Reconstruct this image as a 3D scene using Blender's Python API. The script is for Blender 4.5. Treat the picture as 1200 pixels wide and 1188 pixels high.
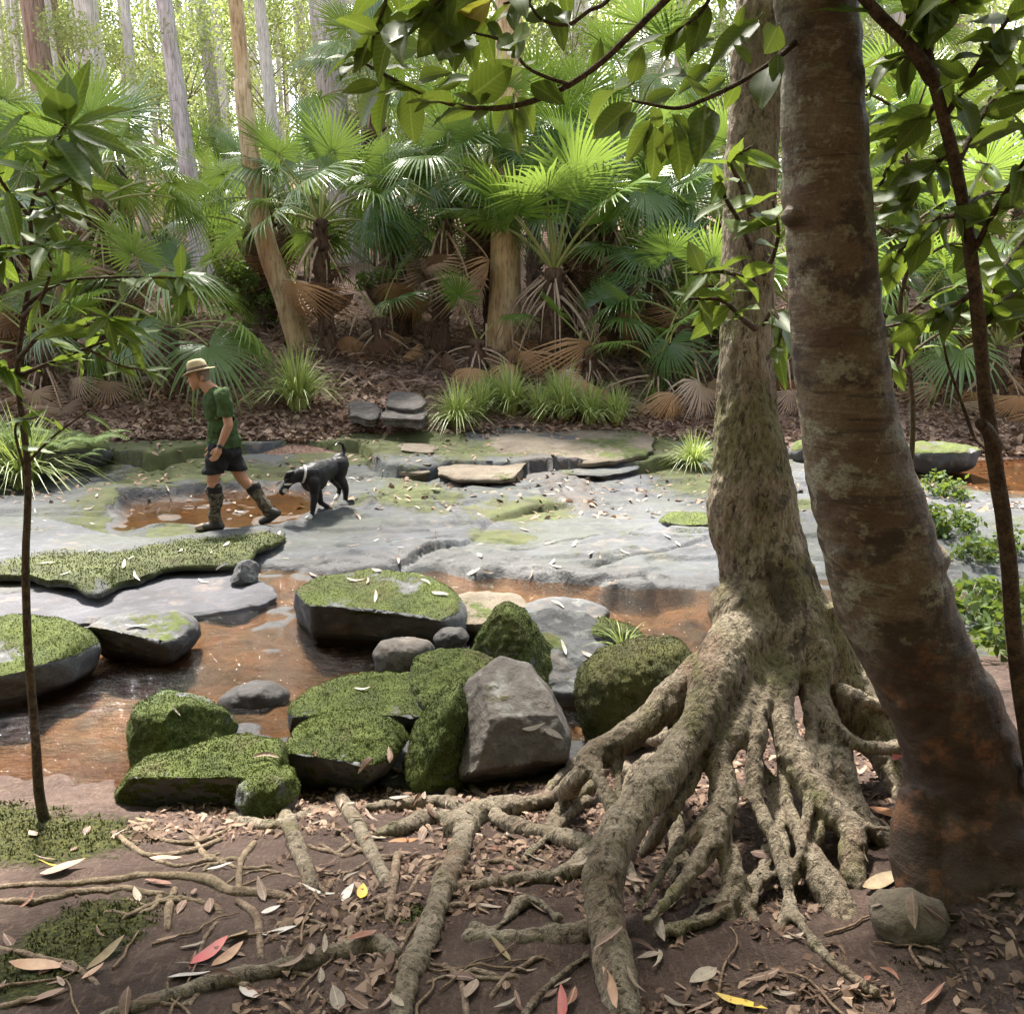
import bpy, bmesh, math, random
import numpy as np
from mathutils import Vector, Matrix, Euler, Quaternion

for _o in list(bpy.data.objects):
    bpy.data.objects.remove(_o)
random.seed(11)
RNG = np.random.default_rng(11)
SC = bpy.context.scene
COL = SC.collection
R = math.radians

# ------------------------------------------------------------------ camera
CAM_Z = 2.3
PITCH = R(12.5)
FPX = 1050.0                      # focal length in pixels of a 1200 px wide frame
cam_data = bpy.data.cameras.new('camera')
cam_data.sensor_fit = 'HORIZONTAL'
cam_data.sensor_width = 36.0
cam_data.lens = 36.0 * FPX / 1200.0
cam_data.clip_start = 0.05
cam_data.clip_end = 2000.0
camera = bpy.data.objects.new('camera', cam_data)
COL.objects.link(camera)
camera.location = (0, 0, CAM_Z)
camera.rotation_euler = (math.pi / 2 - PITCH, 0, 0)
SC.camera = camera

# ------------------------------------------------------------------ sky, sun, exposure
SUN_EL, SUN_AZ = R(60), R(-22)    # azimuth measured from +Y (far side of the creek) towards +X
world = bpy.data.worlds.new('World')
SC.world = world
world.use_nodes = True
wnt = world.node_tree
wnt.nodes.clear()
w_out = wnt.nodes.new('ShaderNodeOutputWorld')
w_bg = wnt.nodes.new('ShaderNodeBackground')
w_sky = wnt.nodes.new('ShaderNodeTexSky')
w_sky.sky_type = 'NISHITA'
w_sky.sun_disc = False
w_sky.sun_elevation = SUN_EL
w_sky.sun_rotation = SUN_AZ
w_sky.air_density = 1.0
w_sky.dust_density = 3.0
w_sky.ozone_density = 1.0
w_hsv = wnt.nodes.new('ShaderNodeHueSaturation')
w_hsv.inputs['Saturation'].default_value = 0.5
wnt.links.new(w_sky.outputs[0], w_hsv.inputs['Color'])
wnt.links.new(w_hsv.outputs[0], w_bg.inputs['Color'])
w_bg.inputs['Strength'].default_value = 0.10
wnt.links.new(w_bg.outputs[0], w_out.inputs[0])

sun_data = bpy.data.lights.new('sun', 'SUN')
sun_data.energy = 5.0
sun_data.angle = R(6)
sun_data.color = (1.0, 0.95, 0.86)
sun = bpy.data.objects.new('sun', sun_data)
COL.objects.link(sun)
_sd = Vector((math.sin(SUN_AZ) * math.cos(SUN_EL), math.cos(SUN_AZ) * math.cos(SUN_EL), math.sin(SUN_EL)))
sun.rotation_euler = _sd.to_track_quat('Z', 'Y').to_euler()
sun.location = _sd * 60

SC.view_settings.view_transform = 'Standard'
SC.view_settings.look = 'None'
SC.view_settings.gamma = 1.0
SC.view_settings.use_curve_mapping = False
SC.view_settings.exposure = 2.5
SC.render.engine = 'CYCLES'
SC.cycles.max_bounces = 6
SC.cycles.diffuse_bounces = 3
SC.cycles.glossy_bounces = 3
SC.cycles.transmission_bounces = 4
SC.cycles.transparent_max_bounces = 8
SC.cycles.use_denoising = True
SC.cycles.caustics_reflective = False
SC.cycles.caustics_refractive = False

# ------------------------------------------------------------------ pixel of the photograph -> point in the place
_cp, _sp = math.cos(PITCH), math.sin(PITCH)
def ray(px, py):
    cx, cy = (px - 600.0) / FPX, (594.0 - py) / FPX
    return np.array([cx, _cp + cy * _sp, -_sp + cy * _cp])
CAMP = np.array([0, 0, CAM_Z])
def W(px, py, Y):
    d = ray(px, py); return CAMP + d * (Y / d[1])
def G(px, py, z):
    d = ray(px, py); return CAMP + d * ((z - CAM_Z) / d[2])
def on(px, py, hf, y0=1.2, y1=60.0):
    """first hit of the pixel's ray with the height function hf(x, y)"""
    d = ray(px, py)
    ts = np.geomspace(y0, y1, 170) / d[1]
    P = CAMP + ts[:, None] * d
    below = P[:, 2] <= hf(P[:, 0], P[:, 1])
    i = int(np.argmax(below)) if below.any() else len(ts) - 1
    if i > 0 and below[i]:
        a, b = ts[i - 1], ts[i]
        for _ in range(12):
            m = (a + b) / 2; p = CAMP + m * d
            if p[2] <= hf(np.array([p[0]]), np.array([p[1]]))[0]: b = m
            else: a = m
        return CAMP + b * d
    return P[i]

# ------------------------------------------------------------------ noise
def _hash(ix, iy, iz, seed):
    h = (ix * 374761393 + iy * 668265263 + iz * 2147483647 + seed * 144269504) & 0xFFFFFFFF
    h = ((h ^ (h >> 13)) * 1274126177) & 0xFFFFFFFF
    h = ((h ^ (h >> 16)) * 2246822519) & 0xFFFFFFFF
    return ((h ^ (h >> 15)) & 0xFFFFFF) / float(0xFFFFFF)
def vnoise(P, seed=0):
    """value noise in 0..1, P (n,3) or (n,2)"""
    P = np.asarray(P, float)
    if P.shape[1] == 2: P = np.column_stack([P, np.zeros(len(P))])
    i = np.floor(P).astype(np.int64); f = P - i
    u = f * f * f * (f * (f * 6 - 15) + 10)
    r = 0.0
    for dx in (0, 1):
        wx = u[:, 0] if dx else 1 - u[:, 0]
        for dy in (0, 1):
            wy = u[:, 1] if dy else 1 - u[:, 1]
            for dz in (0, 1):
                wz = u[:, 2] if dz else 1 - u[:, 2]
                r = r + wx * wy * wz * _hash(i[:, 0] + dx, i[:, 1] + dy, i[:, 2] + dz, seed)
    return r
def fbm(P, octaves=4, seed=0, gain=0.5, lac=2.03):
    a, s, t = 1.0, 0.0, 0.0
    P = np.asarray(P, float)
    for o in range(octaves):
        s = s + a * (vnoise(P, seed + 17 * o) - 0.5); t += a; a *= gain; P = P * lac + 3.17
    return s / t * 2.0
def fb2(x, y, f, octaves=4, seed=0):
    return fbm(np.column_stack([np.ravel(x) * f, np.ravel(y) * f]), octaves, seed).reshape(np.shape(x))
def sstep(a, b, x):
    t = np.clip((x - a) / (b - a), 0, 1); return t * t * (3 - 2 * t)
def sdf_poly(x, y, poly):
    """signed distance to a polygon, negative inside"""
    poly = np.asarray(poly, float)
    x = np.asarray(x, float); y = np.asarray(y, float)
    d = np.full(x.shape, 1e18); s = np.ones(x.shape)
    n = len(poly)
    for i in range(n):
        ax, ay = poly[i]; bx, by = poly[i - 1]
        ex, ey = bx - ax, by - ay
        wx, wy = x - ax, y - ay
        t = np.clip((wx * ex + wy * ey) / (ex * ex + ey * ey + 1e-12), 0, 1)
        qx, qy = wx - ex * t, wy - ey * t
        d = np.minimum(d, qx * qx + qy * qy)
        c1, c2, c3 = y >= ay, y < by, ex * wy > ey * wx
        flip = (c1 & c2 & c3) | (~c1 & ~c2 & ~c3)
        s = np.where(flip, -s, s)
    return s * np.sqrt(d)

# ------------------------------------------------------------------ meshes
def mesh_from(name, V, Fs, smooth=True, mats=None, fmat=None, masks=None, normals=None):
    """V (n,3), Fs one int array (m,k) or a list of them"""
    V = np.asarray(V, np.float32)
    if isinstance(Fs, np.ndarray): Fs = [Fs]
    Fs = [np.asarray(f, np.int32) for f in Fs if len(f)]
    me = bpy.data.meshes.new(name)
    me.vertices.add(len(V)); me.vertices.foreach_set('co', V.ravel())
    nl = sum(f.size for f in Fs); nf = sum(len(f) for f in Fs)
    me.loops.add(nl); me.polygons.add(nf)
    me.loops.foreach_set('vertex_index', np.concatenate([f.ravel() for f in Fs]))
    tot = np.concatenate([np.full(len(f), f.shape[1], np.int32) for f in Fs])
    st = np.concatenate([[0], np.cumsum(tot)[:-1]]).astype(np.int32)
    me.polygons.foreach_set('loop_start', st)
    me.polygons.foreach_set('loop_total', tot)
    if mats:
        for m in mats: me.materials.append(m)
        if fmat is not None: me.polygons.foreach_set('material_index', np.asarray(fmat, np.int32))
    me.polygons.foreach_set('use_smooth', np.full(nf, bool(smooth)))
    me.update(calc_edges=True)
    if masks is not None:
        at = me.attributes.new('mask', 'FLOAT_COLOR', 'POINT')
        m4 = np.ones((len(V), 4), np.float32); m4[:, :masks.shape[1]] = masks
        at.data.foreach_set('color', m4.ravel())
    me.validate()
    if normals is not None:
        me.normals_split_custom_set_from_vertices([tuple(n) for n in normals])
    return me
def obj(name, me, parent=None, loc=(0, 0, 0), rot=(0, 0, 0), scale=(1, 1, 1)):
    o = bpy.data.objects.new(name, me); COL.objects.link(o)
    o.parent = parent
    o.location = loc; o.rotation_euler = rot; o.scale = scale
    return o
def tag(o, label, cat, group=None):
    o['label'] = label; o['category'] = cat
    if group: o['group'] = group
    return o
def thing(name, label, cat, loc=(0, 0, 0), group=None):
    return tag(obj(name, None, loc=loc), label, cat, group)
def kind(o, k):
    o['kind'] = k; return o
def join(parts):
    """[(V, F), ...] with equal face sizes per call -> V, list of F"""
    Vs, out, n = [], {}, 0
    for V, F in parts:
        Vs.append(V)
        for f in (F if isinstance(F, list) else [F]):
            out.setdefault(f.shape[1], []).append(f + n)
        n += len(V)
    return np.vstack(Vs), [np.vstack(v) for v in out.values()]
def vnormals(V, Fs):
    N = np.zeros_like(V, float)
    for F in (Fs if isinstance(Fs, list) else [Fs]):
        a, b, c = V[F[:, 0]], V[F[:, 1]], V[F[:, 2]]
        n = np.cross(b - a, c - a)
        if F.shape[1] == 4: n = n + np.cross(c - a, V[F[:, 3]] - a)
        for k in range(F.shape[1]): np.add.at(N, F[:, k], n)
    return N / (np.linalg.norm(N, axis=1, keepdims=True) + 1e-12)
def catmull(P, n):
    """resample a polyline (k,d) to n points on a smooth curve"""
    P = np.asarray(P, float)
    if len(P) == 2:
        t = np.linspace(0, 1, n)[:, None]; return P[0] * (1 - t) + P[1] * t
    Q = np.vstack([2 * P[0] - P[1], P, 2 * P[-1] - P[-2]])
    t = np.linspace(0, len(P) - 1 - 1e-9, n); i = t.astype(int); f = (t - i)[:, None]
    p0, p1, p2, p3 = Q[i], Q[i + 1], Q[i + 2], Q[i + 3]
    return 0.5 * (2 * p1 + (p2 - p0) * f + (2 * p0 - 5 * p1 + 4 * p2 - p3) * f ** 2 + (3 * p1 - p0 - 3 * p2 + p3) * f ** 3)
def frames(P):
    T = np.gradient(P, axis=0); T /= np.linalg.norm(T, axis=1, keepdims=True) + 1e-12
    up = np.array([0, 0, 1.0]) if abs(T[0][2]) < 0.9 else np.array([0, 1.0, 0])
    u = np.cross(up, T[0]); u /= np.linalg.norm(u)
    U = [u]
    for i in range(1, len(P)):
        u = U[-1] - T[i] * np.dot(U[-1], T[i]); u /= np.linalg.norm(u) + 1e-12; U.append(u)
    U = np.array(U); return T, U, np.cross(T, U)
def tube(P, r, seg=8, cap=True, rough=0.0, seed=0):
    P = np.asarray(P, float); r = np.broadcast_to(np.asarray(r, float), (len(P),))
    T, U, B = frames(P)
    a = np.linspace(0, 2 * np.pi, seg, endpoint=False)
    ring = np.cos(a)[None, :, None] * U[:, None] + np.sin(a)[None, :, None] * B[:, None]
    rr = r[:, None] * np.ones(seg)[None]
    if rough:
        Q = (P[:, None] + ring * r[:, None, None]).reshape(-1, 3)
        rr = rr * (1 + rough * fbm(Q / max(r.mean(), 1e-3) * 0.5, 3, seed).reshape(len(P), seg))
    V = (P[:, None] + ring * rr[..., None]).reshape(-1, 3)
    n = len(P); i = np.arange(n - 1)[:, None] * seg; j = np.arange(seg)[None]
    k = (j + 1) % seg
    F = np.stack([i + j, i + k, i + seg + k, i + seg + j], -1).reshape(-1, 4)
    if not cap: return V, F
    c = len(V); V = np.vstack([V, P[0] - T[0] * r[0] * .3, P[-1] + T[-1] * r[-1] * .3])
    j = np.arange(seg); k = (j + 1) % seg
    t1 = np.stack([np.full(seg, c), k, j], -1)
    t2 = np.stack([np.full(seg, c + 1), (n - 1) * seg + j, (n - 1) * seg + k], -1)
    return V, [F, np.vstack([t1, t2])]
def ellipsoid(c, r, rot=None, seg=16, rings=10):
    th = np.linspace(0, np.pi, rings + 1)[1:-1]; ph = np.linspace(0, 2 * np.pi, seg, endpoint=False)
    V = np.stack([np.sin(th)[:, None] * np.cos(ph), np.sin(th)[:, None] * np.sin(ph), np.cos(th)[:, None] + 0 * ph], -1).reshape(-1, 3)
    V = np.vstack([V, [0, 0, 1], [0, 0, -1]]) * np.asarray(r)
    if rot is not None: V = V @ np.array(Euler(rot).to_matrix()).T
    V = V + np.asarray(c)
    m = len(th); i = np.arange(m - 1)[:, None] * seg; j = np.arange(seg)[None]; k = (j + 1) % seg
    F = np.stack([i + j, i + seg + j, i + seg + k, i + k], -1).reshape(-1, 4)
    j = np.arange(seg); k = (j + 1) % seg; t = m * seg
    T = np.vstack([np.stack([np.full(seg, t), j, k], -1), np.stack([np.full(seg, t + 1), (m - 1) * seg + k, (m - 1) * seg + j], -1)])
    return V, [F, T]
def capsule(a, b, ra, rb, seg=20, n=7):
    a = np.asarray(a, float); b = np.asarray(b, float)
    L = np.linalg.norm(b - a); d = (b - a) / (L + 1e-9)
    s = []
    for t in (-0.95, -0.75, -0.4): s.append((a + d * ra * t, ra * math.sqrt(1 - t * t)))
    for t in np.linspace(0, 1, n): s.append((a + (b - a) * t, ra + (rb - ra) * t))
    for t in (0.4, 0.75, 0.95): s.append((b + d * rb * t, rb * math.sqrt(1 - t * t)))
    return tube(np.array([q[0] for q in s]), np.array([q[1] for q in s]), seg)
def voxel_union(prims, voxel, smooth=4, factor=0.5):
    V, F = join(prims)
    me = mesh_from('tmp', V, F)
    o = obj('tmp', me)
    m = o.modifiers.new('r', 'REMESH'); m.mode = 'VOXEL'; m.voxel_size = voxel
    if smooth:
        s = o.modifiers.new('s', 'SMOOTH'); s.factor = factor; s.iterations = smooth
    dg = bpy.context.evaluated_depsgraph_get()
    ev = o.evaluated_get(dg); em = ev.to_mesh()
    n = len(em.vertices); co = np.empty(n * 3, np.float32); em.vertices.foreach_get('co', co)
    ls = np.empty(len(em.loops), np.int32); em.loops.foreach_get('vertex_index', ls)
    tt = np.empty(len(em.polygons), np.int32); em.polygons.foreach_get('loop_total', tt)
    ev.to_mesh_clear()
    bpy.data.objects.remove(o); bpy.data.meshes.remove(me)
    if (tt == 4).all(): F = ls.reshape(-1, 4)
    else:
        st = np.concatenate([[0], np.cumsum(tt)[:-1]])
        F = [np.stack([ls[st[tt == k] + i] for i in range(k)], -1) for k in (3, 4) if (tt == k).any()]
    return co.reshape(-1, 3).astype(float), F
def components(F, n):
    """connected components of faces F (m,k) over n vertices -> label per face"""
    lab = np.arange(n)
    while True:
        m = lab[F].min(1); new = lab.copy()
        for k in range(F.shape[1]): np.minimum.at(new, F[:, k], m)
        new = new[new]; new = new[new]
        if (new == lab).all(): break
        lab = new
    return lab[F[:, 0]]
def rotz(a):
    c, s = math.cos(a), math.sin(a); return np.array([[c, -s, 0], [s, c, 0], [0, 0, 1.0]])

# ------------------------------------------------------------------ material helper
class NT:
    def __init__(self, name):
        self.m = bpy.data.materials.new(name); self.m.use_nodes = True
        self.t = self.m.node_tree; self.t.nodes.clear()
        self.out = self.t.nodes.new('ShaderNodeOutputMaterial')
        self._pos = None
    def n(self, typ, ins=None, **props):
        nd = self.t.nodes.new('ShaderNode' + typ)
        for k, v in props.items(): setattr(nd, k, v)
        for k, v in (ins or {}).items():
            s = nd.inputs[k]
            if isinstance(v, bpy.types.NodeSocket): self.t.links.new(v, s)
            elif isinstance(v, (tuple, list)) and len(v) == 3 and s.type == 'RGBA': s.default_value = (*v, 1)
            else: s.default_value = v
        return nd
    def pos(self):
        if self._pos is None: self._pos = self.n('NewGeometry').outputs['Position']
        return self._pos
    def objco(self): return self.n('TexCoord').outputs['Object']
    def noise(self, scale, detail=4, rough=0.55, vec=None, dist=0.0, out='Fac'):
        return self.n('TexNoise', {'Vector': vec or self.pos(), 'Scale': scale, 'Detail': detail, 'Roughness': rough, 'Distortion': dist}).outputs[out]
    def scaled(self, sc, vec=None):
        return self.n('Mapping', {'Vector': vec or self.pos(), 'Scale': sc}).outputs[0]
    def ramp(self, fac, stops, interp='LINEAR'):
        r = self.n('ValToRGB', {'Fac': fac}); cr = r.color_ramp; cr.interpolation = interp
        while len(cr.elements) > 1: cr.elements.remove(cr.elements[-1])
        for i, (p, c) in enumerate(stops):
            e = cr.elements[0] if i == 0 else cr.elements.new(p)
            e.position = p; e.color = (*c, 1) if len(c) == 3 else c
        return r.outputs['Color']
    def mix(self, fac, a, b, blend='MIX'):
        nd = self.n('Mix', {'Factor': fac}, data_type='RGBA', blend_type=blend)
        for s, v in ((nd.inputs[6], a), (nd.inputs[7], b)):
            if isinstance(v, bpy.types.NodeSocket): self.t.links.new(v, s)
            else: s.default_value = (*v, 1)
        return nd.outputs[2]
    def math(self, op, a, b=0.0, c=0.0, clamp=False):
        nd = self.n('Math', {0: a, 1: b, 2: c}, operation=op, use_clamp=clamp); return nd.outputs[0]
    def step(self, x, lo, hi):
        return self.n('MapRange', {'Value': x, 'From Min': lo, 'From Max': hi}, interpolation_type='SMOOTHSTEP').outputs[0]
    def bump(self, h, strength=0.5, dist=0.01, normal=None):
        ins = {'Height': h, 'Strength': strength, 'Distance': dist}
        if normal: ins['Normal'] = normal
        return self.n('Bump', ins).outputs[0]
    def principled(self, color, rough=0.8, spec=0.3, normal=None, **kw):
        ins = {'Base Color': color, 'Roughness': rough, 'Specular IOR Level': spec}
        if normal: ins['Normal'] = normal
        ins.update(kw)
        return self.n('BsdfPrincipled', ins).outputs[0]
    def done(self, sh):
        self.t.links.new(sh, self.out.inputs['Surface']); return self.m

# ------------------------------------------------------------------ materials
def mat_rock(name, c_dark, c_light, moss_a=(0.022, 0.033, 0.008), moss_b=(0.080, 0.100, 0.020), lich=(0.42, 0.44, 0.40), lich_amt=0.5, bumpd=0.02, film=0.0, gloss=0.9):
    k = NT(name)
    at = k.n('Attribute', attribute_name='mask')
    sep = k.n('SeparateColor', {'Color': at.outputs['Color']})
    moss_m, wet, ochre = sep.outputs[0], sep.outputs[1], sep.outputs[2]
    big = k.noise(1.6, 5, 0.6); mid = k.noise(9, 5, 0.65); fine = k.noise(70, 4, 0.7)
    c = k.mix(k.step(big, 0.3, 0.7), c_dark, c_light)
    c = k.mix(k.math('MULTIPLY', k.step(mid, 0.5, 0.72), lich_amt), c, lich)
    c = k.mix(k.math('MULTIPLY', k.step(fine, 0.62, 0.45), 0.30), c, (0.05, 0.045, 0.045))
    c = k.mix(k.math('MULTIPLY', k.step(k.noise(3.3, 4, 0.6, dist=0.5), 0.55, 0.7), 0.35), c, (0.20, 0.15, 0.11))
    c = k.mix(k.math('MULTIPLY', k.step(k.noise(0.9, 5, 0.65, dist=0.4), 0.42, 0.65), film), c, (0.062, 0.070, 0.046))
    c = k.mix(k.math('MULTIPLY', k.step(k.noise(1.3, 6, 0.7, vec=k.scaled((0.6, 1.6, 1)), dist=0.8), 0.52, 0.66), 0.5 * (film > 0)), c, (0.05, 0.047, 0.045))
    oc = k.ramp(k.noise(3.0, 6, 0.7), [(0.36, (0.018, 0.012, 0.008)), (0.46, (0.085, 0.040, 0.012)), (0.56, (0.20, 0.088, 0.020)), (0.68, (0.14, 0.080, 0.028))])
    c = k.mix(k.step(k.math('ADD', ochre, k.math('MULTIPLY', k.math('SUBTRACT', mid, 0.5), 0.5)), 0.35, 0.65), c, oc)
    wetf = k.step(k.math('ADD', wet, k.math('MULTIPLY', k.math('SUBTRACT', k.noise(4, 4), 0.5), 0.5)), 0.35, 0.6)
    c = k.mix(k.math('MULTIPLY', wetf, 0.7), c, (0.02, 0.018, 0.018))
    mn = k.math('SUBTRACT', k.noise(14, 5, 0.65), 0.5)
    mf = k.step(k.math('ADD', moss_m, k.math('MULTIPLY', mn, 0.75)), 0.40, 0.60)
    mfine = k.noise(120, 3, 0.7)
    mc = k.mix(k.step(k.noise(5, 4), 0.3, 0.7), moss_a, moss_b)
    mc = k.mix(k.step(mfine, 0.35, 0.7), mc, moss_b)
    mc = k.mix(k.math('MULTIPLY', k.step(k.noise(2.3, 6, 0.7), 0.5, 0.66), 0.6), mc, (0.075, 0.062, 0.03))
    c = k.mix(mf, c, mc)
    hb = k.math('ADD', k.math('MULTIPLY', mid, 1.0), k.math('MULTIPLY', fine, 0.35))
    hb = k.math('ADD', hb, k.math('MULTIPLY', k.math('MULTIPLY', mfine, mf), 0.9))
    nm = k.bump(hb, 0.75, bumpd)
    rough = k.math('SUBTRACT', gloss, k.math('MULTIPLY', k.math('MULTIPLY', wetf, 0.2), k.math('SUBTRACT', 1.0, mf)))
    return k.done(k.principled(c, rough, 0.35, nm))
M_ROCK = mat_rock('grey sandstone', (0.048, 0.048, 0.05), (0.105, 0.107, 0.11), lich=(0.26, 0.27, 0.25))
M_SLAB = mat_rock('creek bed sandstone', (0.026, 0.028, 0.032), (0.060, 0.066, 0.077), moss_a=(0.030, 0.038, 0.012), moss_b=(0.085, 0.096, 0.028), lich=(0.125, 0.133, 0.14), bumpd=0.03, film=0.45, gloss=0.78)
M_WETSLAB = mat_rock('lavender wet sandstone', (0.038, 0.037, 0.043), (0.080, 0.078, 0.092), lich=(0.11, 0.11, 0.12), bumpd=0.03, gloss=0.82)
M_BROWNROCK = mat_rock('brown sandstone', (0.045, 0.038, 0.032), (0.105, 0.09, 0.078), (0.02, 0.022, 0.007), (0.075, 0.075, 0.02), lich_amt=0.3)
M_OCHREROCK = mat_rock('ochre sandstone', (0.095, 0.072, 0.048), (0.19, 0.155, 0.11), lich=(0.24, 0.23, 0.2), lich_amt=0.35, bumpd=0.03)

def mat_soil():
    k = NT('creek bank soil')
    sep = k.n('SeparateColor', {'Color': k.n('Attribute', attribute_name='mask').outputs['Color']})
    big = k.noise(2.2, 5); mid = k.noise(16, 5, 0.65); fine = k.noise(110, 4, 0.7)
    c = k.mix(k.step(big, 0.3, 0.7), (0.062, 0.040, 0.033), (0.125, 0.085, 0.070))
    c = k.mix(k.math('MULTIPLY', k.step(mid, 0.5, 0.75), 0.5), c, (0.18, 0.13, 0.105))
    c = k.mix(k.math('MULTIPLY', k.step(fine, 0.6, 0.4), 0.45), c, (0.055, 0.036, 0.028))
    fib = k.noise(14, 3, 0.6, vec=k.scaled((6, 1.2, 3)))
    c = k.mix(k.math('MULTIPLY', k.step(fib, 0.56, 0.64), 0.4), c, (0.19, 0.135, 0.095))
    mn = k.math('SUBTRACT', k.noise(22, 5, 0.7), 0.5)
    mf = k.step(k.math('ADD', sep.outputs[0], k.math('MULTIPLY', mn, 1.0)), 0.42, 0.62)
    mc = k.mix(k.step(k.noise(60, 3), 0.35, 0.7), (0.022, 0.026, 0.008), (0.085, 0.085, 0.022))
    c = k.mix(mf, c, mc)
    h = k.math('ADD', mid, k.math('ADD', k.math('MULTIPLY', fine, 0.5), k.math('MULTIPLY', mf, 0.3)))
    return k.done(k.principled(c, 0.92, 0.2, k.bump(h, 1.0, 0.035)))
M_SOIL = mat_soil()

def mat_litterground():
    k = NT('leaf litter ground')
    sep = k.n('SeparateColor', {'Color': k.n('Attribute', attribute_name='mask').outputs['Color']})
    big = k.noise(0.35, 4); mid = k.noise(3, 5, 0.7); fine = k.noise(24, 4, 0.7)
    c = k.mix(k.step(big, 0.35, 0.65), (0.20, 0.125, 0.095), (0.32, 0.22, 0.175))
    c = k.mix(k.step(mid, 0.45, 0.7), c, (0.30, 0.21, 0.16))
    c = k.mix(k.math('MULTIPLY', k.step(fine, 0.55, 0.4), 0.6), c, (0.05, 0.03, 0.02))
    g = k.mix(fine, (0.07, 0.09, 0.02), (0.20, 0.22, 0.06))
    gf = k.step(k.math('ADD', sep.outputs[0], k.math('SUBTRACT', k.noise(1.3, 5, 0.7), 0.5)), 0.4, 0.65)
    c = k.mix(gf, c, g)
    return k.done(k.principled(c, 0.95, 0.1, k.bump(fine, 0.8, 0.06)))
M_LITTER_GROUND = mat_litterground()

def mat_water(name, tint, ripple, scale, stretch=(1, 1, 1), refl=1.0, foam=0.0):
    k = NT(name)
    v = k.scaled(stretch)
    h = k.math('ADD', k.noise(scale, 3, 0.55, vec=v, dist=0.6), k.math('MULTIPLY', k.noise(scale * 3.1, 3, 0.6, vec=v, dist=0.4), 0.45))
    nm = k.bump(h, ripple, 0.05)
    fr = k.n('Fresnel', {'IOR': 1.34, 'Normal': nm}).outputs[0]
    fr = k.math('MULTIPLY', fr, refl, clamp=True)
    tr = k.n('BsdfTransparent', {'Color': tint}).outputs[0]
    gl = k.n('BsdfGlossy', {'Color': (1, 1, 1), 'Roughness': 0.04, 'Normal': nm}).outputs[0]
    sh = k.n('MixShader', {0: fr, 1: tr, 2: gl}).outputs[0]
    return k.done(sh)
M_STREAM = mat_water('running creek water', (0.82, 0.66, 0.48), 0.9, 8.5, (0.7, 1.6, 1), 0.5)
M_POOL = mat_water('still tannin pool water', (0.74, 0.58, 0.42), 0.05, 5.0, refl=0.7)

def mat_bark_fig():
    k = NT('mossy grey fig bark')
    v = k.scaled((1, 1, 0.35))
    sep = k.n('SeparateColor', {'Color': k.n('Attribute', attribute_name='mask').outputs['Color']})
    big = k.noise(3.2, 5, 0.6); mid = k.noise(16, 5, 0.7, vec=v); fine = k.noise(75, 4, 0.7, vec=v)
    c = k.mix(k.step(big, 0.32, 0.68), (0.19, 0.15, 0.105), (0.39, 0.325, 0.24))
    c = k.mix(k.math('MULTIPLY', k.step(mid, 0.5, 0.7), 0.6), c, (0.40, 0.345, 0.26))
    c = k.mix(k.math('MULTIPLY', k.step(k.noise(2.4, 5, 0.65, vec=v), 0.54, 0.66), 0.55), c, (0.20, 0.115, 0.075))
    gm = k.math('MULTIPLY', k.step(k.math('ADD', k.noise(4.5, 6, 0.7), k.math('MULTIPLY', sep.outputs[0], 0.14)), 0.53, 0.68), 0.75)
    c = k.mix(gm, c, k.mix(fine, (0.085, 0.085, 0.03), (0.22, 0.21, 0.085)))
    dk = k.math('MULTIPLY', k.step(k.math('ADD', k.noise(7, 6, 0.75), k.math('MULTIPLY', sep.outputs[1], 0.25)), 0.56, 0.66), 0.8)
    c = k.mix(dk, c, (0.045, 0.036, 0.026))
    c = k.mix(k.math('MULTIPLY', k.step(fine, 0.55, 0.38), 0.5), c, (0.07, 0.05, 0.035))
    h = k.math('ADD', mid, k.math('MULTIPLY', fine, 0.6))
    cr = k.noise(34, 5, 0.75, vec=k.scaled((1, 1, 0.4)), dist=0.6)
    c = k.mix(k.math('MULTIPLY', k.step(cr, 0.46, 0.38), 0.8), c, (0.03, 0.022, 0.015))
    h = k.math('ADD', h, cr)
    return k.done(k.principled(c, 0.9, 0.2, k.bump(h, 1.0, 0.03)))
M_FIG = mat_bark_fig()

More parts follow.
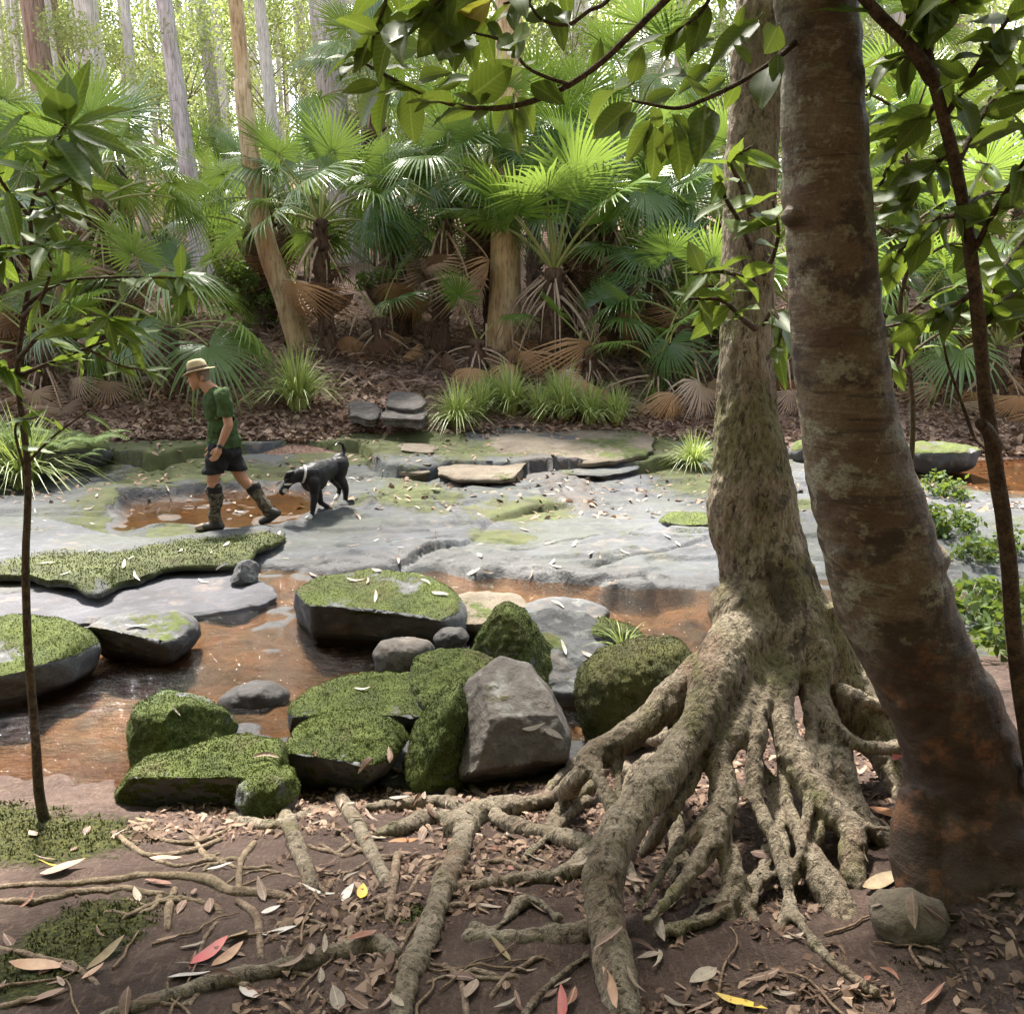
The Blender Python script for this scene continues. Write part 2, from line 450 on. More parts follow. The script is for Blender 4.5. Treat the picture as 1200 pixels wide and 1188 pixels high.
def mat_bark_lean():
    k = NT('smooth brown ringed bark')
    v = k.scaled((1, 1, 1))
    rings = k.noise(9, 4, 0.6, vec=k.scaled((0.5, 0.5, 4.2)), dist=0.8)
    patch = k.noise(3.0, 4, 0.6, vec=k.scaled((1, 1, 1.7)), dist=0.4); mid = k.noise(22, 5, 0.7); fine = k.noise(120, 3, 0.7)
    c = k.mix(k.step(patch, 0.35, 0.65), (0.085, 0.056, 0.035), (0.14, 0.11, 0.07))
    c = k.mix(k.math('MULTIPLY', k.step(k.noise(2.1, 4, 0.6), 0.5, 0.66), 0.55), c, (0.075, 0.085, 0.038))
    c = k.mix(k.math('MULTIPLY', k.step(rings, 0.56, 0.66), 0.4), c, (0.22, 0.185, 0.125))
    c = k.mix(k.math('MULTIPLY', k.step(k.noise(11, 5, 0.7, vec=k.scaled((0.6, 0.6, 2.6)), dist=0.5), 0.56, 0.62), 0.6), c, (0.20, 0.20, 0.14))
    c = k.mix(k.math('MULTIPLY', k.step(k.noise(6, 3, 0.6, vec=k.scaled((0.35, 0.35, 5.5)), dist=1.0), 0.60, 0.63), 0.7), c, (0.04, 0.03, 0.02))
    c = k.mix(k.math('MULTIPLY', k.step(k.noise(4, 7, 0.75, vec=k.scaled((1, 1, 1.4))), 0.50, 0.58), 0.85), c, (0.026, 0.019, 0.013))
    c = k.mix(k.math('MULTIPLY', k.step(k.noise(7.5, 6, 0.75, vec=k.scaled((1, 1, 1.2))), 0.53, 0.60), 0.85), c, (0.22, 0.215, 0.155))
    low = k.n('SeparateXYZ', {0: k.pos()}).outputs[2]
    lowf = k.step(k.math('ADD', low, k.math('MULTIPLY', k.math('SUBTRACT', k.noise(6, 4), 0.5), 0.7)), 1.55, 1.15)
    lc = k.mix(k.step(k.noise(11, 5, 0.7), 0.5, 0.68), (0.035, 0.02, 0.013), (0.16, 0.065, 0.027))
    c = k.mix(k.math('MULTIPLY', lowf, 0.9), c, lc)  # red-brown lower trunk; part of its darkness is shade put into the colour
    c = k.mix(k.math('MULTIPLY', k.step(fine, 0.55, 0.4), 0.4), c, (0.05, 0.03, 0.02))
    h = k.math('ADD', k.math('MULTIPLY', rings, 0.5), k.math('ADD', k.math('MULTIPLY', mid, 0.6), k.math('MULTIPLY', fine, 0.2)))
    return k.done(k.principled(c, 0.72, 0.35, k.bump(h, 0.8, 0.014)))
M_LEAN = mat_bark_lean()

def mat_bark(name, a, b, stain, streak=0.5, vs=0.12, sc=8.0):
    k = NT(name)
    v = k.scaled((1, 1, vs))
    s1 = k.noise(sc, 5, 0.65, vec=v); s2 = k.noise(sc * 4, 4, 0.7, vec=v); big = k.noise(0.9, 4, vec=k.scaled((1, 1, 0.5)))
    c = k.mix(k.step(s1, 0.35, 0.65), a, b)
    c = k.mix(k.math('MULTIPLY', k.step(big, 0.5, 0.68), streak), c, stain)
    c = k.mix(k.math('MULTIPLY', k.step(s2, 0.52, 0.36), 0.55), c, tuple(0.35 * q for q in a))
    return k.done(k.principled(c, 0.85, 0.2, k.bump(s2, 0.6, 0.03)))
M_GUM_PALE = mat_bark('pale lilac gum bark', (0.40, 0.355, 0.36), (0.60, 0.56, 0.56), (0.33, 0.23, 0.19), 0.5)
M_GUM_TAN = mat_bark('tan smooth gum bark', (0.42, 0.29, 0.16), (0.60, 0.46, 0.29), (0.30, 0.13, 0.06), 0.7, 0.2, 5)
M_GUM_BROWN = mat_bark('brown stringy bark', (0.20, 0.14, 0.10), (0.33, 0.25, 0.20), (0.13, 0.08, 0.06), 0.6)
M_GUM_WHITE = mat_bark('white gum bark', (0.56, 0.55, 0.52), (0.76, 0.75, 0.72), (0.38, 0.33, 0.28), 0.4)
M_BUSHSTEM = mat_bark('grey brown shrub stems', (0.16, 0.13, 0.10), (0.30, 0.26, 0.21), (0.2, 0.17, 0.13), 0.4, 1.0, 20)
M_STEM = mat_bark('dark sapling bark', (0.045, 0.03, 0.02), (0.11, 0.075, 0.045), (0.08, 0.08, 0.035), 0.5, 1.0, 30)
M_TWIG = mat_bark('dry twig bark', (0.16, 0.105, 0.065), (0.30, 0.21, 0.14), (0.10, 0.06, 0.04), 0.5, 1.0, 40)
M_PALMTRUNK = mat_bark('fibrous palm trunk', (0.06, 0.036, 0.025), (0.15, 0.095, 0.065), (0.035, 0.022, 0.016), 0.6, 0.25, 18)
M_ROOTLET = mat_bark('thin soil root bark', (0.14, 0.095, 0.065), (0.28, 0.21, 0.15), (0.10, 0.085, 0.04), 0.5, 1.0, 22)

def mat_leaf(name, a, b, back=None, trans=0.45, rough=0.42, spec=0.5, vein=None, obj_random=True, spots=0.0, hue=0.0, trans_col=None):
    k = NT(name)
    r = k.n('ObjectInfo').outputs['Random'] if obj_random else k.n('NewGeometry').outputs['Random Per Island']
    c = k.mix(r, a, b)
    oc = k.objco()
    if vein:
        s = k.n('SeparateXYZ', {0: oc}); ax = k.math('ABSOLUTE', s.outputs[0])
        mid = k.step(ax, 0.022, 0.008)
        side = k.n('TexWave', {'Vector': k.n('CombineXYZ', {0: k.math('SUBTRACT', s.outputs[1], k.math('MULTIPLY', ax, 0.9)), 1: 0.0, 2: 0.0}).outputs[0], 'Scale': 3.4, 'Distortion': 0.6}).outputs['Fac']
        c = k.mix(k.math('MULTIPLY', mid, 0.6), c, vein)
        c = k.mix(k.math('MULTIPLY', k.step(side, 0.85, 0.98), 0.3), c, vein)
    if spots:
        sp = k.n('VectorMath', {0: oc, 1: (1, 1, 1)}, operation='MULTIPLY').outputs[0]
        sp2 = k.n('VectorMath', {0: sp, 1: k.n('CombineXYZ', {0: k.math('MULTIPLY', r, 40), 1: k.math('MULTIPLY', r, 91), 2: 0.0}).outputs[0]}, operation='ADD').outputs[0]
        nz = k.noise(6, 4, 0.7, vec=sp2)
        c = k.mix(k.math('MULTIPLY', k.step(nz, 0.60, 0.70), spots), c, (0.10, 0.055, 0.02))
        c = k.mix(k.math('MULTIPLY', k.step(nz, 0.45, 0.3), spots * 0.6), c, tuple(min(1, q * 1.6) for q in b))
    p = k.principled(c, rough, spec)
    if trans_col is None:
        tc = k.mix(0.35, c, (0.35, 0.45, 0.03)) if trans > 0.2 else c
    else: tc = k.mix(0.6, c, trans_col)
    t = k.n('BsdfTranslucent', {'Color': tc}).outputs[0]
    return k.done(k.n('MixShader', {0: trans, 1: p, 2: t}).outputs[0])
M_LEAF = mat_leaf('broad glossy leaf', (0.035, 0.070, 0.014), (0.085, 0.125, 0.026), trans=0.40, spec=0.3, rough=0.5, vein=(0.19, 0.22, 0.07), spots=0.55)
M_LEAF_YELLOW = mat_leaf('yellowing leaf', (0.30, 0.22, 0.03), (0.20, 0.20, 0.04), trans=0.4, vein=(0.35, 0.3, 0.1), spots=0.7)
M_LEAF_LIGHT = mat_leaf('fresh sapling leaf', (0.045, 0.092, 0.016), (0.095, 0.15, 0.03), trans=0.42, spec=0.35, rough=0.5, vein=(0.22, 0.3, 0.08), spots=0.25)
M_FROND = mat_leaf('green palm frond', (0.06, 0.13, 0.04), (0.15, 0.235, 0.06), trans=0.42, rough=0.27, spec=0.7)
M_FROND_LIME = mat_leaf('lime palm frond', (0.085, 0.18, 0.03), (0.15, 0.25, 0.045), trans=0.46, rough=0.34)
M_FROND_DEAD = mat_leaf('dead palm frond', (0.30, 0.16, 0.075), (0.52, 0.34, 0.20), trans=0.18, rough=0.75, spec=0.2)
M_FROND_DARK = mat_leaf('old dark dead frond', (0.075, 0.043, 0.03), (0.17, 0.105, 0.07), trans=0.1, rough=0.85, spec=0.15)
M_FROND_PALE = mat_leaf('bleached dead frond', (0.36, 0.26, 0.19), (0.52, 0.41, 0.33), trans=0.2, rough=0.7, spec=0.3)
M_GUMLEAF = mat_leaf('gum foliage', (0.12, 0.165, 0.07), (0.30, 0.335, 0.15), trans=0.5, rough=0.45, obj_random=False)
M_SHRUBLEAF = mat_leaf('understorey foliage', (0.17, 0.22, 0.085), (0.38, 0.42, 0.19), trans=0.5, rough=0.5, obj_random=False)
M_LOWLEAF = mat_leaf('low shrub foliage', (0.06, 0.12, 0.025), (0.17, 0.24, 0.06), trans=0.45, rough=0.4, obj_random=False)
M_DARKLOWLEAF = mat_leaf('creekside plant foliage', (0.03, 0.06, 0.016), (0.085, 0.125, 0.04), trans=0.35, spec=0.25, rough=0.65, obj_random=False)
M_GRASS = mat_leaf('tussock blades', (0.20, 0.29, 0.07), (0.46, 0.50, 0.20), trans=0.35, rough=0.45, obj_random=False)
M_FERN = mat_leaf('fern fronds', (0.09, 0.17, 0.03), (0.19, 0.28, 0.06), trans=0.45, rough=0.55, obj_random=False)
def mat_moss(name, lo, hi, dry):
    k = NT(name); r = k.n('NewGeometry').outputs['Random Per Island']
    c = k.mix(k.step(k.noise(4.5, 5, 0.65), 0.35, 0.65), lo, hi)
    c = k.mix(k.math('MULTIPLY', r, 0.5), c, tuple(0.5 * q for q in lo))
    c = k.mix(k.math('MULTIPLY', k.step(k.noise(9, 4, 0.7), 0.55, 0.7), 0.6), c, dry)
    return k.done(k.n('MixShader', {0: 0.25, 1: k.principled(c, 0.85, 0.1), 2: k.n('BsdfTranslucent', {'Color': c}).outputs[0]}).outputs[0])
M_MOSSFUZZ = mat_moss('moss tufts', (0.020, 0.032, 0.007), (0.088, 0.110, 0.020), (0.065, 0.055, 0.022))
M_MOSSFUZZ_DARK = mat_moss('dark moss tufts', (0.018, 0.022, 0.006), (0.085, 0.088, 0.022), (0.07, 0.055, 0.025))
M_CRUMBS = mat_leaf('crumbled leaf bits', (0.06, 0.035, 0.025), (0.24, 0.155, 0.11), trans=0.1, rough=0.8, spec=0.2, obj_random=False)
M_LITTER = mat_leaf('loose leaf litter', (0.13, 0.08, 0.055), (0.34, 0.235, 0.165), trans=0.12, rough=0.7, spec=0.3, obj_random=False)
def mat_fallen(name, stops):
    k = NT(name)
    r = k.n('ObjectInfo').outputs['Random']
    c = k.ramp(r, stops, 'CONSTANT')
    oc = k.objco(); s = k.n('SeparateXYZ', {0: oc}); ax = k.math('ABSOLUTE', s.outputs[0])
    shift = k.n('VectorMath', {0: oc, 1: k.n('CombineXYZ', {0: k.math('MULTIPLY', r, 53), 1: k.math('MULTIPLY', r, 29), 2: 0.0}).outputs[0]}, operation='ADD').outputs[0]
    nz = k.noise(5, 5, 0.7, vec=shift)
    c = k.mix(k.math('MULTIPLY', k.step(nz, 0.52, 0.66), 0.5), c, (0.12, 0.06, 0.035))
    c = k.mix(k.math('MULTIPLY', k.step(ax, 0.02, 0.006), 0.5), c, (0.5, 0.4, 0.3))
    return k.done(k.n('MixShader', {0: 0.12, 1: k.principled(c, 0.5, 0.45, k.bump(nz, 0.4, 0.02)), 2: k.n('BsdfTranslucent', {'Color': c}).outputs[0]}).outputs[0])
M_FALLEN = mat_fallen('fallen leaves', [(0, (0.18, 0.105, 0.07)), (0.2, (0.27, 0.19, 0.14)), (0.38, (0.12, 0.062, 0.04)), (0.56, (0.32, 0.25, 0.20)), (0.66, (0.22, 0.09, 0.055)), (0.78, (0.24, 0.195, 0.15)), (0.92, (0.40, 0.33, 0.25))])
M_FALLEN_PALE = mat_fallen('bleached fallen leaves', [(0, (0.40, 0.33, 0.27)), (0.3, (0.50, 0.46, 0.42)), (0.6, (0.32, 0.22, 0.16)), (0.85, (0.42, 0.36, 0.22))])
def mat_plain(name, c, rough=0.7, spec=0.3, c2=None, sc=30, bump=0.3, bd=0.004, **kw):
    k = NT(name); nz = k.noise(sc, 4, 0.65)
    col = k.mix(k.step(nz, 0.3, 0.7), c, c2 or tuple(q * 0.7 for q in c))
    return k.done(k.principled(col, rough, spec, k.bump(nz, bump, bd), **kw))
M_LEAF_PINK = mat_plain('pink fallen leaf', (0.55, 0.12, 0.14), 0.4, 0.5, (0.42, 0.16, 0.13))
M_LEAF_GOLD = mat_plain('yellow fallen leaf', (0.62, 0.42, 0.05), 0.45, 0.4, (0.5, 0.36, 0.12))
M_LEAF_WHITE = mat_plain('bleached white leaf', (0.50, 0.46, 0.43), 0.55, 0.3, (0.36, 0.31, 0.27))
M_LEAF_RUST = mat_plain('rust orange leaf', (0.42, 0.19, 0.08), 0.5, 0.4, (0.3, 0.12, 0.05))
M_LEAF_RED = mat_plain('red leaf', (0.33, 0.06, 0.045), 0.45, 0.4)
M_LEAF_PEACH = mat_plain('peach fallen leaf', (0.42, 0.27, 0.175), 0.55, 0.3, (0.33, 0.19, 0.12))
M_LEAF_TAN = mat_plain('tan broad leaf', (0.24, 0.185, 0.10), 0.6, 0.3, (0.18, 0.12, 0.06))
M_PETIOLE = mat_plain('green frond stalk', (0.20, 0.24, 0.07), 0.5, 0.4, (0.28, 0.27, 0.10))
M_PETIOLE_DEAD = mat_plain('dead frond stalk', (0.28, 0.19, 0.13), 0.8, 0.2, (0.45, 0.36, 0.28))
M_SKIN = mat_plain('skin', (0.36, 0.195, 0.12), 0.55, 0.35, (0.34, 0.165, 0.10), 25, 0.15, 0.003)
M_SHIRT = mat_plain('green cotton shirt', (0.045, 0.072, 0.024), 0.9, 0.15, (0.03, 0.05, 0.018), 12, 0.5, 0.03)
M_SHORTS = mat_plain('black shorts', (0.008, 0.008, 0.009), 0.85, 0.2, (0.016, 0.015, 0.015), 14, 0.5, 0.03)
def mat_camo():
    k = NT('camouflage gaiter'); nz = k.noise(16, 3, 0.5, dist=0.5)
    c = k.ramp(nz, [(0, (0.028, 0.022, 0.017)), (0.46, (0.10, 0.085, 0.06)), (0.54, (0.045, 0.032, 0.022)), (0.62, (0.17, 0.145, 0.105))], 'CONSTANT')
    return k.done(k.principled(c, 0.85, 0.2, k.bump(k.noise(30), 0.4, 0.01)))
M_GAITER = mat_camo()
M_GAITER_DARK = mat_plain('dark gaiter panel', (0.016, 0.014, 0.014), 0.8, 0.2)
M_BOOT = mat_plain('black wet boot', (0.018, 0.016, 0.015), 0.45, 0.4, (0.035, 0.03, 0.025))
M_TOE = mat_plain('muddy tan boot toe', (0.26, 0.21, 0.16), 0.7, 0.2)
M_HAT = mat_plain('woven straw', (0.36, 0.29, 0.17), 0.8, 0.2, (0.26, 0.21, 0.125), 90, 0.6, 0.006)
M_HATBAND = mat_plain('hat band', (0.09, 0.07, 0.055), 0.8, 0.2)
M_WATCH = mat_plain('black watch', (0.012, 0.012, 0.013), 0.3, 0.5)
M_HAIR = mat_plain('short grey hair', (0.12, 0.085, 0.065), 0.8, 0.2, (0.2, 0.15, 0.12), 80, 0.6, 0.006)
M_EYE = mat_plain('dark eye', (0.01, 0.008, 0.007), 0.15, 0.5)
def mat_fur():
    k = NT('short black fur')
    sep = k.n('SeparateColor', {'Color': k.n('Attribute', attribute_name='mask').outputs['Color']})
    nz = k.noise(60, 4, 0.7, vec=k.scaled((1, 2, 2)))
    c = k.mix(nz, (0.006, 0.006, 0.007), (0.022, 0.021, 0.022))
    wf = k.step(k.math('ADD', sep.outputs[0], k.math('MULTIPLY', k.math('SUBTRACT', nz, 0.5), 0.4)), 0.4, 0.6)
    c = k.mix(wf, c, (0.62, 0.58, 0.54))
    tf = k.step(k.math('ADD', sep.outputs[1], k.math('MULTIPLY', k.math('SUBTRACT', nz, 0.5), 0.4)), 0.4, 0.6)
    c = k.mix(tf, c, (0.20, 0.14, 0.09))
    return k.done(k.principled(c, 0.5, 0.2, k.bump(nz, 0.3, 0.006)))
M_FUR = mat_fur()
M_COLLAR = mat_plain('pale collar webbing', (0.55, 0.53, 0.52), 0.6, 0.3)

# ------------------------------------------------------------------ the ground
def px_line(pts, z):
    P = np.array([G(a, b, z) for a, b in pts]); o = np.argsort(P[:, 0]); return P[o, 0], P[o, 1]
L1 = px_line([(150, 668), (250, 660), (345, 657), (400, 665), (472, 658), (548, 631), (578, 605), (636, 594), (703, 588), (800, 600)], 0.1)
L2 = px_line([(-300, 545), (0, 556), (120, 536), (180, 545), (250, 538), (340, 529), (420, 531), (450, 553), (600, 550), (700, 546), (760, 541), (860, 522), (1000, 520), (1400, 515)], 0.28)
L3 = px_line([(-300, 505), (0, 512), (110, 503), (250, 506), (330, 500), (420, 503), (520, 492), (640, 500), (760, 492), (900, 492), (1300, 488)], 0.45)
CHAN = [G(a, b, 0.0)[:2] for a, b in [(-260, 940), (0, 945), (150, 945), (330, 915), (480, 850), (690, 870), (860, 770), (1010, 745), (1010, 704), (930, 694), (850, 689), (760, 688), (690, 683), (640, 679), (592, 667), (555, 676), (520, 664), (470, 670), (400, 676), (340, 668), (300, 684), (150, 694), (0, 704), (-260, 716)]]
POOL2 = [G(a, b, 0.12)[:2] for a, b in [(120, 605), (150, 588), (200, 580), (270, 572), (330, 566), (372, 578), (356, 596), (330, 610), (290, 620), (200, 620), (150, 616)]]
POOL3 = [G(a, b, 0.16)[:2] for a, b in [(1010, 560), (1030, 545), (1090, 538), (1190, 536), (1300, 540), (1300, 585), (1180, 572), (1080, 562)]]
WET4 = [G(a, b, 0.2)[:2] for a, b in [(590, 548), (640, 545), (700, 552), (705, 585), (640, 592), (590, 596), (640, 575)]]

def pl_dist(x, y, P):
    d = np.full(np.shape(x), 9.0)
    lo, hi = P.min(0) - 0.5, P.max(0) + 0.5
    m = (x > lo[0]) & (x < hi[0]) & (y > lo[1]) & (y < hi[1])
    if not m.any(): return d
    X, Y = x[m], y[m]; X = X + 0.05 * fb2(X, Y, 3.5, 3, 15); Y = Y + 0.05 * fb2(X, Y, 3.5, 3, 16)
    b = np.full(X.shape, 9.0)
    for (ax, ay), (bx, by) in zip(P[:-1], P[1:]):
        ex, ey = bx - ax, by - ay; t = np.clip(((X - ax) * ex + (Y - ay) * ey) / (ex * ex + ey * ey), 0, 1)
        b = np.minimum(b, np.hypot(X - ax - ex * t, Y - ay - ey * t))
    d[m] = b; return d
CRACKS = [np.array([G(a, b, 0.2)[:2] for a, b in q]) for q in [
    [(395, 622), (470, 627), (530, 612)], [(430, 592), (455, 580), (500, 572), (545, 560), (620, 556)], [(575, 614), (640, 622), (705, 612), (760, 618)], [(690, 645), (780, 632), (860, 612)], [(350, 602), (400, 588), (450, 582)],
    [(380, 641), (330, 645), (250, 640)], [(940, 560), (1000, 577), (1060, 572)], [(60, 560), (130, 572), (200, 560), (240, 556)], [(330, 552), (400, 560), (450, 553)], [(180, 545), (205, 562)], [(800, 580), (860, 570), (940, 580)], [(620, 650), (690, 660), (760, 655)], [(270, 520), (330, 515), (420, 518)], [(60, 530), (130, 520), (240, 524)]]]
def creek_h(x, y, full=True):
    x = np.asarray(x, float); y = np.asarray(y, float)
    x0_, y0_ = x, y
    z = 0.028 * np.clip(y - 6.9, -1, 99) + 0.012
    n = fb2(x, y, 0.55, 4, 3)
    z = z + 0.035 * n * sstep(7, 9, y)
    f = np.interp(x, *L1) + 0.05 * fb2(x, y, 2.5, 3, 5)
    d = y - f
    h1 = np.interp(x, [-9.0, -3.4, -2.4, -1.2, 0.0, 1.0, 1.8], [0.07, 0.08, 0.09, 0.10, 0.075, 0.03, 0.0])
    h1 = h1 * np.clip(0.75 + 1.1 * fb2(x, y, 1.1, 3, 27), 0.15, 1.6)
    z = z + h1 * sstep(0, 0.08 + 0.10 * np.clip(fb2(x, y, 0.9, 2, 28), 0, 1), d) - (0.02 + h1 * 0.6) * (h1 > 0.01) * np.exp(-((d + 0.02) / 0.035) ** 2)
    f = np.interp(x, *L2) + 0.12 * fb2(x, y, 1.6, 4, 6)
    d = y - f
    z = z + 0.15 * sstep(0, 0.05, d) - 0.06 * np.exp(-((d + 0.02) / 0.05) ** 2)
    f = np.interp(x, *L3) + 0.18 * fb2(x, y, 1.3, 4, 8)
    d = y - f
    z = z + 0.12 * sstep(0, 0.06, d) - 0.05 * np.exp(-((d + 0.02) / 0.05) ** 2)
    # low scoured ridges and hollows along the bedding
    z = z + 0.018 * fb2(x * 0.5, y * 1.7, 2.2, 4, 12) + 0.006 * fb2(x, y, 9, 3, 13)
    for q in CRACKS:
        dd = pl_dist(x, y, q) 
        z = z - 0.05 * np.exp(-(dd / 0.028) ** 2) + 0.012 * sstep(0.25, 0.0, dd)
    tn = fb2(x * 0.55, y * 1.35, 0.85, 5, 29)
    z = z + 0.035 * sstep(0.0, 0.035, tn) + 0.03 * sstep(0.22, 0.25, tn) + 0.03 * sstep(-0.25, -0.22, tn) - 0.03
    wob = 0.10 * fb2(x, y, 2.2, 4, 9)
    dc = sdf_poly(x, y, CHAN) + wob
    bed = -0.06 - 0.10 * sstep(-1.4, -1.9, x) * sstep(5.2, 4.6, y) - 0.09 * sstep(-0.2, 0.5, x) + 0.16 * fb2(x, y, 1.7, 5, 21) + 0.03 * fb2(x, y, 6, 3, 22)
    k = sstep(0.02, -0.22, dc); z = z * (1 - k) + bed * k
    d2 = sdf_poly(x, y, POOL2) + wob * 0.8 + 0.30 * fb2(x, y, 1.7, 4, 19)
    k = sstep(0.10, -0.16, d2); z = z * (1 - k) + (0.085 + 0.05 * fb2(x, y, 3.0, 4, 17)) * k
    d3 = sdf_poly(x, y, POOL3) + wob * 0.8 + 0.25 * fb2(x, y, 1.5, 4, 18)
    k = sstep(0.12, -0.2, d3); z = z * (1 - k) + 0.10 * k
    if full: return z, dc, d2, d3
    return z
def creek_z(x, y): return creek_h(x, y, False)

def far_z(x, y, rough=True):
    x = np.asarray(x, float); y = np.asarray(y, float)
    edge = 13.2 + 0.5 * np.sin(x * 0.5 + 1.0) - 0.035 * np.minimum(x, 0) + 0.17 * np.clip(x - 1.5, 0, 8)
    yy = y - edge
    z = 0.42 + np.interp(yy, [-2, 0, 1.5, 3.3, 7, 17, 37, 107, 300], [-0.6, 0.0, 0.45, 0.95, 1.75, 4.0, 8.6, 17, 24])
    z = z + 0.02 * np.clip(-x - 3, 0, 30) * sstep(2, 10, yy) + 0.035 * np.clip(x - 4, 0, 30) * sstep(2, 10, yy)
    z = z + 0.25 * fb2(x, y, 0.22, 4, 31) * sstep(1, 8, yy)
    if rough: z = z + 0.05 * fb2(x, y, 2.0, 4, 32) * sstep(-0.2, 1, yy)
    return z
def edge_y(x): return np.interp(x, [-4, -2.4, -1, -0.2, 0.3, 0.9, 1.6, 3, 6], [4.1, 3.95, 3.85, 3.95, 4.2, 4.75, 5.15, 5.4, 5.6])
TREE_XY = (1.02, 3.28)
def bank_z(x, y, rough=True):
    x = np.asarray(x, float); y = np.asarray(y, float)
    t = np.clip((y - 1.7) / (edge_y(x) - 1.7), -0.6, 1.6)
    z = 0.62 - 0.60 * np.sign(t) * np.abs(t) ** 1.25
    z = np.where(t > 1, 0.02 - 0.55 * (t - 1), z)
    z = z + 0.10 * sstep(0.4, 1.6, x) * sstep(1.2, 0.8, t)
    z = z + 0.10 * np.exp(-(((x - TREE_XY[0]) / 0.55) ** 2 + ((y - TREE_XY[1]) / 0.5) ** 2))
    z = z + 0.17 * np.exp(-(((x - 1.5) / 0.35) ** 2 + ((y - 2.5) / 0.4) ** 2))
    if rough: z = z + 0.03 * fb2(x, y, 2.4, 4, 41) + 0.012 * fb2(x, y, 11, 3, 42) + 0.006 * fb2(x, y, 38, 2, 43)
    return z
_gx, _gy = np.arange(-9.4, 9.4, 0.04), np.arange(1.0, 16.0, 0.04)
_GZ = None
def any_z(x, y):
    global _GZ
    if _GZ is None:
        X, Y = np.meshgrid(_gx, _gy)
        _GZ = np.maximum(np.maximum(creek_z(X, Y), np.where(Y < 7, bank_z(X, Y), -9)), np.where(Y > 12.0, far_z(X, Y), -9))
    x = np.asarray(x, float); y = np.asarray(y, float)
    fx = np.clip((x - _gx[0]) / 0.04, 0, len(_gx) - 1.001); fy = np.clip((y - _gy[0]) / 0.04, 0, len(_gy) - 1.001)
    i, j = fx.astype(int), fy.astype(int); u, v = fx - i, fy - j
    z = (_GZ[j, i] * (1 - u) + _GZ[j, i + 1] * u) * (1 - v) + (_GZ[j + 1, i] * (1 - u) + _GZ[j + 1, i + 1] * u) * v
    return np.where(y > 15.9, far_z(x, y, False), z)
def root_z(x, y):
    return bank_z(x, y, False) + 0.015 + 0.57 * np.exp(-(((x - TREE_XY[0]) / 0.50) ** 2 + ((y - TREE_XY[1]) / 0.55) ** 2))

def grid_mesh(name, xs, ys, zf, mat, mask=None):
    X, Y = np.meshgrid(xs, ys)
    Z = zf(X, Y)
    ex = None
    if isinstance(Z, tuple): Z, *ex = Z
    V = np.column_stack([X.ravel(), Y.ravel(), Z.ravel()])
    nx, ny = len(xs), len(ys)
    i = np.arange(ny - 1)[:, None] * nx; j = np.arange(nx - 1)[None]
    F = np.stack([i + j, i + j + 1, i + nx + j + 1, i + nx + j], -1).reshape(-1, 4)
    mk = mask(X, Y, Z, ex) if mask else None
    me = mesh_from(name, V, F, True, [mat], masks=mk)
    return kind(obj(name, me), 'structure')

def creek_mask(X, Y, Z, ex):
    dc, d2, d3 = ex
    m = 0.24 + 0.80 * fb2(X, Y, 0.9, 5, 51)
    m = m + 0.20 * sstep(-1.5, -3.5, X) * sstep(6.4, 7.2, Y) + 0.16 * sstep(9.5, 12.5, Y) - 0.12 * sstep(1.0, 0.0, np.abs(Y - 8.0)) * sstep(-0.5, 0.4, X)
    m = np.where((dc < 0.12) | (d2 < 0.03) | (d3 < 0.03), 0, m)
    wet = np.maximum(sstep(0.45, 0.05, dc), np.maximum(sstep(0.15, 0.0, d2), sstep(0.2, 0.0, d3)))
    d4 = sdf_poly(X, Y, WET4) + 0.15 * fb2(X, Y, 3, 3, 52)
    wet = np.maximum(wet, sstep(0.12, -0.05, d4) * 0.8)
    oc = np.maximum(sstep(0.05, -0.10, dc) * 0.85, np.maximum(sstep(0.1, -0.12, d2) * 0.62, sstep(0.05, -0.1, d3)))
    oc = oc * np.where(dc < 0.05, 0.35 + 0.65 * sstep(0.02, -0.03, Z), 1.0)
    oc = np.maximum(oc, sstep(0.0, -0.15, d4) * 0.45)
    return np.stack([m.ravel(), wet.ravel(), oc.ravel()], -1)
grid_mesh('creek_bed', np.arange(-9.5, 9.5, 0.034), np.concatenate([np.arange(3.0, 9.0, 0.026), np.arange(9.0, 15.9, 0.037)]), creek_h, M_SLAB, creek_mask)

def bank_mask(X, Y, Z, ex):
    m = 0.05 + 0.22 * fb2(X, Y, 1.6, 4, 61)
    for (px, py, r, a) in [(70, 985, 0.33, 0.8), (110, 1080, 0.22, 0.75), (20, 1150, 0.22, 0.6), (1180, 990, 0.25, 0.6), (480, 1070, 0.10, 0.7), (300, 960, 0.12, 0.6), (1080, 1130, 0.25, 0.3), (-60, 960, 0.4, 0.8)]:
        c = on(px, py, lambda a_, b_: bank_z(a_, b_, False))
        m = m + a * np.exp(-(((X - c[0]) ** 2 + (Y - c[1]) ** 2) / r ** 2))
    return np.stack([m.ravel(), 0 * m.ravel(), 0 * m.ravel()], -1)
grid_mesh('near_bank', np.arange(-4.2, 4.6, 0.019), np.arange(0.2, 6.2, 0.019), bank_z, M_SOIL, bank_mask)

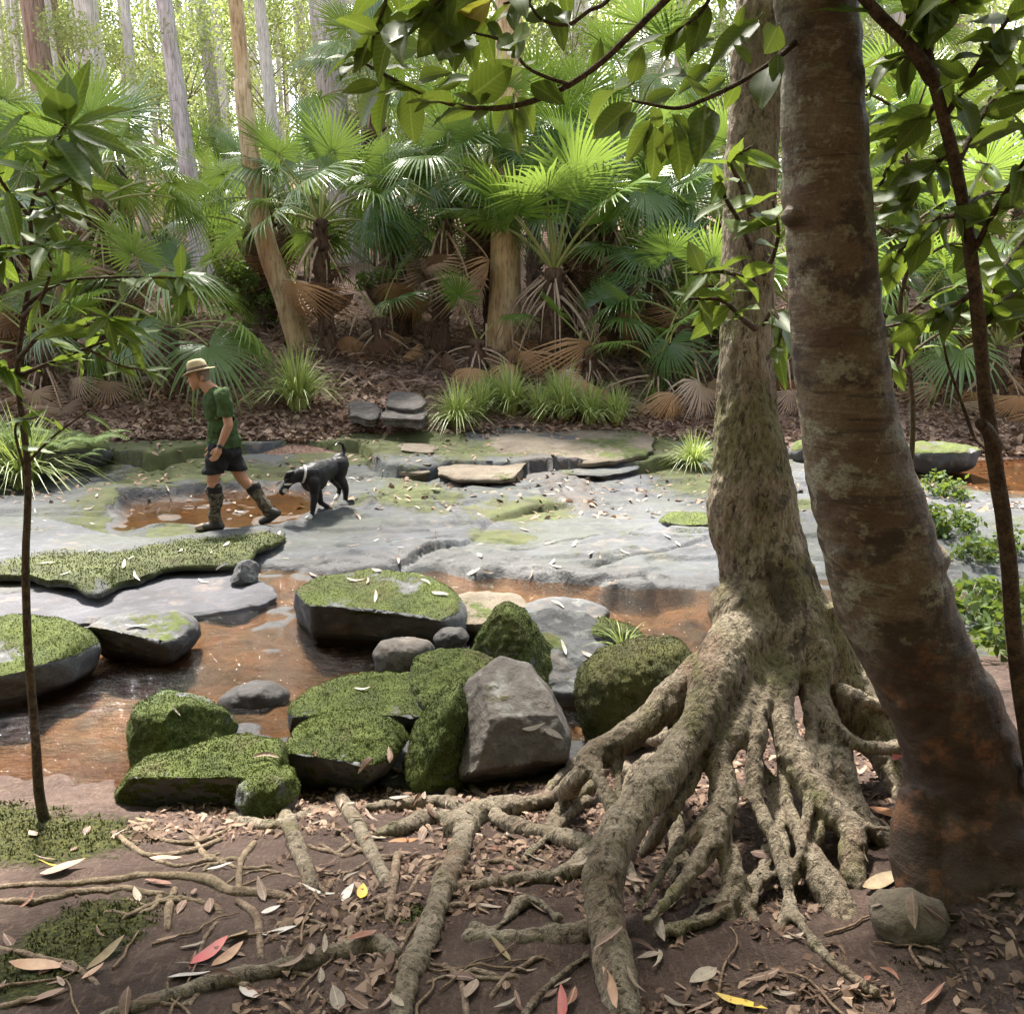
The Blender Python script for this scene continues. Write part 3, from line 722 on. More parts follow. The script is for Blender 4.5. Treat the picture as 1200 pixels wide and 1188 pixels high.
def far_mask(X, Y, Z, ex):
    m = 0.02 + 0.30 * sstep(17, 28, Y) + 0.35 * sstep(-6, -11, X) * sstep(20, 14, Y)
    return np.stack([m.ravel(), 0 * m.ravel(), 0 * m.ravel()], -1)
_yb = np.concatenate([-np.geomspace(2, 60, 40)[::-1], np.arange(-1.9, 0.45, 0.08)])
grid_mesh('unseen_rear_slope', np.linspace(-40, 40, 200), _yb, lambda X, Y: 0.60 + 0.42 * np.clip(0.2 - Y, 0, 99) ** 1.05 + 0.10 * fb2(X, Y, 0.8, 4, 66) * sstep(0.2, -1, Y) - 0.012 - 0.9 * sstep(4, 7, np.abs(X)) * sstep(-3, 0.2, Y), M_LITTER_GROUND, lambda X, Y, Z, ex: np.zeros((X.size, 3)))  # unseen ground behind the camera, added to block light from the rear
_ys = np.concatenate([np.arange(11.4, 20, 0.09), np.geomspace(20, 260, 170)])
_xs = np.concatenate([-np.geomspace(14, 200, 60)[::-1], np.arange(-13.9, 13.9, 0.10), np.geomspace(14, 200, 60)])
grid_mesh('far_bank', _xs, _ys, far_z, M_LITTER_GROUND, far_mask)

def sheet(name, poly, z, mat, label=None):
    P = np.array(poly); V = np.column_stack([P, np.full(len(P), z)])
    bm = bmesh.new(); bm.faces.new([bm.verts.new(v) for v in V]); bm.normal_update()
    if bm.faces[:][0].normal.z < 0: bmesh.ops.reverse_faces(bm, faces=bm.faces[:])
    me = bpy.data.meshes.new(name); bm.to_mesh(me); bm.free(); me.materials.append(mat)
    return kind(obj(name, me), 'structure')
sheet('creek_water', [(-9.4, 3.2), (-1.0, 3.4), (-0.3, 3.6), (2.2, 4.8), (4.4, 5.6), (4.4, 7.6), (0.5, 8.4), (-9.4, 8.2)], 0.0, M_STREAM)
def grow(poly, d):
    P = np.array(poly); c = P.mean(0); v = P - c; L = np.linalg.norm(v, axis=1, keepdims=True); return c + v * (1 + d / L)
sheet('pool_water', grow(POOL2, 0.12), 0.100, M_POOL)
sheet('pool_water', grow(POOL3, 0.15), 0.165, M_POOL)

_rb = np.random.default_rng(67)
_bx, _by = _rb.uniform(-2.6, 1.9, 90000), _rb.uniform(1.6, 4.1, 90000)
_bm = bank_mask(_bx, _by, None, None)[:, 0] + 0.35 * fb2(_bx, _by, 7, 4, 68)
_bk = _bm > 0.5; _bx, _by = _bx[_bk], _by[_bk]; _bn = len(_bx)
_P = np.column_stack([_bx, _by, bank_z(_bx, _by) - 0.002]); _u = np.array([0, 0, 1.0]) + _rb.normal(0, 0.5, (_bn, 3)); _s = np.cross(_u, _rb.normal(0, 1, (_bn, 3))); _s /= np.linalg.norm(_s, axis=1, keepdims=True)
_h = _rb.uniform(0.005, 0.013, (_bn, 1))
kind(obj('moss', mesh_from('moss', np.stack([_P - _s * _h * 0.4, _P + _s * _h * 0.4, _P + _u * _h], 1).reshape(-1, 3), np.arange(3 * _bn).reshape(-1, 3), False, [M_MOSSFUZZ_DARK]), bpy.data.objects['near_bank']), 'stuff')

# ------------------------------------------------------------------ rocks
def fuzz(V, F, N, dens, parent, hgt=0.0075, seed=0, mask=None, mat=None):
    """moss tufts standing on the mossy faces"""
    r = np.random.default_rng(seed)
    F4 = F if isinstance(F, np.ndarray) else F[0]
    a, b, c, d = (V[F4[:, i]] for i in range(4)) if F4.shape[1] == 4 else (V[F4[:, 0]], V[F4[:, 1]], V[F4[:, 2]], V[F4[:, 2]])
    area = 0.5 * np.linalg.norm(np.cross(c - a, d - b), axis=1)
    w = area * sstep(0.35, 0.7, mask[F4].mean(1))
    mat = M_MOSSFUZZ_DARK if parent.data.materials[0] == M_BROWNROCK else None
    n = int(min(20000, w.sum() * dens * 1.7))
    if n < 50: return
    i = r.choice(len(F4), n, p=w / w.sum())
    u, v = r.random((n, 1)), r.random((n, 1))
    P = (a[i] * (1 - u) + b[i] * u) * (1 - v) + (d[i] * (1 - u) + c[i] * u) * v
    nn = N[F4[i, 0]] + r.normal(0, 0.45, (n, 3)); nn /= np.linalg.norm(nn, axis=1, keepdims=True)
    s = np.cross(nn, r.normal(0, 1, (n, 3))); s /= np.linalg.norm(s, axis=1, keepdims=True) + 1e-9
    h = hgt * r.uniform(0.5, 1.3, (n, 1)); wd = h * 0.42
    VV = np.stack([P - s * wd - nn * 0.003, P + s * wd - nn * 0.003, P + nn * h], 1).reshape(-1, 3)
    FF = np.arange(3 * n).reshape(-1, 3)
    kind(obj('moss', mesh_from('moss', VV, FF, False, [mat or M_MOSSFUZZ]), parent), 'stuff')

UV_ = np.array([0, _sp, _cp]); WV_ = np.array([0, _cp, -_sp]); RV_ = np.array([1.0, 0, 0])
def boulder(poly, Y, depth, label, mat=None, top=None, front=None, cuts=(), moss=0.5, moss_thr=0.35, seed=1, n=(120, 80), rough=0.13, box=0.75, name='boulder', wet=0.0, fz=9000, group=None, ydrop=None):
    poly = np.array(poly, float); c = (poly.max(0) + poly.min(0)) / 2
    hh = poly[:, 1].max() - poly[:, 1].min()
    poly[:, 1] += 0.22 * hh * sstep(0.0, 0.5, (poly[:, 1] - c[1]) / hh)      # sunk into what it stands in
    C = W(c[0], c[1], Y)
    sc = np.dot(C - CAMP, WV_) / FPX
    Q = (poly - c) * np.array([1, -1])
    th = np.linspace(0, 2 * np.pi, n[0], endpoint=False)
    rad = []
    for t in th:
        d = np.array([math.cos(t), math.sin(t)]); best = 0
        for k in range(len(Q)):
            p, q = Q[k - 1], Q[k]; e = q - p
            den = d[0] * e[1] - d[1] * e[0]
            if abs(den) < 1e-9: continue
            s = (p[0] * e[1] - p[1] * e[0]) / den; u = (p[0] * d[1] - p[1] * d[0]) / den
            if s > 0 and -1e-6 <= u <= 1 + 1e-6: best = max(best, s)
        rad.append(best)
    rad = np.array(rad)
    for _ in range(2): rad = 0.25 * np.roll(rad, 1) + 0.5 * rad + 0.25 * np.roll(rad, -1)
    rad = rad * sc
    ph = np.linspace(0, np.pi, n[1] + 1)[1:-1]
    cs = np.sign(np.cos(ph)) * np.abs(np.cos(ph)) ** box; sn = np.sin(ph) ** box
    P = (sn[:, None, None] * rad[None, :, None]) * (np.cos(th)[None, :, None] * RV_ + np.sin(th)[None, :, None] * UV_) - cs[:, None, None] * (depth / 2) * WV_
    V = np.vstack([P.reshape(-1, 3), -WV_ * depth / 2, WV_ * depth / 2])
    size = rad.mean()
    pl = []
    if top is not None: pl.append(((top[1] if len(top) > 1 else 0.0, top[2] if len(top) > 2 else -0.2, 1.0), top[0]))
    if front is not None: pl.append(((front[1] if len(front) > 1 else 0.0, -1.0, front[2] if len(front) > 2 else -0.3), front[0]))
    pl += list(cuts)
    r = np.random.default_rng(seed)
    for nrm, off in pl:
        nv = np.array(nrm, float); nv /= np.linalg.norm(nv)
        ex = V @ nv - off * size
        ex2 = np.where(ex > 0, ex, 0) - 0
        V = V - nv * (ex2 * 0.94)[:, None]
    m, sg = len(ph), n[0]
    i = np.arange(m - 1)[:, None] * sg; j = np.arange(sg)[None]; k = (j + 1) % sg
    F = np.stack([i + j, i + j + sg, i + k + sg, i + k], -1).reshape(-1, 4)
    j = np.arange(sg); k = (j + 1) % sg; t0 = m * sg
    T = np.vstack([np.stack([np.full(sg, t0), j, k], -1), np.stack([np.full(sg, t0 + 1), (m - 1) * sg + k, (m - 1) * sg + j], -1)])
    F3 = [F, T]
    N = vnormals(V, F3)
    if (N * V).sum() < 0: F3 = [f[:, ::-1] for f in F3]; N = -N
    Vw = V + C
    V = V + N * (rough * size * fbm(Vw * (1.1 / size), 5, seed)[:, None] + 0.010 * fbm(Vw * 16, 3, seed + 3)[:, None])
    N = vnormals(V, F3)
    mk = sstep(moss_thr - 0.25, moss_thr + 0.25, N[:, 2]) * (moss + 0.25 + 0.75 * fbm((V + C) * 4.0, 5, seed + 5, 0.6)) if moss > 0 else np.zeros(len(V))
    mk = np.clip(mk, 0, 1) if moss > 0 else mk
    base = V + C
    wt = np.full(len(V), wet) + sstep(0.10, 0.0, base[:, 2]) * 0.9
    V = V + N * (0.012 * mk * np.clip(fbm(base * 30, 2, seed + 9), -0.5, 1))[:, None]
    masks = np.stack([mk, wt, np.zeros(len(V))], -1)
    o = obj(name, mesh_from(name, V, F3, True, [mat or M_ROCK], masks=masks), loc=C)
    tag(o, label, 'rock', group)
    if moss > 0.2 and fz: fuzz(V, F3[0], N, fz, o, seed=seed, mask=mk)
    return o

def slab(pxpoly, z, thick, label, undercut=0.15, tilt=(0, 0), moss=None, mat=None, seed=1, n=220, rings=44, noise=0.02, name='rock_ledge', ochre=0.0, wet=0.0, edge=0.05, fz=0, group=None):
    P = np.array([G(a, b, z)[:2] for a, b in pxpoly])
    Q = catmull(np.vstack([P, P[:1]]), n + 1)[:-1]
    L = np.linalg.norm(Q - Q.mean(0), axis=1).mean()
    Q = Q + np.stack([0.07 * fbm(Q * 2.2, 5, seed, 0.6), 0.07 * fbm(Q * 2.2 + 9, 5, seed + 1, 0.6)], -1)
    c = Q.mean(0)
    ss = np.concatenate([[1.0, 0.992, 0.98, 0.96, 0.935], np.linspace(0.90, 0.0, rings - 4)[:-1]])
    dist = np.linalg.norm(Q - c, axis=1)
    rowsV = []
    for s in ss:
        q = c + (Q - c) * s
        ed = (1 - s) * dist
        zz = z + tilt[0] * (q[:, 0] - c[0]) + tilt[1] * (q[:, 1] - c[1]) + noise * fbm(q * 1.3, 4, seed + 2) + noise * 0.35 * fbm(q * 7, 3, seed + 4)
        zz = zz - edge * (1 - sstep(-0.3, 1, ed / (edge * 2.2))) * (0.7 + 0.9 * np.clip(fbm(q * 2.0, 3, seed + 8), -0.5, 1))
        rowsV.append(np.column_stack([q, zz]))
    top0 = rowsV[0].copy()
    low = []
    for f, ins in ((0.10, -0.012), (0.20, 0.0), (0.27, 0.25), (0.34, 0.5), (0.44, 0.65), (0.6, 0.8), (0.78, 0.9), (1.0, 1.0)):
        v = top0.copy(); d = (c - Q) / dist[:, None]
        wob = 0.05 * fbm(np.column_stack([Q * 3, np.full(n, f * 9)]), 4, seed + 6)
        v[:, :2] = Q + d * (ins * undercut + wob)[:, None]; v[:, 2] = top0[:, 2] - thick * f
        low.append(v)
    rowsV = low[::-1] + rowsV
    m = len(rowsV); V = np.vstack(rowsV + [np.array([[c[0], c[1], z + tilt[0] * 0]])])
    i = np.arange(m - 1)[:, None] * n; j = np.arange(n)[None]; k = (j + 1) % n
    F = np.stack([i + j, i + k, i + k + n, i + j + n], -1).reshape(-1, 4)
    j = np.arange(n); k = (j + 1) % n
    T = np.stack([np.full(n, m * n), (m - 1) * n + j, (m - 1) * n + k], -1)
    V[-1, 2] = V[(m - 1) * n:m * n, 2].mean()
    F3 = [F, T]; N = vnormals(V, F3)
    if N[-1, 2] < 0: F3 = [f[:, ::-1] for f in F3]; N = -N
    mk = moss(V[:, 0], V[:, 1]) * sstep(-0.8, 0.0, N[:, 2]) if moss else np.zeros(len(V))
    oc = ochre * np.clip(0.5 + 1.2 * fbm(V * 2.2, 4, seed + 7), 0, 1)
    base = np.array([c[0], c[1], z - thick])
    masks = np.stack([mk, np.full(len(V), wet), oc], -1)
    V = V - base
    o = obj(name, mesh_from(name, V, F3, True, [mat or M_SLAB], masks=masks), loc=base)
    tag(o, label, 'rock', group)
    if fz: fuzz(V, F3[0], N, fz, o, hgt=0.013, seed=seed, mask=mk)
    return o

def mossnoise(base, amp, f, seed):
    return lambda x, y: base + amp * fb2(x, y, f, 4, seed)
def s1_moss(x, y):
    cx = G(200, 660, 0.2)
    front = sstep(1.0, 0.15, np.abs(y - np.interp(x, [-4.6, -3.4, -2.2], [7.0, 7.15, 8.0]) + 0.02) )
    return 0.20 + 0.55 * front * sstep(-4.6, -3.6, x) + 0.35 * fb2(x, y, 1.4, 4, 71)
slab([(-160, 675), (0, 668), (50, 672), (85, 676), (115, 686), (150, 670), (200, 657), (268, 653), (296, 640), (330, 622), (322, 610), (262, 622), (170, 624), (100, 612), (0, 598), (-160, 596)], 0.21, 0.28,
     'long mossy rock ledge with a dark undercut, in front of the walking person', 0.60, (0, -0.02), s1_moss, seed=4, n=320, rings=54, noise=0.03, edge=0.09, fz=2600)
slab([(-160, 712), (0, 694), (120, 680), (180, 671), (268, 668), (300, 678), (322, 694), (300, 706), (230, 714), (120, 724), (0, 736), (-160, 745)], 0.055, 0.16,
     'flat wet lavender grey rock shelf beside the running water under the mossy ledge', 0.05, (0, 0.03), mossnoise(-0.1, 0.2, 1.0, 73), mat=M_WETSLAB, seed=8, noise=0.025, ochre=0.35, wet=0.32, edge=0.03)
slab([(512, 548), (540, 551), (600, 549), (618, 538), (690, 538), (742, 532), (762, 528), (760, 512), (700, 505), (620, 508), (545, 508), (514, 522)], 0.38, 0.22,
     'long low stepped ledge with a dark hollow under its edge, below the grass row', 0.25, (0, 0.05), mossnoise(0.38, 0.4, 1.4, 75), mat=M_OCHREROCK, seed=14, noise=0.03, edge=0.03)
slab([(640, 552), (700, 556), (745, 548), (740, 538), (690, 540), (650, 544)], 0.24, 0.12, 'thin shelf of rock just below the hollow of the stepped ledge', 0.1, (0, 0), mossnoise(0.3, 0.3, 1.4, 76), seed=15, n=120, rings=20, noise=0.02, edge=0.03)
for i, (a, zt, th_, lb) in enumerate([
        ([(456, 551), (500, 553), (508, 546), (506, 538), (460, 540)], 0.29, 0.17, 'lowest block of the small stepped rock stack beside the stepped ledge'),
        ([(460, 541), (505, 542), (507, 532), (466, 531)], 0.37, 0.12, 'middle block of the small stepped rock stack beside the stepped ledge'),
        ([(468, 527), (504, 528), (508, 520), (470, 519)], 0.45, 0.12, 'topmost block of the small stepped rock stack beside the stepped ledge')]):
    slab(a, zt, th_, lb, 0.05, (0, 0), mossnoise(0.1, 0.4, 2.0, 80 + i), mat=M_OCHREROCK, seed=30 + i, n=100, rings=16, noise=0.02, edge=0.02)
for i, (a, zt, th_, lb) in enumerate([
        ([(450, 485), (492, 487), (497, 480), (455, 478)], 0.80, 0.13, 'lower stone of the two small steps in the leaf litter track'),
        ([(452, 470), (490, 472), (494, 464), (456, 463)], 0.95, 0.13, 'upper stone of the two small steps in the leaf litter track'),
        ([(410, 482), (440, 483), (441, 475), (412, 474)], 0.82, 0.12, 'flat grey stone lying to the side of the two small steps')]):
    slab(a, zt, th_, lb, 0.04, (0, 0.1), mossnoise(0.1, 0.4, 2.0, 90 + i), mat=M_BROWNROCK, seed=40 + i, n=80, rings=14, noise=0.03, edge=0.03)

boulder([(334, 722), (350, 690), (372, 674), (420, 667), (480, 672), (528, 690), (548, 712), (552, 732), (520, 742), (470, 748), (420, 758), (365, 762), (340, 745)], 6.25, 1.15,
        'big boulder in the creek with bright moss on top and a black undercut face', top=(0.36, 0.02, -0.18), front=(0.55, -0.15, -0.75), cuts=[((-1, -0.55, -0.25), 1.05)], moss=0.5, moss_thr=0.6, seed=3, rough=0.07, fz=6000)
boulder([(505, 716), (530, 700), (575, 694), (612, 700), (622, 716), (598, 732), (560, 738), (525, 736)], 6.35, 0.7, 'low tan rock with a criss-cross surface behind the green peaked rock', mat=M_OCHREROCK, top=(0.4, 0, -0.2), moss=0.08, seed=5, n=(80, 50), wet=0.2)
boulder([(606, 712), (640, 702), (690, 704), (716, 716), (700, 728), (650, 730), (615, 728)], 6.3, 0.6, 'flat grey rock at the lip of the orange pool', top=(0.4, 0, -0.2), moss=0, seed=6, n=(80, 50), wet=0.35)
boulder([(436, 764), (448, 751), (480, 748), (504, 752), (510, 768), (498, 782), (465, 786), (442, 781)], 5.5, 0.36, 'small rounded grey stone in the water below the big mossy boulder', mat=M_BROWNROCK, moss=0.12, seed=7, n=(72, 48), fz=0)
boulder([(506, 748), (518, 736), (540, 734), (552, 746), (540, 758), (515, 760)], 5.75, 0.25, 'small dark wet stone wedged beside the peaked green rock', mat=M_BROWNROCK, moss=0, seed=8, n=(60, 40), wet=0.6)
boulder([(268, 676), (280, 660), (292, 655), (302, 664), (300, 678), (284, 683)], 7.2, 0.27, 'lone small pointed grey stone resting at the end of the mossy ledge', moss=0.05, seed=9, n=(60, 40), cuts=[((1, -0.5, 0.6), 0.6), ((-0.8, -0.6, 0.5), 0.6)])
boulder([(98, 742), (115, 724), (150, 716), (195, 718), (226, 732), (229, 748), (210, 762), (170, 768), (120, 764)], 5.75, 0.7, 'flat topped pale grey boulder with a dark face at the water edge', mat=M_ROCK, top=(0.35, 0.05, -0.15), front=(0.6, -0.3, -0.6), moss=0.12, moss_thr=0.7, seed=10)
boulder([(-90, 760), (-60, 732), (0, 724), (50, 730), (92, 746), (106, 766), (95, 786), (40, 805), (-40, 812), (-90, 795)], 5.3, 0.9, 'mossy domed boulder half out of view behind the thin sapling', top=(0.45, 0, -0.3), moss=0.45, moss_thr=0.35, seed=12)
boulder([(550, 770), (560, 742), (580, 716), (596, 710), (614, 716), (640, 752), (664, 776), (655, 795), (600, 812), (556, 800)], 5.15, 0.5, 'pointed peak of rock covered in vivid green moss', moss=0.75, moss_thr=0.1, seed=13, cuts=[((0.9, -0.4, 0.55), 0.5), ((-0.5, -0.9, 0.35), 0.62)], box=0.9, fz=12000)
boulder([(584, 766), (605, 722), (640, 712), (690, 718), (730, 752), (726, 776), (690, 812), (655, 822), (610, 800)], 5.3, 0.75, 'pale grey flat rock littered with dead leaves behind the large boulder', mat=M_ROCK, top=(0.28, 0.1, -0.5), moss=0.12, moss_thr=0.8, seed=15, wet=-0.5)
boulder([(680, 738), (700, 724), (740, 732), (760, 752), (735, 770), (700, 766)], 5.5, 0.5, 'low green rock by the arching grass at the orange pool', moss=0.5, moss_thr=0.4, seed=16, n=(70, 46))
boulder([(480, 775), (498, 764), (540, 762), (580, 772), (585, 800), (560, 835), (515, 840), (490, 815)], 4.85, 0.6, 'flat yellow-green mossy rock between the low boulder and the large boulder', top=(0.3, 0, -0.4), moss=0.6, moss_thr=0.3, seed=17, fz=9000)
boulder([(533, 835), (546, 800), (585, 770), (620, 782), (650, 815), (668, 850), (664, 890), (640, 915), (596, 920), (548, 900), (536, 870)], 4.15, 0.75, 'large bare grey-brown boulder with flat facets beside the roots', mat=M_BROWNROCK, top=(0.62, 0.1, -0.5), front=(0.74, 0.2, 0.35), cuts=[((-1, -0.5, 0.5), 0.72), ((0.2, -0.8, -1.0), 0.75)], moss=0.14, moss_thr=0.5, seed=18, n=(150, 100), rough=0.10, box=0.75)
boulder([(474, 885), (486, 850), (510, 815), (540, 795), (552, 820), (546, 870), (545, 910), (510, 924), (482, 914)], 4.15, 0.5, 'green mossy shoulder of rock leaning on the large bare boulder', moss=0.7, moss_thr=-0.1, seed=19, n=(110, 76), fz=12000, cuts=[((-0.8, -0.5, 0.5), 0.6)])
boulder([(674, 815), (680, 785), (705, 764), (750, 752), (795, 748), (815, 775), (808, 820), (780, 852), (730, 868), (690, 858)], 4.45, 0.6, 'dark round boulder with shaggy olive moss behind the root arch', mat=M_BROWNROCK, moss=0.6, moss_thr=-0.35, seed=20, n=(130, 90), rough=0.06)
boulder([(340, 826), (362, 808), (420, 794), (480, 790), (508, 800), (515, 822), (500, 846), (440, 852), (380, 862), (345, 848)], 4.75, 0.65, 'low flat boulder with a bright moss top behind the rounded mossy boulder', top=(0.35, 0, -0.3), front=(0.6, 0, -0.7), moss=0.6, moss_thr=0.2, seed=21, fz=9000)
boulder([(330, 880), (345, 852), (385, 836), (430, 833), (468, 852), (477, 872), (455, 895), (420, 912), (385, 932), (345, 938), (332, 910)], 4.1, 0.6, 'rounded boulder with thick moss cap and black hollow under it', top=(0.55, -0.1, -0.3), front=(0.55, -0.3, -0.5), moss=0.65, moss_thr=-0.25, seed=22, n=(140, 96), fz=13000)
boulder([(146, 920), (160, 895), (220, 878), (275, 868), (328, 870), (335, 895), (320, 918), (270, 936), (210, 948), (160, 950)], 3.85, 0.55, 'long low moss covered boulder at the edge of the bare soil', top=(0.5, 0, -0.3), front=(0.5, 0, -0.35), moss=0.6, moss_thr=-0.3, seed=23, n=(140, 96), fz=13000)
boulder([(157, 850), (165, 822), (185, 812), (225, 818), (258, 836), (276, 856), (262, 876), (215, 886), (165, 888)], 4.4, 0.5, 'peaked mossy boulder standing in the orange shallows', moss=0.55, moss_thr=-0.25, seed=24, n=(120, 84), cuts=[((0.9, -0.5, 0.4), 0.55)], fz=12000)
boulder([(278, 935), (286, 912), (315, 900), (342, 905), (350, 930), (335, 950), (300, 955)], 3.62, 0.3, 'small mossy stone tucked below the rounded mossy boulder', moss=0.6, moss_thr=-0.3, seed=25, n=(90, 60), fz=14000)
boulder([(258, 818), (285, 800), (315, 798), (340, 810), (336, 828), (300, 840), (264, 834)], 5.08, 0.34, 'half drowned dark rock in the shallows behind the peaked boulder', mat=M_BROWNROCK, moss=0, seed=26, n=(70, 46), wet=0.6)
boulder([(1022, 1072), (1032, 1050), (1070, 1044), (1104, 1056), (1112, 1082), (1092, 1104), (1050, 1106), (1028, 1094)], 2.16, 0.16, 'brown rounded rock among roots below the leaning tree', mat=M_OCHREROCK, moss=0, moss_thr=0.5, seed=27, n=(90, 60), fz=0)
boulder([(-120, 560), (-90, 512), (0, 498), (70, 500), (118, 514), (128, 532), (100, 550), (40, 566), (-50, 575)], 11.6, 1.6, 'low mossy mound of rock under the ferns', top=(0.35, 0, -0.1), moss=0.75, moss_thr=0.3, seed=28, fz=1200)
boulder([(770, 610), (790, 599), (825, 600), (850, 606), (840, 620), (800, 622), (778, 618)], 9.1, 0.6, 'small bright green mossy hump on the grey slab', top=(0.3, 0, -0.1), moss=0.75, moss_thr=0.2, seed=29, n=(70, 46), fz=3000)
boulder([(925, 530), (935, 515), (970, 510), (1000, 520), (990, 540), (940, 545)], 12.6, 0.9, 'low mossy stone seen between the two trunks', top=(0.4, 0, -0.1), moss=0.5, moss_thr=0.3, seed=30, n=(70, 46), fz=0)
boulder([(1056, 535), (1070, 518), (1110, 514), (1142, 526), (1135, 545), (1080, 550)], 11.9, 0.9, 'low mossy stone behind the dark sapling stem', top=(0.4, 0, -0.1), moss=0.5, moss_thr=0.3, seed=31, n=(70, 46), fz=0)

# ------------------------------------------------------------------ the two near trees
def path_from_px(pts, lift_r=True):
    """[(px, py, r_px[, Y])] -> points (n,3), radii in metres; without Y the root rests on the root mound / soil"""
    P, Rr = [], []
    for q in pts:
        p = W(q[0], q[1], q[3]) if len(q) > 3 else on(q[0], q[1], root_z)
        s = np.dot(p - CAMP, WV_) / FPX
        P.append(p); Rr.append(q[2] * s)
    P = np.array(P); Rr = np.array(Rr)
    return P, Rr
def smooth_path(pts, step=0.03):
    P, r = path_from_px(pts)
    L = np.linalg.norm(np.diff(P, axis=0), axis=1).sum()
    n = max(6, int(L / step))
    Q = catmull(np.column_stack([P, r]), n)
    return Q[:, :3], np.maximum(Q[:, 3], 0.004)

fig_roots = [
 [(905, 725, 42, 3.22), (868, 748, 36, 3.10), (838, 790, 28, 2.95), (818, 845, 24, 2.80), (790, 893, 23, 2.66), (752, 938, 25, 2.52), (722, 985, 26, 2.38), (706, 1042, 25, 2.25), (712, 1100, 26, 2.12), (724, 1150, 25, 2.0), (734, 1215, 22, 1.86)],
 [(890, 735, 36, 3.24), (850, 772, 26, 3.18), (805, 802, 22, 3.12), (768, 836, 20, 3.06), (728, 868, 18, 3.0), (694, 888, 16, 2.95), (676, 912, 12, 2.88), (655, 932, 11), (622, 942, 12), (590, 946, 14), (556, 956, 17), (536, 975, 17)],
 [(548, 968, 14), (538, 1000, 15), (520, 1042, 15), (502, 1090, 15), (482, 1140, 15), (462, 1205, 14)],
 [(540, 965, 13), (512, 957, 12), (480, 966, 10), (440, 978, 6)],
 [(548, 952, 9), (520, 940, 9), (480, 941, 9), (430, 947, 5)],
 [(580, 956, 9), (600, 966, 11), (640, 977, 11), (680, 987, 12), (706, 998, 14)],
 [(715, 1000, 18), (690, 1003, 12), (662, 1023, 11), (602, 1029, 9), (541, 1039, 6)],
 [(722, 1080, 20), (693, 1092, 18), (662, 1100, 17), (620, 1101, 14), (582, 1099, 11), (546, 1098, 7)],
 [(553, 1086, 6), (574, 1090, 7), (592, 1080, 7), (606, 1060, 7), (629, 1056, 6), (655, 1076, 5)],
 [(640, 974, 7), (662, 944, 9), (688, 922, 10), (706, 900, 9)],
 [(693, 884, 13, 2.94), (706, 920, 9, 2.80), (722, 955, 9, 2.66)],
 [(727, 878, 9, 2.98), (724, 905, 7, 2.9), (726, 940, 7, 2.75)],
 [(612, 1008, 4), (632, 990, 5), (664, 958, 6), (690, 935, 6)],
 [(612, 1190, 4), (636, 1162, 5), (670, 1132, 5), (690, 1118, 6)],
 [(915, 770, 18, 3.06), (893, 822, 13, 2.90), (886, 872, 12, 2.76), (884, 936, 10, 2.62), (904, 976, 9, 2.52), (918, 1017, 10, 2.42), (925, 1057, 9, 2.32), (914, 1095, 8, 2.22)],
 [(925, 770, 22, 3.06), (914, 812, 16, 2.94), (919, 856, 16, 2.82), (941, 906, 17, 2.70), (968, 946, 17, 2.60), (999, 976, 16, 2.52), (1003, 1020, 13, 2.42), (1010, 1050, 8, 2.36)],
 [(950, 760, 28, 3.10), (955, 812, 20, 2.98), (975, 872, 19, 2.84), (990, 925, 18, 2.70), (1015, 963, 16, 2.60), (1058, 998, 13, 2.52), (1112, 1042, 11, 2.40)],
 [(945, 720, 42, 3.22), (982, 790, 34, 3.14), (1020, 850, 28, 3.04), (1050, 905, 22, 2.92), (1070, 950, 14, 2.78)],
 [(912, 880, 4, 2.84), (920, 925, 5, 2.68), (936, 975, 8, 2.54), (958, 1018, 16, 2.42), (982, 1066, 21, 2.30), (1008, 1116, 19, 2.18), (1034, 1146, 13, 2.12)],
 [(862, 1018, 7, 2.42), (876, 1066, 9, 2.34), (913, 1110, 11, 2.20), (968, 1136, 12, 2.12), (1036, 1166, 12, 2.05), (1095, 1200, 11, 1.98)],
 [(888, 760, 34, 3.12), (870, 822, 24, 2.92), (856, 858, 20, 2.80), (844, 890, 17, 2.72), (850, 932, 19, 2.62), (836, 985, 13, 2.50), (808, 1024, 11, 2.40), (780, 1056, 9, 2.30), (757, 1080, 6, 2.22)],
 [(852, 940, 14, 2.60), (848, 1003, 10, 2.48), (854, 1044, 9, 2.40), (857, 1091, 9, 2.28), (862, 1160, 8, 2.10)],
 [(850, 940, 12, 2.60), (820, 970, 9, 2.54), (800, 987, 8, 2.50), (786, 1003, 7, 2.46), (766, 1037, 6, 2.36), (750, 1062, 5, 2.28)],
 [(862, 990, 5, 2.50), (864, 1044, 6, 2.38), (836, 1074, 8, 2.30), (800, 1085, 8, 2.26), (765, 1094, 6, 2.22)],
 [(880, 850, 6, 2.80), (862, 880, 5, 2.74), (848, 896, 6, 2.70)],
 [(872, 812, 12, 2.98), (901, 798, 13, 2.98), (932, 802, 12, 2.98)],
 [(940, 870, 5, 2.78), (948, 930, 5, 2.62), (940, 990, 5, 2.46), (934, 1020, 4, 2.40)],
 [(895, 990, 4), (890, 1030, 5), (884, 1060, 4)],
 [(838, 800, 20, 2.96), (822, 868, 14, 2.80), (805, 920, 10, 2.66), (776, 968, 8, 2.55), (752, 1000, 7)],
]
_r = np.random.default_rng(105)
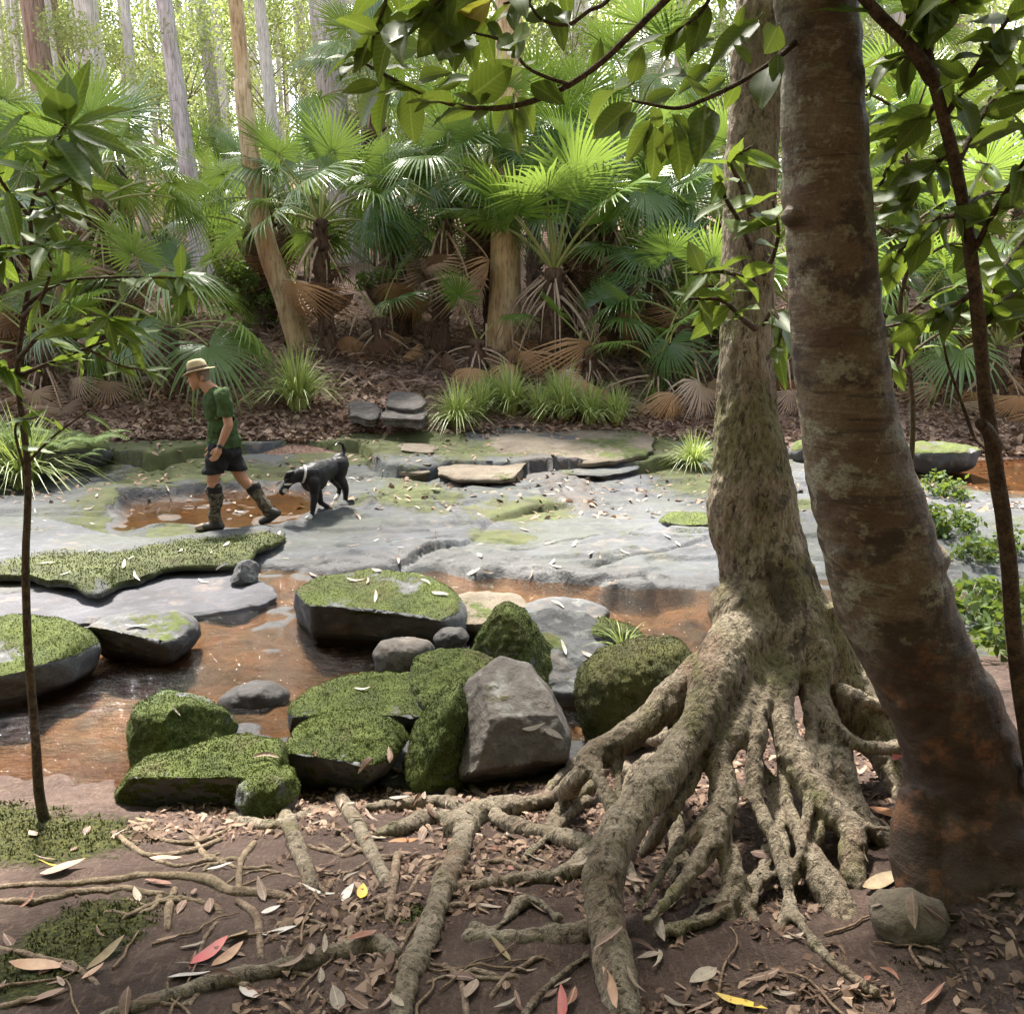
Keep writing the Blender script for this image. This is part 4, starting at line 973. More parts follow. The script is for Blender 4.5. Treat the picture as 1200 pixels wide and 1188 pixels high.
for _k in range(13):                      # finer roots weaving between the big ones
    a0 = R(-62 + 118 * (_k + _r.random()) / 13); l0, l1 = _r.uniform(90, 190), _r.uniform(300, 470)
    pp, aa = [], a0
    for s_ in np.linspace(0, 1, 5):
        l_ = l0 + (l1 - l0) * s_; aa = a0 + 0.20 * math.sin(s_ * 5 + _k) + _r.normal(0, 0.05)
        pp.append((905 + l_ * math.sin(aa) * 0.85, 735 + l_ * math.cos(aa), _r.uniform(5, 10) * (1.1 - 0.5 * s_)))
    fig_roots.append(pp)
fig_trunk = [(892, 0, 29, 3.62), (886, 100, 30, 3.58), (880, 220, 31, 3.52), (875, 330, 32, 3.46), (874, 420, 35, 3.42), (876, 500, 40, 3.38), (882, 580, 47, 3.34), (892, 650, 54, 3.30), (903, 700, 60, 3.26), (914, 745, 66, 3.22), (925, 800, 60, 3.18)]
paths = [smooth_path(fig_trunk, 0.04)] + [smooth_path(q) for q in fig_roots]
# trunk goes on above the frame
P0, r0 = paths[0]
up = np.array([[P0[0][0] + 0.02, P0[0][1] + 0.18, 6.6], [P0[0][0] + 0.06, P0[0][1] + 0.10, 5.2]])
P0 = np.vstack([catmull(np.vstack([up, P0[:1]]), 26)[:-1], P0]); r0 = np.concatenate([np.linspace(0.07, r0[0], 26)[:-1], r0])
paths[0] = (P0, r0)
prims = [tube(p, r * 0.97, 16, True, 0.22 if i else 0.10, i) for i, (p, r) in enumerate(paths)]
b1 = W(852, 598, 3.32); prims.append(ellipsoid(b1, (0.075, 0.10, 0.19)))
b1 = W(862, 715, 3.2); prims.append(ellipsoid(b1, (0.10, 0.12, 0.12)))
V, F = voxel_union(prims, 0.0080, 2, 0.5)
N = vnormals(V, F)
dsp = 0.016 * fbm(V * np.array([7, 7, 4.0]), 4, 101) + 0.010 * (np.abs(fbm(V * np.array([17, 17, 7.0]), 3, 102)) - 0.3) + 0.004 * fbm(V * 48, 2, 106)
V = V + N * dsp[:, None]
N = vnormals(V, F)
F = F if isinstance(F, np.ndarray) else F[-1]
# every root its own piece of the one grown surface
Cc = V[F].mean(1)
best = np.full(len(Cc), 1e9); who = np.zeros(len(Cc), int)
for i, (p, r) in enumerate(paths):
    if i == 26 or i == 25: continue
    a, b = p[:-1], p[1:]; ra = r[:-1]
    step = 2 if len(a) > 12 else 1
    for s in range(0, len(a), step):
        e = min(s + step, len(p) - 1)
        ab = p[e] - p[s]; t = np.clip(((Cc - p[s]) @ ab) / (ab @ ab + 1e-12), 0, 1)
        d = np.linalg.norm(Cc - p[s] - t[:, None] * ab, axis=1) - (r[s] + (r[e] - r[s]) * t)
        if i == 0: d = d - 0.01
        up_ = d < best; best[up_] = d[up_]; who[up_] = i
FIG_BASE = np.array([TREE_XY[0], TREE_XY[1], float(bank_z(np.array([TREE_XY[0]]), np.array([TREE_XY[1]]))[0])])
fig = thing('buttress_root_tree', 'pale mossy trunk standing on a tangle of exposed roots', 'tree', FIG_BASE)
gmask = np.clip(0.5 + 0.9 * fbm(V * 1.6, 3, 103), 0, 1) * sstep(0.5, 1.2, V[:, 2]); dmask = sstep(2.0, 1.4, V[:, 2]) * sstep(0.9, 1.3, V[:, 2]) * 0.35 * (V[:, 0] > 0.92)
for i in range(len(paths)):
    f = F[who == i]
    if len(f) < 10: continue
    idx, inv = np.unique(f, return_inverse=True)
    lab = components(inv.reshape(-1, 4), len(idx))
    big = np.bincount(lab).argmax()
    for l_ in np.unique(lab):
        fl = f[lab == l_]
        if l_ != big and len(fl) < 6: continue
        idx, inv = np.unique(fl, return_inverse=True)
        nm = 'trunk' if (i == 0 and l_ == big) else 'root'
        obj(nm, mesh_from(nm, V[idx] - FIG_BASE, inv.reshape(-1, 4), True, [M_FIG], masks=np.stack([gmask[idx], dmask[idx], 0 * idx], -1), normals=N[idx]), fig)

# thin roots running over the bare soil, each its own root of the same tree
soil_roots = [
 [(-30, 1042, 4), (50, 1037, 4), (135, 1032, 5), (188, 1029, 6), (232, 1030, 7), (269, 1046, 7), (303, 1047, 7), (349, 1056, 4)],
 [(-30, 1058, 4), (47, 1057, 5), (118, 1044, 5), (197, 1048, 4)],
 [(110, 1195, 7), (188, 1172, 9), (256, 1152, 10), (323, 1138, 11), (400, 1120, 12), (440, 1111, 12), (464, 1120, 9)],
 [(331, 954, 9), (347, 990, 10), (358, 1018, 9), (366, 1044, 8)],
 [(276, 958, 7), (310, 970, 8), (337, 966, 8), (372, 950, 6)],
 [(299, 986, 4), (284, 1007, 4), (279, 1046, 4)],
 [(278, 1056, 4), (300, 1074, 5), (306, 1124, 4)],
 [(-20, 1106, 3), (50, 1125, 4), (84, 1131, 4), (116, 1154, 3)],
 [(399, 934, 8), (420, 970, 9), (437, 1003, 9), (458, 1040, 8)],
 [(466, 1000, 5), (460, 1044, 6), (456, 1080, 5)],
 [(452, 1061, 4), (420, 1072, 4), (406, 1112, 4)],
 [(538, 902, 6), (531, 914, 7), (528, 934, 7)], [(539, 902, 4), (554, 924, 4), (570, 934, 3)],
 [(130, 975, 3), (165, 1000, 4), (215, 1000, 4), (262, 984, 3)], [(160, 958, 2.5), (190, 985, 3), (240, 985, 3), (275, 968, 2.5)],
 [(180, 1010, 2.5), (215, 1015, 3), (260, 1000, 2.5)], [(150, 965, 2.5), (180, 972, 2.5), (215, 972, 2)],
 [(205, 1040, 4), (198, 1065, 5), (196, 1090, 4)], [(290, 1005, 3), (262, 1010, 3), (238, 1022, 2.5)],
 [(420, 985, 3), (390, 1000, 3), (360, 990, 2.5)], [(255, 1080, 2.5), (240, 1100, 2.5), (232, 1130, 2)], [(0, 1180, 4), (40, 1172, 4), (80, 1160, 3)],
 [(395, 1085, 3), (350, 1100, 3), (330, 1125, 2.5)], [(520, 1130, 4), (540, 1150, 4), (548, 1195, 4)], [(640, 1120, 3), (600, 1140, 3), (575, 1170, 3)],
]
_r = np.random.default_rng(107)
for _k in range(20):
    x0, y0 = _r.uniform(150, 640), _r.uniform(965, 1170); a_ = R(_r.uniform(150, 230)); l_ = _r.uniform(60, 150); w_ = _r.uniform(2.0, 4.2)
    soil_roots.append([(x0 + l_ * s_ * math.cos(a_ + 0.5 * math.sin(3 * s_ + _k)), y0 - l_ * 0.55 * s_ * math.sin(a_ + 0.5 * math.sin(3 * s_ + _k)), w_ * (1.15 - 0.5 * s_)) for s_ in (0, 0.33, 0.66, 1)])
for i, q in enumerate(soil_roots):
    P, r = [], []
    for (a, b, rr) in q:
        p = on(a, b, bank_z); s = np.dot(p - CAMP, WV_) / FPX; P.append(p); r.append(rr * s)
    Q = catmull(np.column_stack([np.array(P), r]), 30)
    Q[:, 2] = np.maximum(Q[:, 2], bank_z(Q[:, 0], Q[:, 1]) + Q[:, 3] * 0.25); Q[:, 2] += 0.006 * fbm(Q[:, :3] * 9, 2, i)
    Q[[0, -1], 2] -= 0.012
    v, f = tube(Q[:, :3] - FIG_BASE, Q[:, 3], 10, True, 0.25, i)
    obj('root', mesh_from('root', v, f, True, [M_ROOTLET if q[0][2] < 7 else M_FIG], masks=np.zeros((len(v), 3))), fig)

# the dark leaning tree
lean_px = [(944, -420, 42, 1.80), (950, -200, 44, 2.0), (958, 0, 46, 2.16), (964, 140, 47, 2.24), (972, 280, 50, 2.30), (982, 400, 52, 2.34), (1000, 520, 57, 2.37), (1022, 610, 63, 2.40), (1040, 690, 64, 2.42), (1080, 780, 62, 2.43), (1118, 860, 63, 2.44), (1132, 930, 67, 2.44), (1140, 1000, 74, 2.43), (1146, 1070, 84, 2.42)]
P, r = smooth_path(lean_px, 0.025)
LEAN_BASE = np.array([P[-1][0], P[-1][1], float(bank_z(P[-1:, 0], P[-1:, 1])[0])])
pr = [tube(P, r, 36)]
for q in [[(1085, 930, 30, 2.40), (1078, 1010, 32, 2.32), (1092, 1070, 28, 2.22), (1110, 1120, 18, 2.12)], [(1150, 930, 50, 2.40), (1175, 1010, 50, 2.30), (1200, 1090, 44, 2.2), (1225, 1180, 30, 2.05)], [(1120, 960, 46, 2.38), (1128, 1050, 44, 2.26), (1150, 1130, 34, 2.12), (1160, 1200, 22, 2.0)],
          [(1105, 1000, 20, 2.34), (1120, 1090, 14, 2.16), (1160, 1150, 12, 2.06), (1180, 1195, 10, 1.98)]]:
    pr.append(tube(*smooth_path(q), 18, True, 0.08))
for (px, py, Y, e) in [(1072, 655, 2.40, 0.085), (1000, 645, 2.36, 0.08), (930, 255, 2.25, 0.030)]:
    pr.append(ellipsoid(W(px, py, Y), (e, e, e * 0.8)))
V, F = voxel_union(pr, 0.009, 3)
N = vnormals(V, F)
ring = 0.004 * np.sin(V[:, 2] * 62 + 5 * fbm(V * 2.5, 3, 111)) * np.clip(0.4 + fbm(V * 3, 3, 112), 0, 1)
V = V + N * (ring + 0.014 * fbm(V * np.array([3.5, 3.5, 5.0]), 4, 113) + 0.004 * fbm(V * 30, 2, 114))[:, None]
lean = thing('leaning_tree', 'dark brown ringed trunk leaning across the right side of the view', 'tree', LEAN_BASE)
obj('trunk', mesh_from('trunk', V - LEAN_BASE, F, True, [M_LEAN]), lean)

# ------------------------------------------------------------------ forest on the far slope
def leaf_cloud(centres, radii, n, size, seed, hang=0.5, aspect=0.28, flat=False):
    """n separate leaf faces spread in clumps"""
    r = np.random.default_rng(seed)
    centres = np.asarray(centres, float); radii = np.asarray(radii, float)
    w = radii ** 2.2; i = r.choice(len(centres), n, p=w / w.sum())
    d = r.normal(0, 1, (n, 3)); d /= np.linalg.norm(d, axis=1, keepdims=True)
    P = centres[i] + d * (radii[i] * r.random(n) ** 0.45)[:, None] * np.array([1, 1, 0.75])
    ax = r.normal(0, 1, (n, 3)) * np.array([1, 1, 0.6]); ax[:, 2] -= hang; ax /= np.linalg.norm(ax, axis=1, keepdims=True)
    sd = np.cross(ax, r.normal(0, 1, (n, 3))); sd /= np.linalg.norm(sd, axis=1, keepdims=True) + 1e-9
    L = size * r.uniform(0.6, 1.3, (n, 1)); Wd = L * aspect
    V = np.stack([P, P + ax * L * 0.45 + sd * Wd, P + ax * L, P + ax * L * 0.45 - sd * Wd], 1).reshape(-1, 3)
    return V, np.arange(4 * n).reshape(-1, 4)

def gum_crown_mesh(seed, H, h0, spread, nclump, nleaf, size, name='crown'):
    r = np.random.default_rng(seed)
    c, rad, limbs = [], [], []
    for k in range(nclump):
        h = h0 + (H - h0) * r.random() ** 0.8
        a = r.random() * 6.283; d = spread * (0.25 + 0.75 * r.random()) * (1 - 0.45 * (h - h0) / (H - h0))
        p = np.array([math.cos(a) * d, math.sin(a) * d, h]); c.append(p); rad.append(spread * r.uniform(0.22, 0.42))
        q = np.array([0, 0, h - d * r.uniform(0.5, 0.9)])
        mid = (p + q) / 2 + r.normal(0, 0.12 * d, 3)
        limbs.append((catmull(np.array([q, mid, p]), 7), np.linspace(0.018 * H / 6, 0.006 * H / 6, 7)))
    V, F = leaf_cloud(c, rad, nleaf, size, seed)
    me = mesh_from(name, V, F, False, [M_GUMLEAF])
    lv, lf = join([tube(a, b, 5) for a, b in limbs])
    return me, (lv, lf)

def trunk_tube(base, top, r0, r1, bend, seed, n=26, seg=14, wob=0.03):
    r = np.random.default_rng(seed)
    base = np.asarray(base, float); top = np.asarray(top, float)
    t = np.linspace(0, 1, n)
    ctrl = np.array([base, base + (top - base) * 0.33 + np.append(r.normal(0, bend, 2), 0), base + (top - base) * 0.66 + np.append(r.normal(0, bend, 2), 0), top])
    P = catmull(ctrl, n) - base
    rad = r1 + (r0 - r1) * (1 - t) ** 1.1; rad = rad * (1 + 0.45 * np.exp(-t * 26))
    return tube(P, rad, seg, True, wob * 2, seed)

# tall gums: (top pixel at the frame edge or where it is lost, foot pixel, distance, width in pixels, bark, label)
GC = [gum_crown_mesh(200 + i, 25, 14, 3.6, 16, 1700, 0.24) for i in range(2)]
GUMS = [
 ((186, 0), (236, 300), 23.5, 19, M_GUM_PALE, 'straight lilac grey gum trunk rising behind the low palm fans at left'),
 ((276, 0), (350, 400), 17.2, 25, M_GUM_TAN, 'tan smooth gum with a reddish leaning foot beside the dark palm trunk'),
 ((230, 18), (268, 265), 27, 13, M_GUM_PALE, 'slim grey gum trunk just right of the straight lilac gum'),
 ((372, 0), (400, 215), 27, 32, M_GUM_PALE, 'thick pale grey gum trunk behind the palm crown left of centre'),
 ((303, 0), (332, 250), 31, 14, M_GUM_WHITE, 'whitish gum trunk close behind the tan gum'),
 ((585, 60), (590, 395), 17.3, 32, M_GUM_TAN, 'stout yellow stained trunk standing in the middle of the palm clump'),
 ((98, 0), (128, 190), 30, 26, M_GUM_WHITE, 'broad white gum trunk behind the fresh green sapling'),
 ((33, 0), (62, 200), 26, 26, M_GUM_BROWN, 'reddish brown trunk behind the sapling leaves in the upper left corner'),
 ((52, 0), (85, 210), 34, 12, M_GUM_BROWN, 'narrow brown trunk between the reddish and the broad white gum'),
 ((418, 0), (432, 180), 36, 12, M_GUM_WHITE, 'thin white trunk right of the thick pale gum'),
 ((405, 0), (418, 200), 40, 9, M_GUM_WHITE, 'very thin white trunk against the thick pale gum'),
 ((680, 0), (684, 160), 38, 12, M_GUM_WHITE, 'thin pale trunk above the tall fan of the palm clump'),
 ((757, 0), (758, 130), 33, 18, M_GUM_WHITE, 'pale trunk seen through the overhanging bough'),
 ((800, 0), (806, 220), 36, 10, M_GUM_PALE, 'thin grey trunk left of the mossy near trunk'),
 ((142, 0), (170, 240), 40, 8, M_GUM_WHITE, 'hair thin white trunk left of the straight lilac gum'),
 ((1040, 0), (1030, 300), 30, 15, M_GUM_PALE, 'grey trunk seen just right of the dark leaning tree'),
 ((1130, 0), (1118, 280), 33, 14, M_GUM_BROWN, 'brown trunk behind the big leaves at upper right'),
 ((540, 0), (543, 180), 42, 10, M_GUM_WHITE, 'thin white trunk high behind the middle palms'),
 ((346, 0), (362, 200), 44, 9, M_GUM_PALE, 'thin grey trunk between the whitish gum and the thick pale gum'),
 ((248, 0), (262, 200), 46, 8, M_GUM_BROWN, 'thin brown trunk far behind the slim grey gum'),
]
gi = 0
for (tp, fp, Y, wpx, mt, lb) in GUMS:
    f = on(fp[0], fp[1], lambda x, y: far_z(x, y, False), 12, 80) if False else None
    foot = W(fp[0], fp[1], Y); foot[2] = float(far_z(foot[:1], foot[1:2])[0])
    topv = W(tp[0], tp[1], Y)
    low = W(fp[0], fp[1], Y)
    slope = (topv - low) / max(topv[2] - low[2], 0.5); slope[1] = 0
    foot[:2] = low[:2] - slope[:2] * (low[2] - foot[2])
    Hh = 24 + (gi * 7 % 5); curve = None
    dep = Y / _cp
    r0 = wpx * dep / FPX / 2
    head = foot + np.array([slope[0] * Hh * 0.7, slope[1], Hh])
    ctrl_bend = 0.10
    if gi == 1:
        pts = [W(a_, b_, Y) for a_, b_ in ((352, 402), (335, 350), (312, 285), (296, 200), (284, 100), (276, 0))]
        foot = pts[0].copy(); foot[2] = float(far_z(foot[:1], foot[1:2])[0]); head = pts[-1] + np.array([-0.6, 0, 14.0])
        PP = catmull(np.vstack([[foot - np.array([-0.1, 0, 0.3])], pts[1:], [head]]), 44); off = None
        v, fc = tube(PP - (foot - np.array([0, 0, 0.3])), np.linspace(r0 * 1.15, r0 * 0.5, 44) * (1 + 0.2 * np.exp(-np.linspace(0, 20, 44))), 16, True, 0.06, 5)
    else: v, fc = trunk_tube(foot - np.array([0, 0, 0.3]), head, r0 * 1.06, r0 * 0.45, ctrl_bend, 300 + gi, n=40, seg=16)
    t = thing('gum_tree', lb, 'tree', foot - np.array([0, 0, 0.3]), 'tall gum trees on the far slope')
    obj('trunk', mesh_from('trunk', v, fc, True, [mt]), t)
    me, limb = GC[gi % 2]
    s = Hh / 25.0
    off = (head - foot) * 0.98; off[2] = 0
    c = obj('crown', me, t, loc=(off[0] * 0.85, off[1] * 0.85, 0.0), rot=(0, 0, gi * 1.3), scale=(s, s, s))
    if gi < 2: GC[gi] = (me, mesh_from('limbs', limb[0], limb[1], True, [M_GUM_WHITE]))
    obj('limbs', GC[gi % 2][1], t, loc=(off[0] * 0.85, off[1] * 0.85, 0.0), rot=(0, 0, gi * 1.3), scale=(s, s, s))
    gi += 1
# more slender gums deep in the forest, nothing tells them apart
r = np.random.default_rng(77)
GUM_EXTRA = 1
fv, ff = trunk_tube((0, 0, 0), (0.5, 0, 24), 0.19, 0.07, 0.2, 401, n=20, seg=9)
FT = [mesh_from('trunk', *trunk_tube((0, 0, -0.5), (0.6 * k - 0.6, 0, 24), 0.17, 0.07, 0.25, 401 + k, n=20, seg=9), True, [M_GUM_WHITE if k != 1 else M_GUM_PALE]) for k in range(3)]
for k in range(92):
    Y = r.uniform(28, 80) if k > 26 else r.uniform(26, 42); px = r.uniform(-60, 1260) if k % 3 else r.uniform(0, 480)
    p = W(px, 300, Y); p[2] = float(far_z(p[:1], p[1:2])[0])
    t = thing('distant_gum_tree', 'slender pale gum trunk far back in the forest ' + ('at the left' if px < 400 else 'above the middle palms' if px < 850 else 'at the right'), 'tree', p, 'slender gums deep in the forest')
    s = r.uniform(0.6, 1.15)
    obj('trunk', FT[k % 3], t, rot=(0, 0, r.random() * 6), scale=(s, s, 1))
    obj('crown', GC[k % 2][0], t, rot=(0, 0, r.random() * 6), scale=(1, 1, 0.95))

# understorey trees and shrubs
def bush_mesh(seed, H, R_, nclump, n, size, mat, aspect=0.25, low=0.12):
    rr = np.random.default_rng(seed)
    c, rad, limbs = [], [], []
    for k in range(nclump):
        h = H * (low + (1 - low) * rr.random()); a = rr.random() * 6.283
        d = R_ * math.sqrt(rr.random()) * (1.0 - 0.5 * abs(h / H - 0.5))
        p = np.array([math.cos(a) * d, math.sin(a) * d, h]); c.append(p); rad.append(R_ * rr.uniform(0.20, 0.42))
        q = np.array([0, 0, max(0, h - d * 0.8 - 0.2)])
        limbs.append(tube(catmull(np.array([q, (p + q) / 2 + rr.normal(0, 0.06, 3), p]), 6), np.linspace(0.012 * H / 3, 0.004, 6), 4))
    limbs.append(tube(catmull(np.array([[0, 0, -0.3], [0.05, 0, H * 0.5], [0, 0.05, H * 0.95]]), 10), np.linspace(0.022 * H / 3, 0.006, 10), 6))
    V, F = leaf_cloud(c, rad, n, size, seed + 1, 0.35, aspect)
    lv, lf = join(limbs)
    return mesh_from('crown', V, F, False, [mat]), mesh_from('stem', lv, lf, True, [M_BUSHSTEM])
BM = [bush_mesh(500 + i, 6.5, 2.0, 26, 6500, 0.115, M_SHRUBLEAF) for i in range(3)]
LB = [bush_mesh(520 + i, 1.5, 0.8, 16, 2200, 0.10, M_LOWLEAF, 0.3) for i in range(2)]
r = np.random.default_rng(78)
k = 0
for row, (Y0, Y1, cnt) in enumerate([(22, 27, 6), (28, 38, 12), (38, 55, 20), (55, 85, 26)]):
    for i in range(cnt):
        Y = r.uniform(Y0, Y1); px = -90 + 1380 * (i + r.uniform(0.1, 0.9)) / cnt
        if row == 0 and 320 < px < 760 and r.random() < 0.5: continue
        p = W(px, 300, Y); p[2] = float(far_z(p[:1], p[1:2])[0])
        s = r.uniform(0.7, 1.15) * (1.0, 1.1, 1.35, 1.9)[row]
        t = thing('understorey_tree', 'loose fine leaved understorey tree on the slope ' + ('at the left, among the grey gums' if px < 400 else 'behind the middle palm clump' if px < 850 else 'at the right, behind the near trunks'), 'tree', p, 'understorey trees on the far slope')
        a = r.random() * 6.283
        me = BM[k % 3]; k += 1
        obj('crown', me[0], t, rot=(0, 0, a), scale=(s, s, s * r.uniform(0.9, 1.3))); obj('trunk', me[1], t, rot=(0, 0, a), scale=(s, s, s))
for i in range(46):
    Y = r.uniform(18.5, 34); px = r.uniform(-60, 1260)
    p = W(px, 300, Y); p[2] = float(far_z(p[:1], p[1:2])[0])
    s = r.uniform(0.5, 1.1)
    t = thing('low_shrub', 'low yellow-green shrub in the undergrowth ' + ('behind the left hand palms' if px < 400 else 'behind the middle palm clump' if px < 850 else 'behind the right hand palms'), 'shrub', p, 'low shrubs on the far slope')
    a = r.random() * 6.283
    me = LB[i % 2]
    obj('foliage', me[0], t, rot=(0, 0, a), scale=(s, s, s * 0.9)); obj('stem', me[1], t, rot=(0, 0, a), scale=(s, s, s))

# ------------------------------------------------------------------ cabbage palms
def frond_mesh(Lp, Lf, nseg, spread, tilt, droop, dish, seed, mats, arch=0.12, tipdroop=0.5, fold=0.35, bladew=1.0, pr=0.014):
    rr = np.random.default_rng(seed)
    t = np.linspace(0, 1, 9)
    Pp = np.column_stack([t * Lp, 0 * t, arch * Lp * np.sin(t * 2.2) - arch * Lp * 0.55 * t * t])
    pv, pf = tube(Pp, np.linspace(pr * 1.7, pr * 0.7, 9), 5)
    hub = Pp[-1]
    ct, st_ = math.cos(tilt), math.sin(tilt)
    Rt = np.array([[ct, 0, st_], [0, 1, 0], [-st_, 0, ct]])
    Vs, Fs, n0 = [], [], 0
    da = 2 * spread / nseg
    ts = np.array([0.04, 0.28, 0.52, 0.70, 0.85, 1.0])
    for s in range(nseg):
        a = -spread + (s + 0.5) * da + rr.normal(0, 0.02)
        L = Lf * (0.70 + 0.30 * math.cos(a * 0.62)) * rr.uniform(0.90, 1.06)
        d = np.array([math.cos(a), math.sin(a), 0]); e = np.array([-math.sin(a), math.cos(a), 0])
        w = np.array([0.004, 0.28 * L * math.tan(da / 2), 0.42 * L * math.tan(da / 2), 0.31 * L * math.tan(da / 2), 0.17 * L * math.tan(da / 2), 0.002]) * 1.04 * bladew
        dr = tipdroop * rr.uniform(0.6, 1.5)
        sw = rr.normal(0, 0.10)
        cen = np.outer(ts * L, d) + np.outer((np.clip(ts - 0.5, 0, 1) ** 2) * L * sw, e)
        cen[:, 2] += dish * L * ts * (1 - math.cos(a)) * 0.5 - droop * L * ts ** 2
        # tips hang straight down whatever the tilt of the fan
        cw = cen @ Rt.T
        cw[:, 2] -= dr * L * np.clip(ts - 0.45, 0, 1) ** 1.7
        cw[:, 0] -= 0.25 * dr * L * np.clip(ts - 0.45, 0, 1) ** 1.7 * math.cos(a)
        ew = e @ Rt.T; nw = np.array([0, 0, 1.0]) @ Rt.T
        ridge = cw + np.outer(w * fold, nw)
        V = np.stack([cw - np.outer(w, ew), ridge, cw + np.outer(w, ew)], 1).reshape(-1, 3) + hub
        i = np.arange(5)[:, None] * 3; j = np.array([0, 1])[None]
        Fq = np.stack([i + j, i + j + 1, i + j + 4, i + j + 3], -1).reshape(-1, 4)
        Vs.append(V); Fs.append(Fq + n0); n0 += len(V)
    bv, bf = np.vstack(Vs), np.vstack(Fs)
    V, F = join([(pv, pf), (bv, bf)])
    nq0 = len(pf[0]); q = np.ones(len(F[0]), int); q[:nq0] = 0
    fm = np.concatenate([q] + [np.zeros(len(x), int) for x in F[1:]])
    return mesh_from('frond', V, F, False, mats, fm)
GM, LM, DM, KM, PM = [M_PETIOLE, M_FROND], [M_PETIOLE, M_FROND_LIME], [M_PETIOLE_DEAD, M_FROND_DEAD], [M_PETIOLE_DEAD, M_FROND_DARK], [M_PETIOLE_DEAD, M_FROND_PALE]
FR_UP = [frond_mesh(1.05, 0.80, 40, 2.25, 0.10, 0.02, 0.18, 601, GM, 0.05, 0.25), frond_mesh(1.15, 0.78, 38, 2.3, 0.25, 0.05, 0.10, 602, GM, 0.08, 0.35), frond_mesh(1.0, 0.82, 40, 2.2, -0.1, 0.0, 0.22, 603, LM, 0.04, 0.18)]
FR_OUT = [frond_mesh(1.0, 0.82, 40, 2.3, 0.55, 0.10, 0.05, 611, GM, 0.16, 0.8), frond_mesh(1.1, 0.80, 38, 2.35, 0.8, 0.12, 0.0, 612, GM, 0.18, 1.0), frond_mesh(0.95, 0.78, 40, 2.25, 0.35, 0.06, 0.1, 613, GM, 0.14, 0.6), frond_mesh(1.0, 0.8, 38, 2.3, 0.6, 0.10, 0.05, 614, LM, 0.16, 0.7)]
FR_DEAD = [frond_mesh(0.9, 0.68, 26, 1.5, 0.9, 0.25, -0.5, 621, DM, 0.12, 1.0, 0.5), frond_mesh(0.8, 0.62, 24, 1.2, 1.1, 0.3, -0.6, 622, KM, 0.1, 0.9, 0.6), frond_mesh(0.85, 0.66, 28, 1.9, 0.8, 0.2, -0.3, 623, PM, 0.12, 1.0, 0.4)]
FAN_DEAD = [frond_mesh(0.55, 0.62, 22, 1.25, 0.1, 0.10, -0.35, 631, DM, 0.02, 0.35, 0.7, 0.6), frond_mesh(0.5, 0.58, 20, 1.5, 0.1, 0.10, -0.3, 632, [M_PETIOLE_DEAD, M_FROND_PALE], 0.02, 0.4, 0.6, 0.6), frond_mesh(0.5, 0.6, 22, 1.0, 0.0, 0.1, -0.4, 633, KM, 0.02, 0.3, 0.7, 0.65)]

def palm_trunk_mesh(h, r0, seed):
    rr = np.random.default_rng(seed)
    n = max(10, int(h / 0.09)); t = np.linspace(0, 1, n)
    P = np.column_stack([0.03 * h * np.sin(t * 2 + seed), 0.02 * h * np.cos(t * 2.5 + seed), -0.25 + t * (h + 0.25)])
    rad = r0 * (1.15 - 0.25 * t + 0.06 * ((np.arange(n) % 2) * 2 - 1))
    parts = [tube(P, rad, 14, True, 0.25, seed)]
    for k in range(int(h * 26)):      # stubs of old leaf bases
        z = rr.uniform(0.1, 1) ; p = P[int(z * (n - 1))]; a = rr.random() * 6.283
        d = np.array([math.cos(a), math.sin(a), 0.9]); d /= np.linalg.norm(d)
        q = p + np.array([math.cos(a), math.sin(a), 0]) * r0 * 0.85
        parts.append(tube(np.array([q, q + d * 0.06, q + d * rr.uniform(0.1, 0.2) + np.array([0, 0, -0.02])]), [0.03, 0.025, 0.008], 4))
    return join(parts), P[-1]
